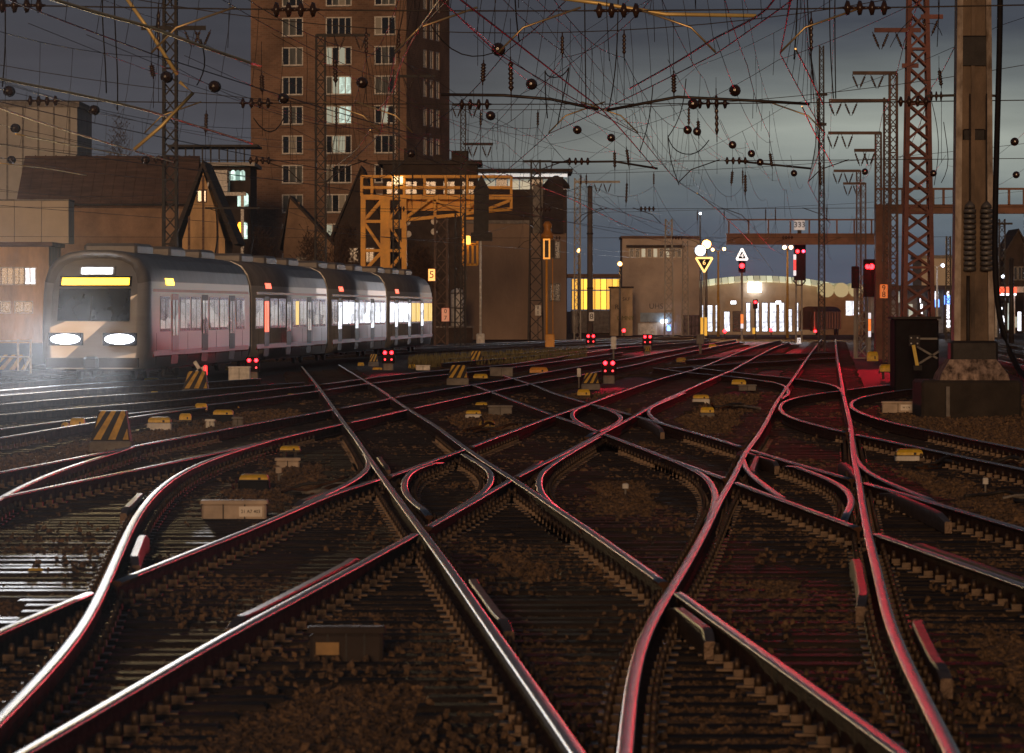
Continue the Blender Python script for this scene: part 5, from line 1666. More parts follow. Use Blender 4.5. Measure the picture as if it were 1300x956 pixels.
lattice_mast(1043, 8, 5, 58, 232, M_dark, 'slender dark mast rising between the two signal bridges', [(1036, 1050, 120, ()), (1037, 1049, 158, ())], legw=.06)
lattice_mast(1204, 7, 5, 300, 330, M_dark, 'far thin mast just left of the big post', (), legw=.08)
lattice_mast(1272, 9, 7, 278, 335, M_dark, 'far thin mast right of the black cable', [(1262, 1285, 284, ())], legw=.08)
lattice_mast(1094, 14, 10, 346, 208, M_mastgrey, 'pale lattice signal mast under the right red signal', (), legw=.09)

def pole(px, w, ytop, D, m, label, taper=.8):
    c = P(px, 0, D); z = P(0, ytop, D).z; r = w / F * D / 2
    root = thing('pole', (c.x, D, GZ), label, 'pole')
    mk('shaft', MB().lathe((c.x, D, GZ), (c.x, D, z), [(0, r), (.5, r * (1 + taper) / 2), (1, r * taper)], 14), m, root)
    mk('cap', MB().lathe((c.x, D, z), (c.x, D, z + .12), [(0, r * taper * 1.15), (.6, r * taper), (1, .02)], 14), M_dark, root)
    for t in (.35, .7):
        zz_ = GZ + (z - GZ) * t
        mk('band', MB().lathe((c.x, D, zz_), (c.x, D, zz_ + .09), [(0, r * 1.06), (1, r * 1.06)], 14), M_dark, root)
    return root
pole(749, 8, 238, 296, mat('pole_concrete', (.12, .10, .09), .8, 0, .4, 1, .3, 8), 'thick grey pole before the yellow lit hall')
pole(1284, 7, 330, 300, M_dark, 'dark pole right of the black cable')

# ------------------------------------------------------------------ the big post on its foundation
def big_post():
    D = 95.0
    c = P(1235, 0, D); x = c.x
    Mst = mat('stained_post', (0.20, 0.14, 0.095), 0.7, 0.1, 0.5, .8, .3, 14, col2=(.06, .042, .03), stretch=(1.6, 1.6, .8))
    Mfl = mat('post_flange', (0.44, 0.37, 0.31), 0.65, 0.1, 0.45, 1.3, .3, 14, stretch=(2, 2, 1), col2=(.13, .09, .06))
    Mft = mat('stained_foot', (0.36, 0.26, 0.2), .9, 0, .6, 3.0, .5, 12, col2=(.06, .04, .03), stretch=(3, 3, .8))
    root = thing('catenary_post', (x, D, GZ), 'big rust stained post with pale flanges on a foundation at right', 'post')
    zt = 11.5; zf = P(0, 482, D).z; z0 = P(0, 470, D).z
    hw0, hw1 = 26 / F * D, 21 / F * D
    # web plates and flanges, slightly tapered upwards
    def slab(name, a0, a1, b0, b1, y0, y1, m, zz0=None, zz1=None):
        zz0 = z0 if zz0 is None else zz0; zz1 = zt if zz1 is None else zz1
        return mk(name, MB().hexa([(x + a0, y0, zz0), (x + a1, y0, zz0), (x + a1, y1, zz0), (x + a0, y1, zz0),
                            (x + b0, y0, zz1), (x + b1, y0, zz1), (x + b1, y1, zz1), (x + b0, y1, zz1)]), m, root)
    slab('flange', -hw0, -hw0 + .13, -hw1 + .03, -hw1 + .14, D - .30, D + .3, Mfl)
    slab('flange', hw0 - .12, hw0, hw1 - .12, hw1 - .02, D - .30, D + .3, Mfl)
    slab('web', -hw0 + .13, hw0 - .12, -hw1 + .14, hw1 - .12, D - .16, D + .16, Mst)
    slab('rib', -.06, .02, -.05, .02, D - .24, D - .163, Mst)
    # dark clamp bands
    for y0, y1 in ((46, 84), (164, 178)):
        za, zb = P(0, y1, D).z, P(0, y0, D).z
        mk('clamp', MB().cham((x + .01, D - .02, (za + zb)/2), (.70 if y0 < 100 else .46, .5 if y0 < 100 else .36, zb - za), .03), M_dark, root)
    # tension weights: stacks of iron discs on rods
    for px in (1229, 1250):
        cx = P(px, 0, D).x; yy = D - .38
        rod = mk('weight_rod', MB().tube([(cx, yy, P(0, 344, D).z), (cx, yy, P(0, 120, D).z)], .014, 6), M_dark, root)
        z = P(0, 344, D).z
        while z < P(0, 262, D).z - .06:
            mk('tension_weight', MB().lathe((cx, yy, z), (cx, yy, z + .085), [(0, .10), (.15, .125), (.85, .125), (1, .10)], 12), M_mastgrey, root)
            z += .105
        mk('weight_hook', MB().lathe((cx, yy, z), (cx, yy, z + .14), [(0, .11), (.4, .1), (1, .02)], 10), M_mastgrey, root)
    # insulator bracket to the left
    a, b = P(1176, 122, D), P(1214, 121, D)
    br = mk('bracket', MB().bar(a, b, .05), M_dark, root)
    mk('insulator', insulator_string(P(1180, 122, D), P(1198, 122, D), 3, .10), M_insul, br)
    mk('bracket', MB().bar(P(1254, 121, D), P(1268, 122, D), .05), M_dark, root)
    mk('conduit', MB().tube([(x - .12, D - .27, z0), (x - .12, D - .27, P(0, 350, D).z)], .035, 8), M_dark, root)
    # stained concrete foot and the foundation block
    f0, f1, g0, g1 = P(1189, 0, D).x, P(1277, 0, D).x, P(1203, 0, D).x, P(1262, 0, D).x
    ft = MB()
    yb = D - .75
    ft.rings([[(f0, yb, zf), (f1, yb, zf), (f1, D + .8, zf), (f0, D + .8, zf)],
              [(f0 + .03, yb + .05, zf + .12), (f1 - .03, yb + .05, zf + .12), (f1 - .03, D + .75, zf + .12), (f0 + .03, D + .75, zf + .12)],
              [(g0, yb + .3, P(0, 456, D).z), (g1, yb + .3, P(0, 456, D).z), (g1, D + .5, P(0, 456, D).z), (g0, D + .5, P(0, 456, D).z)]])
    mk('concrete_foot', ft, Mft, root)
    sl = MB(); sl.cham((x, D, P(0, 445, D).z), (.95, .75, .40), .05)
    mk('socket', sl, M_dark, root)
    a, b = P(1165, 0, D).x, P(1291, 0, D).x
    mk('foundation', MB().cham(((a + b)/2, D + .2, (zf + GZ)/2 - .15), (b - a, 2.2, zf - GZ + .3), .05), mat('black_concrete', (.035, .028, .022), .9, 0, .4, 2, .4, 12), root)
    mk('foundation_post', MB().box((P(1203, 0, D - 1).x, D - 1.05, .1), (.07, .1, .6)), M_grey, root)
big_post()

def black_cable():
    D = 88
    pts = [P(1270, -30, D), P(1269, 60, D), P(1266, 160, D), P(1263, 300, D), P(1264, 380, D), P(1273, 430, D), P(1290, 465, D), P(1310, 490, D - 2), P(1345, 520, D - 4)]
    mb = MB(); mb.tube(relax(resample(pts, .3), 4), .055, 8)
    o = mk('black_cable', mb, M_black, None, P(1290, 465, D))
    tag(o, 'thick black cable hanging down beside the big post and onto the ground', 'cable')
black_cable()

# ------------------------------------------------------------------ signal bridges
def bridge(px0, px1, yb0, yb1, yr, D, label, posts, legs, m):
    a, b = P(px0, yb0, D), P(px1, yb1, D)
    root = thing('signal_bridge', (a.x, D, GZ), label, 'signal bridge')
    mk('girder', MB().box(((a.x + b.x)/2, D, (a.z + b.z)/2), (b.x - a.x, .5, a.z - b.z)), m, root)
    for z in (a.z, b.z):
        mk('flange', MB().box(((a.x + b.x)/2, D, z), (b.x - a.x + .1, .7, .06)), m, root)
    zr = P(0, yr, D).z
    mk('handrail', MB().bar((a.x, D - .3, zr), (b.x, D - .3, zr), .09), m, root)
    for p in posts:
        x = P(p, 0, D).x
        mk('railing_post', MB().bar((x, D - .3, a.z), (x, D - .3, zr), .10), m, root)
    for p, w in legs:
        x = P(p, 0, D).x; ww = w / F * D
        mk('leg', MB().box((x, D + .05, (a.z + GZ)/2 - .02), (ww, ww * 1.2, a.z - GZ - .1)), m, root)
    return root
M_brg = mat('bridge_brown', (.20, .095, .06), .65, .1, .4, 1.2, .3, 12)
bridge(1112, 1320, 260.5, 270.5, 240, 200, 'brown signal bridge behind the big post', (1130, 1145, 1184, 1197, 1210, 1262, 1280, 1299), ((1121, 20), (1309, 16)), M_brg)
bridge(922, 1128, 297, 310, 279, 300, 'brown signal bridge above the engine shed', (925, 950, 975, 1003, 1027, 1040, 1062, 1084, 1106), ((1121.5, 9),), M_brg)

# ------------------------------------------------------------------ signals
def lens(root, px, py, D, r, m, hood=True, pw=0):
    c = P(px, py, D)
    if pw: beam(root, (c.x, D - .22, c.z), pw, (1, .012, .03), r, 10.5, 3.0, -math.degrees(math.atan2(c.x, D)), .8)
    o = mk('signal_lamp', MB().lathe((c.x, D + .02, c.z), (c.x, D - .05, c.z), [(0, r), (.6, r * .95), (1, r * .6)], 14), m, root)
    if hood:
        h = MB()
        n = 8
        for k in range(n):
            t0, t1 = math.pi * (k / n), math.pi * ((k + 1) / n)
            q = lambda t, rr, y: (c.x + rr * math.cos(t), y, c.z + rr * math.sin(t))
            h.hexa([q(t0, r * 1.25, D - .16), q(t1, r * 1.25, D - .16), q(t1, r * 1.25, D + .02), q(t0, r * 1.25, D + .02),
                    q(t0, r * 1.4, D - .16), q(t1, r * 1.4, D - .16), q(t1, r * 1.4, D + .02), q(t0, r * 1.4, D + .02)])
        mk('hood', h, M_black, root)
    return o

def board(root, name, px0, px1, py0, py1, D, m, th=.12):
    a, b = P(px0, py0, D), P(px1, py1, D)
    return mk(name, MB().cham(((a.x + b.x)/2, D + th/2, (a.z + b.z)/2), (b.x - a.x, th, a.z - b.z), .03), m, root)

def mast_bar(root, px, y0, y1, D, mats):
    """red-white mast plate of stacked fields"""
    n = len(mats); 
    for k, m in enumerate(mats):
        a, b = P(px - 1.7, y0 + (y1 - y0) * k / n, D), P(px + 1.7, y0 + (y1 - y0) * (k + 1) / n, D)
        mk('mast_plate', MB().box(((a.x + b.x)/2, D, (a.z + b.z)/2), (b.x - a.x, .03, a.z - b.z - .01)), m, root)
M_wplate = emit('glow_white_plate', (.9, .9, 1), .75)  # mast plates glow by themselves; returned lamplight is put into the material
M_rplate = emit('glow_red_plate', (1, .03, .05), .8)
M_oplate = emit('glow_orange_plate', (1, .22, .03), .8)

# right red signal
D = 202
r1 = thing('light_signal', P(1105, 430, D), 'light signal with two glaring red lamps left of the red lattice mast', 'signal')
board(r1, 'signal_board', 1096, 1113, 329, 377, D, M_black)
lens(r1, 1101.5, 338.5, D, .10, M_red_em, True, 17000); lens(r1, 1106.5, 338.5, D, .12, M_red_em, True, 17000)
c = P(1104, 380, D); mk('post', MB().bar((c.x, D + .15, GZ), (c.x, D + .15, c.z + .3), .12), M_mastgrey, r1)
mast_bar(r1, 1104, 397, 428, D - .1, [M_wplate, M_oplate, M_oplate, M_wplate])
r2 = thing('light_signal', P(1085, 430, D + 3), 'dark unlit signal board left of the right red signal', 'signal')
board(r2, 'signal_board', 1081, 1091, 338, 366, D + 3, M_black)
c = P(1085.5, 366, D + 3); mk('post', MB().bar((c.x, D + 3.1, GZ), (c.x, D + 3.1, c.z), .11), M_mastgrey, r2)
r3 = thing('number_sign', P(1122, 372, 182), 'orange number sign on the brown mast right of the red signal', 'sign')
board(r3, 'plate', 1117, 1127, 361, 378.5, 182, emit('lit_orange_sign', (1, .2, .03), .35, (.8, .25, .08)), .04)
text_mesh('digit', '9', .22, M_black, r3, P(1122, 366, 181.98)); text_mesh('digit', '8', .22, M_black, r3, P(1122, 374, 181.98))
mk('bracket', MB().box((P(1127, 0, 182).x, 183.5, P(0, 370, 182).z), (.1, 2.9, .08)), M_dark, r3)

# tall signal with number board
D = 302
r4 = thing('light_signal', P(1014, 428, D), 'tall black light signal with white number board and two red lamps', 'signal')
board(r4, 'signal_board', 1008, 1023, 303, 356, D, M_black)
lens(r4, 1012.5, 319, D, .12, M_red_em, True, 26000); lens(r4, 1020, 319, D, .10, emit('red_faint', (1, .03, .06), 14))
for p in (1011, 1018):
    c = P(p, 352, D); mk('post', MB().bar((c.x, D + .2, GZ), (c.x, D + .2, c.z), .12), M_mastgrey, r4)
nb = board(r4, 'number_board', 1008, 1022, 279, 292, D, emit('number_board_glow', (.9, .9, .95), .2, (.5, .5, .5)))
text_mesh('digits', '333', .36, M_black, nb, P(1015, 285.5, D - .02))
mk('board_stem', MB().bar(P(1015, 292, D) + Vector((0, .1, 0)), P(1015, 304, D) + Vector((0, .1, 0)), .25, .1), M_dark, r4)
mast_bar(r4, 1009, 323, 350, D - .12, [M_wplate, M_rplate, M_rplate, M_wplate])
cr_ = MB()
for a, b in (((1007, 356), (1012, 362)), ((1023, 356), (1018, 362)), ((1012, 362), (1018, 362))): cr_.bar(P(*a, D), P(*b, D), .08)
mk('cradle', cr_, M_dark, r4)

def tri_sign(px, py, w, h, D, up, m, label, glyph):
    """outlined triangle plate on its mast"""
    root = thing('triangle_sign', P(px, 425, D), label, 'sign')
    s = 1 if up else -1
    pts = [P(px - w/2, py + s * h/2, D), P(px + w/2, py + s * h/2, D), P(px, py - s * h/2, D)]
    cen = (pts[0] + pts[1] + pts[2]) / 3
    back = MB(); fr = [p + Vector((0, .03, 0)) for p in pts]; bk = [p + Vector((0, .07, 0)) for p in pts]
    back.rings([fr, bk]); pl = mk('plate', back, M_black, root)
    for k in range(3):
        a, b = pts[k], pts[(k + 1) % 3]
        mk('border', MB().bar(a, b, .04, .13), m, root)
    text_mesh('symbol', glyph, .32, m, root, (cen.x, D - .01, cen.z))
    return root
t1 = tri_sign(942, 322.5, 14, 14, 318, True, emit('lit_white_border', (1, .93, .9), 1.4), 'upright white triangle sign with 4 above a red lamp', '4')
c = P(942, 329, 318); mk('post', MB().bar((c.x, 318.15, GZ), (c.x, 318.15, c.z), .14), M_mastgrey, t1)
hd = board(t1, 'lamp_housing', 937.5, 946.5, 331, 346, 318, M_black)
lens(t1, 942, 337.5, 318, .17, M_red_em, True, 42000)
mast_bar(t1, 942, 399, 417, 317.8, [M_oplate, M_oplate, M_wplate])
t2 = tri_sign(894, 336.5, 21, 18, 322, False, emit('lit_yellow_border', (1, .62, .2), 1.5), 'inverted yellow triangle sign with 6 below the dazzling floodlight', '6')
c = P(894, 345, 322); mk('post', MB().bar((c.x, 322.2, GZ), (c.x, 322.2, c.z), .13), M_mastgrey, t2)
for px in (891, 896):
    a, b = P(px - 1.7, 403, 321.5), P(px + 1.7, 426, 321.5)
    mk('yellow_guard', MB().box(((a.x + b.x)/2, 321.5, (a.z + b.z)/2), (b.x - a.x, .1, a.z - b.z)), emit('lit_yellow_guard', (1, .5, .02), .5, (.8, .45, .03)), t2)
s5 = thing('light_signal', P(959, 428, 340), 'small signal with one red lamp before the lit shed doors', 'signal')
c = P(959, 384, 340); mk('post', MB().bar((c.x, 340.1, GZ), (c.x, 340.1, c.z + .2), .12), M_dark, s5)
board(s5, 'signal_board', 956, 962, 380, 392, 340, M_black); lens(s5, 959, 383.5, 340, .11, M_red_em, False, 9000)
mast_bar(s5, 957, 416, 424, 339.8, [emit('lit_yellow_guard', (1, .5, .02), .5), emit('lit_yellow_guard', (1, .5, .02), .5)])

# dark pentagon signal back on a white post, lantern signal
D = 282
s6 = thing('signal_post', P(610, 437, D), 'white post carrying a dark pointed board beside the gantry cage', 'signal')
a = [P(601, 300, D), P(620, 300, D), P(621, 240, D), P(611, 222, D), P(602, 240, D)]
mk('pointed_board', MB().rings([[p for p in a], [p + Vector((0, .15, 0)) for p in a]]), M_dark, s6)
c = P(610, 300, D); mk('post', MB().tube([(c.x, D + .2, GZ), (c.x, D + .2, c.z + 1)], .075, 8), M_white, s6)
board(s6, 'crossbar_box', 598, 625, 295, 306, D + .05, M_dark, .25)
mk('foot_box', MB().cham((c.x, D, .15), (.5, .5, .7), .05), M_white, s6)
D = 272
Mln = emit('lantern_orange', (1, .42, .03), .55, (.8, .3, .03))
s7 = thing('lantern_signal', P(694, 441, D), 'yellow orange lantern signal on a thin orange post', 'signal')
c = P(694, 330, D)
mk('post', MB().tube([(c.x, D, GZ), (c.x, D, c.z)], .07, 8), mat('orange_post', (.7, .3, .02), .5, 0, .2, 2), s7)
for p in (690.5, 697.5): mk('lantern_bar', MB().bar(P(p, 304, D), P(p, 328, D), .09), Mln, s7)
for p in (304, 328): mk('lantern_rail', MB().bar(P(689.5, p, D), P(698.5, p, D), .09), Mln, s7)
board(s7, 'lantern_body', 688, 704, 305, 327, D + .1, M_dark, .3)
mk('lantern_cap', MB().lathe(P(695, 303, D + .2), P(695, 281, D + .2), [(0, .38), (.25, .38), (.35, .25), (.6, .2), (.8, .28), (1, .12)], 12), mat('cap_orange', (.4, .16, .02), .5, 0, .3, 3), s7)
mk('second_rod', MB().tube([P(701.5, 328, D + .3), P(702, 440, D + .3)], .025, 6), mat('orange_post', (.7, .3, .02)), s7)
mk('foot_box', MB().cham((P(698, 0, D).x, D, .15), (.55, .5, .75), .05), mat('orange_post', (.7, .3, .02)), s7)

def plate_sign(px, py, w, h, D, digits, label, m, post=True):
    root = thing('number_sign', P(px, py + h/2, D), label, 'sign')
    board(root, 'plate', px - w/2, px + w/2, py - h/2, py + h/2, D, m, .03)
    n = len(digits); hh = h / F * D
    for k, ch in enumerate(digits):
        text_mesh('digit', ch, hh * .62 / n, M_black, root, P(px, py - h/2 + h * (k + .5) / n, D - .012))
    if post:
        c = P(px, py, D); mk('post', MB().bar((c.x, D + .08, GZ), (c.x, D + .08, c.z), .05), M_dark, root)
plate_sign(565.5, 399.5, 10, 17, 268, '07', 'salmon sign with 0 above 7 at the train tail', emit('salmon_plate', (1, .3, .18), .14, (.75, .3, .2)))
plate_sign(683, 394, 7.5, 13, 299, '80', 'small white sign with digits on the dark mast at beige wall', M_white)
plate_sign(751, 402, 6.5, 11, 290, '8', 'small white sign with 8 on the thick grey pole', mat('white_sign', (.8, .8, .8), .5, 0, .1, 2))
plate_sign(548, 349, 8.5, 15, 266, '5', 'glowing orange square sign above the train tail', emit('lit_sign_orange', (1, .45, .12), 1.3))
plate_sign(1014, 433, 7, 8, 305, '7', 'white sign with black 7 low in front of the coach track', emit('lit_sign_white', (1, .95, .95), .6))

def dwarf(px, py, label, w=13, lit2=True, m=None):
    """ground signal: black box on a foot, two red lamps above, two small glasses below; py = ground row"""
    g = G(px, py); D = g.y; s = w / F * D
    root = thing('dwarf_signal', g, label, 'signal', 'red dwarf signals between the tracks')
    mk('foot', MB().cham((g.x, D, GZ + .12), (s * .9, .3, .24), .03), M_grey, root)
    h = s * 1.25
    mk('box', MB().cham((g.x, D, GZ + .24 + h/2), (s * 1.15, .28, h), .04), M_black, root)
    for e in (-.30, .30):
        z = GZ + .24 + h * .78
        mk('red_lamp', MB().lathe((g.x + e * s, D - .13, z), (g.x + e * s, D - .2, z), [(0, .16 * s), (.6, .15 * s), (1, .08 * s)], 12), m or M_red_dwarf, root)
        z = GZ + .24 + h * .28
        mk('lower_glass', MB().lathe((g.x + e * s, D - .13, z), (g.x + e * s, D - .18, z), [(0, .09 * s), (1, .06 * s)], 10), M_red_small if lit2 else M_glassdk, root)
    beam(root, (g.x, D - .35, GZ + .24 + h * .78), 11 * D, (1, .02, .05), .12, 20, 2, -math.degrees(math.atan2(g.x, D)) + 3)
    return root
dwarf(321, 482, 'dwarf signal with two red lamps beside the white cabinet left', 15)
dwarf(493, 470, 'dwarf signal with red lamps before the train tail by hazard board', 14)
dwarf(750, 443, 'far dwarf signal with red lamps below the thick grey pole', 11)
dwarf(822, 444, 'far dwarf signal with red lamps below the signal box', 11)
dwarf(773, 487, 'dwarf signal with widely spaced red lamps in the yard centre', 16)
for px, py, lb in ((895, 430, 'tiny red ground lamp by the yellow guards'), (920, 430, 'tiny red ground lamp before the dark shed door'), (979, 428, 'tiny red ground lamp below the shed floodlight'), (792, 429, 'tiny red ground lamp by the graffiti hut')):
    g = G(px, py)
    rt = thing('ground_lamp', g, lb, 'lamp')
    mk('stem', MB().bar(g, g + Vector((0, 0, .5)), .1), M_dark, rt)
    mk('red_lamp', MB().lathe(g + Vector((0, -.06, .55)), g + Vector((0, -.16, .55)), [(0, .13), (1, .09)], 10), M_red_dwarf, rt)
# ------------------------------------------------------------------ trackside furniture
def hazard_block(px, py, w, label, h=None):
    """concrete wedge with a sloping face painted in black and yellow stripes; py = ground row, w = width in px"""
    g = G(px, py); D = g.y; s = w / F * D; h = (h / F * D) if h else s * .95
    root = thing('hazard_block', g, label, 'buffer block', 'striped buffer blocks')
    hb = h * .26
    mk('base', MB().cham((g.x, D + s * .35, GZ + hb/2 - .04), (s * 1.08, s * .9, hb + .08), .02), M_grey, root)
    z0, z1 = GZ + hb, GZ + h * 1.02
    x0, x1 = g.x - s/2, g.x + s/2
    wd = MB()
    wd.hexa([(x0, D, z0), (x1, D, z0), (x1, D + s * .7, z0), (x0, D + s * .7, z0),
             (x0 + s * .18, D + s * .28, z1), (x1 - s * .12, D + s * .28, z1), (x1 - s * .12, D + s * .7, z1), (x0 + s * .18, D + s * .7, z1)])
    mk('wedge', wd, M_dark, root)
    pn = MB()
    q = Vector((0, -.012, .012))
    a, b, c, d = Vector((x0 + .02, D, z0 + .01)), Vector((x1 - .02, D, z0 + .01)), Vector((x1 - s * .12 - .02, D + s * .28, z1 - .01)), Vector((x0 + s * .18 + .02, D + s * .28, z1 - .01))
    n = 7
    # painted stripes as thin plates, leaning
    for k in range(-2, n):
        t0, t1 = (k + .1) / 2.5, (k + .6) / 2.5
        lo0, lo1, hi0, hi1 = t0, t1, t0 + .42, t1 + .42
        cl = lambda t: max(0., min(1., t))
        if hi1 <= 0 or lo0 >= 1: continue
        pts = []
        # clip the leaning stripe to the panel
        seq = []
        for (u, v) in ((lo0, 0.), (lo1, 0.), (hi1, 1.), (hi0, 1.)):
            seq.append((u, v))
        def clip(poly, f, lim, keep):
            out = []
            for i in range(len(poly)):
                p, r = poly[i], poly[(i + 1) % len(poly)]
                ip, ir = keep(p[0]), keep(r[0])
                if ip: out.append(p)
                if ip != ir:
                    t = (lim - p[0]) / (r[0] - p[0]); out.append((lim, p[1] + (r[1] - p[1]) * t))
            return out
        seq = clip(seq, 0, 0., lambda u: u >= 0)
        if len(seq) >= 3: seq = clip(seq, 0, 1., lambda u: u <= 1)
        if len(seq) < 3: continue
        W3 = lambda u, v: (a.lerp(b, u)).lerp(d.lerp(c, u), v) + q
        mk('stripe', MB().face([W3(u, v) for u, v in seq]), M_haz_y, root)
    return root
M_haz_y = mat('hazard_yellow', (.60, .36, .05), .55, 0, .4, 7, .2, 30)
hazard_block(140, 573, 50, 'largest black and yellow striped block, at left', 50)
hazard_block(248, 502, 32, 'striped block with a white cross sign on top', 30)
hazard_block(14, 477, 38, 'striped block at the left edge beside the railing', 26)
hazard_block(604, 463, 17, 'small striped block at the grass strip below the white post', 17)
hazard_block(581, 486, 26, 'striped block among yellow covers left of centre', 22)
hazard_block(750, 492, 22, 'dim striped block left of the centre dwarf signal', 18)
hazard_block(474, 463, 12, 'small striped board left of the dwarf signal at train tail', 13)
hazard_block(822, 449, 8, 'tiny striped board under the far red dwarf signal', 9)

def cover(px, py, w, label, h=.55, legs=False, base=None, m=None):
    """yellow hooded cover of a point machine; w, in px; h as a share of w"""
    g = G(px, py); D = g.y; s = w / F * D
    root = thing('point_machine', g, label, 'point machine', 'yellow topped point machines')
    zb = GZ
    if base:
        bh = s * .3
        mk('base_box', MB().cham((g.x, D + s * .3, GZ + bh/2 - .02), (s * 1.1, s * .8, bh + .04), .02), base, root); zb = GZ + bh - .02
    if legs:
        for e in (-.28, .28):
            mk('leg', MB().box((g.x + e * s, D + s * .2, GZ + s * .22), (s * .14, s * .14, s * .5)), M_dark, root)
        zb = GZ + s * .42
    hh = s * h
    cp = MB()
    y0, y1 = D - s * .02, D + s * .75
    x0, x1 = g.x - s/2, g.x + s/2
    cp.rings([[(x0, y0, zb), (x1, y0, zb), (x1, y1, zb), (x0, y1, zb)],
              [(x0, y0, zb + hh * .55), (x1, y0, zb + hh * .55), (x1, y1, zb + hh * .55), (x0, y1, zb + hh * .55)],
              [(x0 + s * .05, y0 + s * .08, zb + hh * .85), (x1 - s * .05, y0 + s * .08, zb + hh * .85), (x1 - s * .05, y1 - s * .05, zb + hh * .85), (x0 + s * .05, y1 - s * .05, zb + hh * .85)],
              [(x0 + s * .14, y0 + s * .2, zb + hh), (x1 - s * .14, y0 + s * .2, zb + hh), (x1 - s * .14, y1 - s * .12, zb + hh), (x0 + s * .14, y1 - s * .12, zb + hh)]])
    cv = mk('cover', cp, m or M_yel, root)
    mk('lip', MB().box((g.x, D + s * .365, zb + .012), (s * 1.06, s * .86, .02)), M_dark, root)
    mk('hinge', MB().box((g.x + s * .2, y0 - .012, zb + hh * .4), (s * .1, .02, hh * .3)), M_dark, cv)
    return root
cover(98, 549, 18, 'round yellow cover left of the largest striped block', .6, True)
cover(76, 549, 22, 'yellow cover with white end at the rail left of striped block', .35, False, M_grey)
cover(202, 545, 28, 'yellow and white machine right of the largest striped block', .3, False, M_white)
cover(235, 541, 15, 'yellow cover on thin legs right of the largest striped block', .65, True)
cover(255, 528, 15, 'yellow cover on legs below the crossed sign block', .65, True)
cover(283, 534, 25, 'long yellow cover on a dark box, left of a grey box', .3, False, M_black)
cover(298, 521, 11, 'small yellow cover behind the long yellow one', .5)
cover(196, 504, 10, 'small round yellow cover left of the crossed sign block', .7)
cover(372, 510, 16, 'dull yellow cover left of the diagonal track', .4, False, M_grey)
cover(368, 584, 25, 'yellow slab on white machine left of the diagonal rails', .3, True)
cover(322, 620, 36, 'flat yellow slab on the ballast above the white trough', .25, False, M_black)
cover(458, 465, 8, 'tiny yellow cover before the train tail', .6)
cover(479, 470, 12, 'flat yellow cover below the train tail', .3)
cover(523, 468, 9, 'small yellow cover on the grass strip', .6)
cover(610, 481, 18, 'yellow cover right of the striped block left of centre', .35)
cover(684, 474, 23, 'orange yellow cover in the track bed above centre', .35, m=mat('orange_cover', (.7, .3, .03), .5, 0, .3, 5))
cover(601, 531, 19, 'yellow lid on white box above the curved rails', .3, False, M_white)
cover(611, 516, 15, 'dull yellow cover just behind the white box', .35)
cover(618, 543, 20, 'brownish yellow cover below the white box', .45, m=mat('dull_yellow', (.4, .24, .03), .6, 0, .4, 5))
cover(724, 462, 7, 'tiny yellow cover left of the white marker post', .6)
cover(733, 460, 11, 'long small yellow cover left of the white marker post', .4)
cover(741, 503, 16, 'yellow cover left below the centre dwarf signal', .55)
cover(890, 512, 20, 'pale machine with yellow lid right of the centre curve', .3, False, M_white)
cover(898, 529, 17, 'yellow and white cover right of the centre curve', .5, False, M_grey)
cover(938, 489, 18, 'yellow cover between the rails below the red signal', .4)
cover(1155, 588, 33, 'rounded yellow cover on white base at right', .3, False, M_white)
cover(1187, 579, 25, 'flat yellow plate right of the rounded yellow cover', .18, m=mat('dull_yellow', (.4, .24, .03)))
cover(1108, 459, 14, 'yellow cover group below the orange number sign', .9)
cover(1127, 481, 20, 'yellow frame at the foot of the brown masts', .5, True)
cover(45, 728, 19, 'yellow plate at the far lower left beside the rails', .35)
cover(865, 460, 12, 'brown yellow cover by the crossing before the shed', .5, m=mat('dull_yellow', (.4, .24, .03)))
cover(192, 484, 18, 'flat pale yellow slab in front of the train head', .25)
cover(231, 484, 15, 'flat pale yellow slab left of the crossed sign', .3)
cover(290, 471, 8, 'small yellow cover left of the red dwarf signal', .7)
cover(905, 443, 10, 'small yellow cover left of the far rails', .6)
cover(1243, 528, 20, 'dull yellow lid on the ground right of the foundation', .3, True, m=mat('dull_yellow', (.4, .24, .03)))
cover(661, 453, 9, 'small yellow box behind the grass strip', .6)

def trough(px0, px1, py, hpx, label, text=None, m=None):
    a, b = G(px0, py), G(px1, py); D = a.y; h = hpx / F * D
    root = thing('cable_trough', a, label, 'cable box')
    cx = (a.x + b.x)/2
    mk('box', MB().cham((cx, D + h * .4, GZ + h/2), (b.x - a.x, h * .8, h), .02), m or M_white, root)
    mk('lid', MB().cham((cx, D + h * .4, GZ + h + .02), (b.x - a.x + .03, h * .86, .04), .01), m or M_white, root)
    if text:
        w = (b.x - a.x)
        pl = mk('label_plate', MB().box((a.x + w * .76, D - .008, GZ + h * .55), (w * .36, .012, h * .62)), mat('label_white', (.8, .72, .62), .6, 0, .1, 4), root)
        text_mesh('lettering', text, h * .2, M_black, pl, (a.x + w * .76, D - .018, GZ + h * .55))
    n = max(2, int((px1 - px0) / 22))
    for k in range(1, n):
        x = a.x + (b.x - a.x) * k / n
        mk('joint', MB().box((x, D - .003, GZ + h/2), (.012, .01, h * .96)), M_dark, root)
M_salm = mat('weathered_white', (.50, .40, .31), .65, 0, .35, 3, .2, 20)
trough(256, 338, 661, 21, 'white trunking box with a lettered plate below yellow cover', '21 A7 403', M_salm)
cover(277, 660, 22, 'yellow cap on black legs before the white trunking box', .5, True)
trough(1120, 1160, 524, 12, 'white trunking box with lettered plate left of the foundation', 'W 174', M_salm)
trough(620, 650, 527, 10, 'grey concrete trough beside the white box', None, M_grey)
trough(622, 651, 478, 10, 'grey trough above the bright curved rails', None, M_grey)
trough(528, 546, 470, 5, 'pale flat trough on the grass strip', None, M_white)
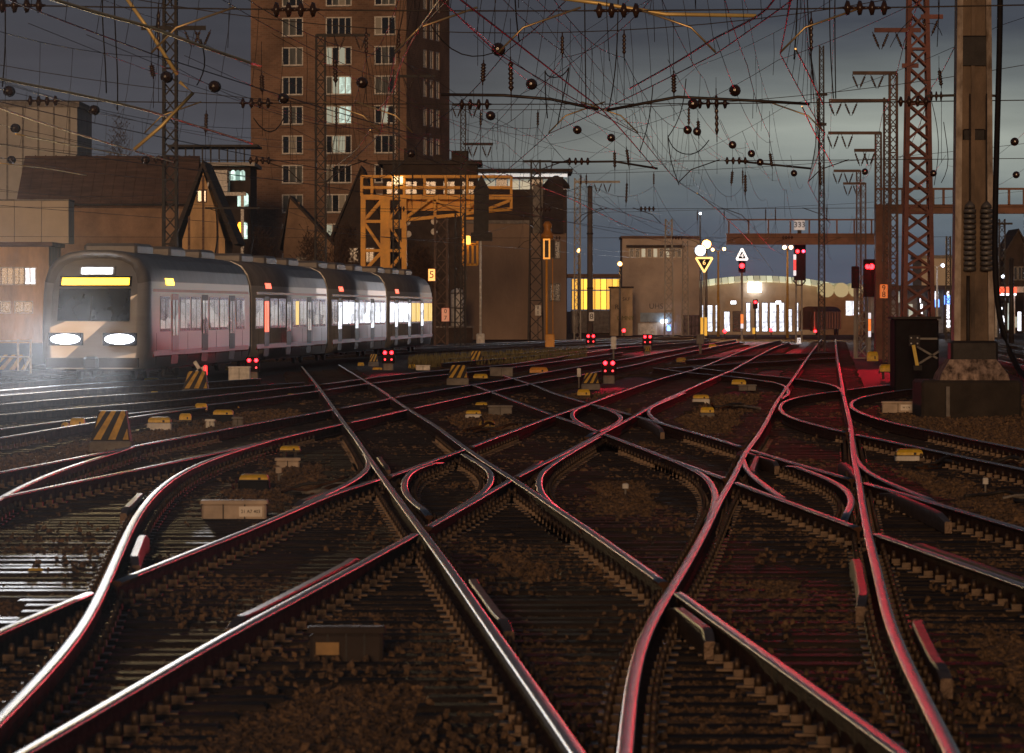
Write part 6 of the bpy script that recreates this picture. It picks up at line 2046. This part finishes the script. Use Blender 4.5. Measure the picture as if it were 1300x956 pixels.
trough(350, 380, 594, 9, 'white trough under the yellow slab left of diagonal rails', None, M_salm)
trough(938, 960, 496, 6, 'bluish grey trough below the yellow cover right of centre', None, M_grey)
trough(290, 317, 489, 22, 'white relay cabinet beside the left dwarf signal', None, M_white)
trough(295, 308, 541, 9, 'grey box right of the long yellow cover', None, M_grey)
trough(261, 272, 543, 8, 'small white box left of the long yellow cover', None, M_white)
trough(393, 486, 842, 38, 'dark trunk box in the ballast at the bottom left', None, M_darkwall)
g = G(418, 838)
pl = mk('brown_plate', MB().box((g.x, G(400, 842).y - .02, GZ + .09), (.14, .03, .075)), mat('brown_plate', (.35, .2, .06), .6, 0, .3, 8), None, g)
tag(pl, 'small brown plate on the front of the dark trunk box', 'plate')

def marker(px, py, hpx, wpx, label, m1, m2=None):
    g = G(px, py); D = g.y; h = hpx / F * D; w = wpx / F * D
    root = thing('marker_post', g, label, 'marker post')
    mk('post', MB().tube([g - Vector((0, 0, .1)), g + Vector((0, 0, h))], w * .2, 8), m2 or M_grey, root)
    mk('head', MB().cham((g.x, D - w * .25, GZ + h * .78), (w, w * .5, h * .5), w * .15), m1, root)
marker(779, 460, 32, 7, 'white rounded marker post in the yard below signal box', M_white)
marker(735, 490, 22, 5, 'white stake left of the dim striped block', M_white)
marker(794, 627, 13, 8, 'small white stub in the ballast at centre', M_white)
marker(1251, 623, 16, 7, 'white and red stub at the right among the cables', M_white)
marker(354, 609, 16, 8, 'white stub below the yellow slab left of diagonal rails', M_salm)
marker(1142, 448, 27, 8, 'grey marker plate left of the yellow strut', M_grey)
marker(889, 450, 25, 10, 'grey concrete post before the yellow triangle mast', M_grey)

# crossed sign on the striped block
g = G(252, 500); D = g.y
rt = thing('cross_sign', g, 'white X shaped cross sign with red reflector on the striped block', 'sign')
zt = P(0, 468, D).z
for a, b in (((247, 459), (259, 478)), ((244, 476), (262, 465))):
    mk('cross_arm', MB().bar(P(*a, D), P(*b, D), .05, .09), M_white, rt)
mk('stem', MB().bar((P(253, 0, D).x, D + .05, GZ), (P(253, 0, D).x, D + .05, zt), .05), M_mastgrey, rt)
c = P(261, 470, D - .05); mk('reflector', MB().cham((c.x, D - .05, c.z), (.1, .03, .25), .02), M_rplate, rt)

# railing and panel at the left edge
def railing():
    D = 150
    root = thing('steel_railing', P(10, 465, D), 'pale steel railing at the left edge before the train', 'railing')
    for y in (433, 453): mk('rail_tube', MB().tube([P(-20, y, D), P(40, y, D)], .03, 6), M_white, root)
    for px in (-10, 23, 39): mk('post', MB().bar(P(px, 431, D), P(px, 474, D), .06), M_white, root)
    mk('strut', MB().bar(P(40, 450, D), P(30, 472, D), .06), M_white, root)
railing()

# dark hut with grey cross frame left of the foundation, yellow strut
def hut():
    D = 118
    a, b = P(1136, 405, D), P(1192, 405, D)
    root = thing('dark_cabinet', P(1160, 470, D), 'black equipment cabinet with grey cross brace behind the foundation', 'cabinet')
    mk('body', MB().cham(((a.x + b.x)/2, D + .8, (a.z + GZ)/2), (b.x - a.x, 1.5, a.z - GZ), .04), M_black, root)
    mk('lid', MB().box(((a.x + b.x)/2, D + .8, a.z + .03), (b.x - a.x + .1, 1.6, .06)), M_dark, root)
    for p, q in (((1164, 440), (1190, 455)), ((1166, 462), (1192, 446)), ((1166, 430), (1190, 430))):
        mk('brace', MB().bar(P(*p, D - .03), P(*q, D - .03), .05), M_mastgrey, root)
    r2 = thing('yellow_strut', P(1164, 464, D - 3), 'bright yellow slanting strut before the black cabinet', 'strut')
    mk('bar', MB().bar(P(1159.5, 438, D - 3), P(1164.5, 465, D - 3), .08), mat('bright_yellow', (.9, .6, .03), .4, 0, .15, 4), r2)
    mk('foot', MB().box(tuple(P(1165, 467, D - 3)), (.2, .15, .12)), M_dark, r2)
    for px, py in ((1157, 429), (1165, 429), (1157, 436), (1165, 436)):
        c = P(px, py, D - 3.1)
        mk('bolt', MB().lathe(c, c + Vector((0, .06, 0)), [(0, .018), (1, .022)], 8), M_white, r2)
    mk('bolt_plate', MB().box(tuple(P(1161, 432.5, D - 3)), (.26, .04, .26)), M_dark, r2)
hut()

# loose cable clutter by the right point machine
def clutter():
    rnd = random.Random(5)
    for i, (px, py, n, lb) in enumerate(((1185, 596, 9, 'tangle of dark hoses and rods beside the yellow cover right'), (1262, 640, 6, 'loose dark hose on the ballast at the right edge'), (378, 630, 6, 'rusty rods below the yellow slab at left'), (612, 549, 5, 'dark hoses below the white box above the curve'), (905, 520, 6, 'rods and hoses around the pale machine right of centre'))):
        g = G(px, py)
        root = thing('hose_tangle', g, lb, 'hoses')
        for k in range(n):
            x, y = g.x + rnd.uniform(-.35, .35), g.y + rnd.uniform(-1.2, 1.2)
            pts = [Vector((x, y, GZ + .05))]
            a = rnd.uniform(-.5, .5)
            for q in range(5):
                a += rnd.uniform(-.7, .7)
                pts.append(pts[-1] + Vector((math.cos(a) * .16, math.sin(a) * .5, rnd.uniform(-.04, .06))))
                pts[-1].z = max(GZ + .02, pts[-1].z)
            mk('hose', MB().tube(resample(pts, .08), rnd.uniform(.015, .03), 6), rnd.choice((M_rust, M_dark, M_grey)), root)
clutter()

# ------------------------------------------------------------------ vegetation: weeds on the strip, scrub behind the train
M_grass = mat('dry_grass', (.16, .13, .045), .8, 0, .5, 3)
M_scrub = mat('bare_scrub', (.075, .042, .024), .9, 0, .5, 2)
def weeds():
    rnd = random.Random(11)
    mb = MB()
    for k in range(5200):
        px = rnd.uniform(520, 745)
        y0 = 466 - (px - 520) * .055
        py = y0 + rnd.uniform(-9, 3)
        g = G(px, py)
        a = rnd.uniform(0, 6.28); h = rnd.uniform(.10, .34); w = rnd.uniform(.02, .05)
        d = Vector((math.cos(a), math.sin(a), 0))
        l = Vector((rnd.uniform(-.12, .12), rnd.uniform(-.12, .12), 0))
        mb.face([g - d * w, g + d * w, g + l + Vector((0, 0, h))])
    o = mk('weed_strip', mb, M_grass, None); o['kind'] = 'stuff'
    o['label'] = 'strip of dry yellowish weeds between the tracks'; o['category'] = 'weeds'
weeds()
def shrub(px, py, D, w, h, label, n=900):
    rnd = random.Random(int(px))
    c = P(px, py, D)
    c.z = max(GZ, c.z)
    root = thing('shrub', (c.x, D, GZ), label, 'shrub', 'bare shrubs behind the train')
    st = MB(); tw = MB()
    H = P(0, py - h, D).z - GZ
    ww = w / F * D / 2
    for k in range(9):
        a = rnd.uniform(-1, 1)
        p = [Vector((c.x + a * .3, D + rnd.uniform(-.4, .4), GZ))]
        for q in range(5):
            t = (q + 1) / 5
            p.append(Vector((c.x + a * ww * t + rnd.uniform(-.15, .15), D + rnd.uniform(-1, 1) * t, GZ + H * t * rnd.uniform(.8, .95))))
        st.tube(p, [.06, .05, .04, .03, .02, .01], 5)
    for k in range(n):
        t = rnd.uniform(.25, 1) ** .7
        a = rnd.gauss(0, .42)
        b = Vector((c.x + a * ww * (1.15 - .35 * t), D + rnd.uniform(-1.2, 1.2), GZ + H * t * (1 - .22 * a * a) * rnd.uniform(.85, 1.02)))
        e = b + Vector((rnd.uniform(-.5, .5), rnd.uniform(-.4, .4), rnd.uniform(0, .7)))
        tw.bar(b, e, .022)
        s_ = rnd.uniform(.06, .13); dd = Vector((rnd.uniform(-1, 1), rnd.uniform(-1, 1), rnd.uniform(-1, 1))).normalized() * s_
        ee = Vector((rnd.uniform(-1, 1), rnd.uniform(-1, 1), rnd.uniform(-1, 1))).normalized() * s_
        tw.face([e - dd, e + ee, e + dd])
    mk('stems', st, M_scrub, root)
    o = mk('twigs', tw, M_scrub, root); o['kind'] = 'stuff'
shrub(330, 420, 350, 50, 130, 'bare brown shrub before the tower foot at left')
shrub(398, 420, 345, 60, 128, 'wide bare shrub between tower and gantry')
shrub(440, 420, 342, 46, 140, 'bare shrub directly left of the gantry leg')
shrub(535, 420, 350, 50, 110, 'bare shrub seen under the gantry beam')
shrub(150, 300, 395, 46, 160, 'bare tree top rising behind the warehouse roof', 700)
# ------------------------------------------------------------------ overhead line
SPANS = [40, 66, 96, 133, 196, 275, 345]
def fit(a, b):
    ys = [30 + 3 * k for k in range(110)]
    pts = []
    for y in ys:
        xa, xb = x_at(RW[a], y), x_at(RW[b], y)
        if xa is not None and xb is not None: pts.append((y, (xa + xb) / 2))
    n = len(pts); my = sum(p[0] for p in pts) / n; mx = sum(p[1] for p in pts) / n
    k = sum((p[0] - my) * (p[1] - mx) for p in pts) / max(1e-6, sum((p[0] - my) ** 2 for p in pts))
    return lambda y: mx + k * (y - my)
LINES = [(('RA', 'RB'), 'overhead line above the diagonal track from upper left to bottom right', 30, 160),
         (('3a', '3b'), 'overhead line above the track from the lower left corner', 30, 345),
         (('4a', '4b'), 'overhead line above the track crossing to the right edge', 40, 200),
         (('2a', '2b'), 'overhead line above the nearly straight right track', 30, 345),
         (('Q5a', 'Q5b'), 'overhead line above the long sweeping left track', 30, 345),
         (('Q6a', 'Q6b'), 'overhead line above the track behind the large striped block', 40, 345),
         (('L2a', 'L2b'), 'overhead line above the bright left tracks', 40, 275),
         (('TRa', 'TRb'), 'overhead line above the grey train', 66, 345)]
CENT = []
for (ab, lb, y0, y1) in LINES:
    f = fit(*ab)
    CENT.append((f, y0, y1))
    sup = [y0] + [s for s in SPANS if y0 < s < y1] + [y1]
    root = thing('overhead_line', (f(y0), y0, 5.5), lb, 'overhead line', 'overhead lines above the tracks')
    stg = {y: (.28 if i % 2 else -.28) for i, y in enumerate(sup)}
    cw, ms = [], []
    for i in range(len(sup) - 1):
        n = 10
        for k in range(n + (i == len(sup) - 2)):
            t = k / n; y = sup[i] + (sup[i + 1] - sup[i]) * t
            x = f(y) + stg[sup[i]] * (1 - t) + stg[sup[i + 1]] * t
            cw.append(Vector((x, y, 5.5 - .03 * math.sin(math.pi * t))))
            L = sup[i + 1] - sup[i]
            ms.append(Vector((f(y), y, 7.05 - .0009 * L * L / 4 * 4 * t * (1 - t) - .18 * math.sin(math.pi * t))))
    mk('contact_wire', MB().tube(cw, .009, 5), M_wire, root)
    mk('messenger_wire', MB().tube(ms, .007, 5), M_wire, root)
    for i in range(0, len(cw) - 1, 1):
        p, q = cw[i], ms[i]
        if p.y > 150 and i % 2: continue
        mk('dropper', MB().tube([p, (p + q)/2 + Vector((.02, 0, 0)), q], .004, 4), M_wire, root)
    for s in sup[1:-1]:
        x = f(s); sg = stg[s]
        e = Vector((x + sg, s, 5.52)); b = Vector((x + sg + (1.15 if sg < 0 else -1.15), s, 6.15))
        k_ = b.lerp(e, .7) + Vector((0, 0, .16))
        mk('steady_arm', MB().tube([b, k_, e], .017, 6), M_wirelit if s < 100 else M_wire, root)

# cross spans carrying the lines, with porcelain strings
CS = {66: [27, 375, 785, 1100], 96: [55, 325, 603, 905, 1160], 133: [330, 735, 935, 210], 196: [690, 822, 505], 275: [705, 860, 1000]}
for D, ins in CS.items():
    lab = {66: 'nearest cross wire span at the very top of the picture', 96: 'second cross wire span with porcelain strings above the gantry', 133: 'third cross wire span level with the lower tower windows', 196: 'fourth cross wire span over the middle of the yard', 275: 'farthest cross wire span before the engine shed'}[D]
    root = thing('cross_span', (0, D, 6.2), lab, 'cross span', 'cross spans over the yard')
    xa, xb = -.122 * D, .122 * D
    zl = 6.2
    ins_x = sorted(P(p, 0, D).x for p in ins)
    pts = [Vector((xa + (xb - xa) * k / 24, D, zl - .10 * math.sin(math.pi * k / 24))) for k in range(25)]
    mk('lower_wire', MB().tube(pts, .011, 5), M_wire, root)
    zu = lambda x: 7.55 + 1.6 * (x / xb) ** 2
    pts = [Vector((xa + (xb - xa) * k / 24, D + .05, zu(xa + (xb - xa) * k / 24))) for k in range(25)]
    mk('upper_wire', MB().tube(pts, .010, 5), M_wire, root)
    for x in ins_x:
        w = .34
        z = zl - .10 * math.sin(math.pi * (x - xa) / (xb - xa))
        mk('insulator', insulator_string((x - w, D, z), (x + w, D, z), 4, .11), M_insul, root)
    for f, y0, y1 in CENT:
        if not (y0 - 1 < D < y1 + 1): continue
        x = f(D)
        if abs(x) > xb: continue
        zt, zm = zu(x), 7.05
        mk('hanger', rod_insulator((x, D, zm), (x, D, zt), .045, 5), M_insul, root)
        mk('hanger', MB().tube([(x, D, zl - .06), (x, D, zm)], .006, 4), M_wire, root)

# in-line strain insulators on feeder wires running into the distance
EGGL = ['just right of the tower near the top', 'between the tower and the first hanging rods', 'right of the tower above the gantry end', 'above the grey lattice mast', 'second above the grey lattice mast, slightly right', 'between the tall left mast and the tower', 'left of the tall dark mast at left', 'on the tall dark mast at left', 'right of centre above the rod insulators', 'highest one right of centre', 'left one of the close pair right of centre', 'right one of the close pair right of centre', 'lowest of the two below the centre cross tube', 'above the left end of the signal bridge', 'just below the one above the bridge end', 'left of the slender dark mast', 'left of the red lattice mast near the small arms', 'at the left edge, upper one', 'at the left edge, middle one', 'at the left edge, lowest one', 'above the warehouse roof by the dark mast', 'at the right edge, upper one', 'at the right edge, lower one', 'between red lattice mast and big post', 'before the middle window column of the tower', 'before the left window column of the tower', "before the tower's right edge, lower one"]
EGG = [(633,63,70),(675,107,84),(623,147,100),(733,165,108),(776,175,115),(273,110,80),(120,140,92),(212,98,80),(880,132,86),(933,115,80),(873,165,108),(885,167,112),(930,184,118),(954,195,124),(965,206,130),(1008,220,140),(1098,218,140),(12,116,84),(20,163,100),(15,203,118),(185,203,118),(1288,180,112),(1290,222,130),(1185,220,138),(460,105,85),(360,125,90),(522,195,118)]
for i, (px, py, D) in enumerate(EGG):
    c = P(px, py, D)
    d = Vector((.066, 1, 0)).normalized()
    root = thing('feeder_wire', c, 'feeder wire with round insulator ' + EGGL[i], 'wire', 'feeder wires with round insulators')
    def at(t): return c + d * t + Vector((0, 0, .00035 * t * t))
    mk('wire', MB().tube([at(t) for t in (-14, -7, -.25)], .005, 4), M_wire, root)
    mk('wire', MB().tube([at(t) for t in (.25, 10, 20, 30, 45, 60)], .005, 4), M_wire, root)
    mk('insulator', MB().lathe(at(-.25), at(.25), [(0, .02), (.1, .045), (.16, .085), (.26, .1), (.34, .06), (.42, .1), (.5, .06), (.58, .1), (.7, .06), (.84, .04), (1, .02)], 12), M_insul, root)

# hanging jumper cables and rods
JUMPL = ['falling from the top edge right of the tower', 'long straight, falling from the top edge at centre', 'long, falling beside the straight one at centre', 'right of centre, ending over the thick pole', 'curving left, right of centre', 'U shaped loop right of centre', 'hanging from the loop right of centre', 'shallow U loop above the gantry end', 'right strand of the shallow loop', 'left strand of the shallow loop', 'left of the slender mast at the top edge', 'second at the slender mast from the top edge', 'right of the slender mast, thinner gap', 'rightmost of the four at the slender mast', 'from the big post bracket, left strand', 'from the big post bracket, right strand', 'left strand at the upper left sky', 'right strand at the upper left sky', 'curled beside the tall dark left mast', 'at the far left top edge', "sagging across the tower's right edge", "U loop before the tower's left edge", 'arched at the red lattice mast top', 'short hook right of the red mast top']
JUMP = [([(653,-20),(655,25),(659,52)],78),([(742,-20),(743,70),(744,138)],92),([(785,-20),(783,70),(777,120),(772,142)],92),([(829,108),(825,150),(818,175),(812,193)],108),
        ([(871,100),(868,135),(858,160),(848,174)],108),([(848,174),(853,188),(864,195),(877,197),(890,192),(900,178)],108),([(848,172),(850,200),(855,215),(862,235)],118),
        ([(692,90),(694,97),(703,99),(716,97),(722,86)],92),([(722,86),(718,110),(711,140),(708,157)],92),([(692,90),(692,120),(695,150)],92),
        ([(1013,-20),(1011,40),(1008,75)],80),([(1024,-20),(1027,40),(1032,95),(1034,110)],90),([(1053,-20),(1054,60),(1058,125)],96),([(1060,-20),(1060,60),(1061,125)],98),([(1183,130),(1188,150),(1192,190),(1186,235)],140),([(1198,155),(1203,190),(1205,215),(1195,232)],140),
        ([(130,-20),(130,30),(134,80),(135,118)],84),([(145,-20),(146,40),(150,100),(149,140)],86),([(255,50),(262,75),(258,95),(250,108)],82),([(6,-20),(7,60),(3,110)],80),([(540,20),(560,55),(600,75),(640,62)],90),([(322,150),(335,170),(352,168),(360,150)],100),([(1130,60),(1140,40),(1160,22)],146),([(1178,30),(1190,28),(1196,45)],146)]
for i, (pts, D) in enumerate(JUMP):
    w = [P(x, y, D + k * .4) for k, (x, y) in enumerate(pts)]
    o = mk('jumper_cable', MB().tube(relax(resample(w, .25), 3), .012, 6), M_dark, None, w[-1])
    tag(o, 'dark jumper cable ' + JUMPL[i], 'cable', 'jumper cables')
RODS = [(648,72,122,92),(614,76,108,92),(796,228,262,205),(780,190,216,150),(795,186,214,150),(855,90,122,92),(909,112,180,128),(886,150,176,128),(977,192,214,135),(1040,200,240,150),(262,140,172,120),(192,80,100,86),(1192,86,112,118),(332,92,120,100),(425,70,110,96),(930,215,236,160),(946,218,248,160)]
RODL = ['upper right of the tower', "closest to the tower's right edge", 'low above the yellow lit hall', 'left one of the middle pair', 'right one of the middle pair', 'at the bronze tube right of centre', 'tallest, right of centre', 'left of the tallest one right of centre', "above the bridge's left half", 'beside the slender dark mast', 'left of the tower above the pale block', 'at the tall left mast', 'between red mast and big post', "before the tower's left windows", "before the tower's middle windows", 'left one above the signal bridge', 'right one above the signal bridge']
for i, (px, y0, y1, D) in enumerate(RODS):
    a, b = P(px, y0, D), P(px + random.uniform(-2, 4), y1, D)
    root = thing('rod_insulator', b, 'dark hanging rod insulator ' + RODL[i], 'insulator', 'rod insulators in the wires')
    mk('rod', rod_insulator(a, b, .06, 6), M_insul, root)
    mk('wire', MB().tube([a, a + Vector((0, 0, max(.3, 7.6 - a.z)))], .006, 4), M_wire, root)
    mk('wire', MB().tube([b, b - Vector((0, 0, max(.2, b.z - 5.6)))], .006, 4), M_wire, root)

# near wires and bent registration tubes of the upper left, warm station light put into their bright colour
NEAR = [([(-30,92),(0,100),(90,118),(178,138),(240,157),(320,182)],5.5,.022,'lit wire falling from the left edge to the right'),
        ([(-20,128),(0,137),(60,158),(175,193),(220,206)],5.5,.018,'lower lit wire falling from the left edge'),
        ([(40,-10),(70,0),(130,18),(185,33),(260,60),(330,84)],5.5,.022,'brightest lit wire in the top left corner'),
        ([(20,170),(80,182),(160,197)],5.6,.016,'short lit wire just above the warehouse roof'),
        ([(0,207),(60,214),(110,223)],5.6,.014,'lowest lit wire before the warehouse roof'),
        ([(565,-10),(530,40),(507,85),(497,118),(480,140)],5.5,.012,'red glinting wire in front of the tower'),
        ([(470,165),(452,190),(430,208),(405,222)],5.5,.012,'red glinting wire end left of the gantry'),
        ([(575,-8),(650,50),(720,105),(770,145),(832,215)],5.5,.012,'long glinting wire crossing the sky left of centre'),
        ([(1010,62),(1022,85),(1045,132)],5.5,.013,'red glinting wire at the slender dark mast'),
        ([(1018,135),(1035,170),(1058,212)],5.5,.013,'red glinting wire above the signal bridge'),
        ([(885,245),(915,270),(955,310),(982,345)],5.6,.014,'red and white glinting wire above the engine shed'),
        ([(680,235),(730,255),(780,280),(822,298)],5.6,.014,'glinting wire behind the thick grey pole'),
        ([(990,-10),(965,18),(905,50),(862,77),(800,112)],5.5,.013,'glinting wire at the top right of centre')]
for pts, z, r, lb in NEAR:
    w = [U(x, y, z) for x, y in pts]
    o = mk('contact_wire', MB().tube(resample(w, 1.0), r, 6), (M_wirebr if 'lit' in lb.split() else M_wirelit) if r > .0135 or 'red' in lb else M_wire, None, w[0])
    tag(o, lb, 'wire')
TUBES = [([(155,-10),(187,35),(225,95)],76,'bright bent tube descending from the top edge at left'),([(228,104),(245,118),(205,160),(170,190)],78,'kinked registration tube below the round insulator at left'),
         ([(700,-4),(760,4),(845,18),(960,20)],70,'orange lit registration tube along the top edge'),([(560,120),(640,121),(700,126),(760,139)],94,'bronze registration tube over the gantry'),([(770,140),(860,123),(960,128),(1028,132)],95,'bronze registration tube right of centre'),
         ([(700,206),(780,205),(835,214)],135,'dark registration tube in the middle distance'),([(940,205),(990,210),(1030,214)],135,'dark registration tube right of centre in the middle distance')]
for pts, D, lb in TUBES:
    w = [P(x, y, D) for x, y in pts]
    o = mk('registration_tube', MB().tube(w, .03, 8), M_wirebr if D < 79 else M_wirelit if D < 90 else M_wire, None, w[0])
    tag(o, lb, 'tube')

# more feeders in the two track directions
rnd = random.Random(21)
FEED = [(x, .066, z, y0, y1) for x, z, y0, y1 in ((-9.5, 7.8, 60, 330), (-7.2, 8.6, 55, 330), (-5.0, 6.6, 48, 250), (-3.4, 9.2, 70, 340), (-1.2, 7.6, 60, 340), (.6, 8.4, 58, 330), (2.4, 6.9, 50, 260), (4.2, 9.0, 70, 340), (5.6, 7.4, 60, 340), (7.0, 8.2, 62, 330), (-4.0, 10.2, 80, 340), (1.8, 10.4, 85, 340))] + \
       [(x, -.058, z, y0, y1) for x, z, y0, y1 in ((2.0, 7.2, 50, 190), (4.5, 8.0, 60, 200), (7.5, 7.0, 60, 230), (9.5, 8.8, 70, 240), (12.0, 7.7, 80, 260), (6.0, 9.6, 75, 220))]
FEEDL = ['above the pale block and warehouse at left', 'above the nose of the train', 'starting over the left half of the tower', 'high across the tower face', 'passing right of the tower near the top', 'from the top edge straight over the yard centre', 'low over the yard centre', 'highest bundle towards the slender mast', 'towards the two signal bridges', 'rightmost, towards the red lattice mast', 'highest of all at left', 'highest of all right of centre', 'from the top centre down to the gantry', 'from right of centre towards the gantry end', 'low from the right towards the thick grey pole', 'high from the right lattice masts', 'rightmost, from the big post', 'high from the slender mast to the tower']
for i, (x, s_, z, y0, y1) in enumerate(FEED):
    lb = ('thin feeder cable to the right, ' if s_ > 0 else 'thin feeder cable to the left, ') + FEEDL[i]
    root = thing('feeder_cable', (x, y0, z), lb, 'wire', 'plain feeder cables over the yard')
    pts = []
    ys = sorted({y0, y1} | {q for q in SPANS if y0 < q < y1})
    for j in range(len(ys) - 1):
        for k in range(8):
            t = k / 8; y = ys[j] + (ys[j + 1] - ys[j]) * t
            pts.append(Vector((x + s_ * (y - 60), y, z - (ys[j + 1] - ys[j]) ** 2 * .0005 * t * (1 - t))))
    pts.append(Vector((x + s_ * (y1 - 60), y1, z)))
    mk('cable', MB().tube(pts, rnd.choice((.006, .008, .011)), 5), M_wire, root)
    for q in range(3):
        p = rnd.choice(pts[:-6]); L = rnd.uniform(.5, 2.2)
        if p.z - L < 5.6: L = max(.2, p.z - 5.6)
        e = p + Vector((rnd.uniform(-.06, .06), rnd.uniform(-.1, .1), -L))
        mk('pigtail', MB().tube([p, p.lerp(e, .5) + Vector((rnd.uniform(-.05, .05), 0, 0)), e], .006, 4), M_wire, root)
# ------------------------------------------------------------------ thin night haze
hz = MB(); hz.box((0, 300, 30), (420, 760, 64))
hm = bpy.data.materials.new('haze_air'); hm.use_nodes = True
hn = hm.node_tree.nodes; hn.clear()
ho = hn.new('ShaderNodeOutputMaterial'); hv = hn.new('ShaderNodeVolumePrincipled')
hv.inputs['Color'].default_value = (.9, .92, .95, 1)
hv.inputs['Density'].default_value = 0.000008
hv.inputs['Anisotropy'].default_value = 0.85
hm.node_tree.links.new(hv.outputs[0], ho.inputs['Volume'])
hob = mk('haze', hz, hm); hob['kind'] = 'stuff'
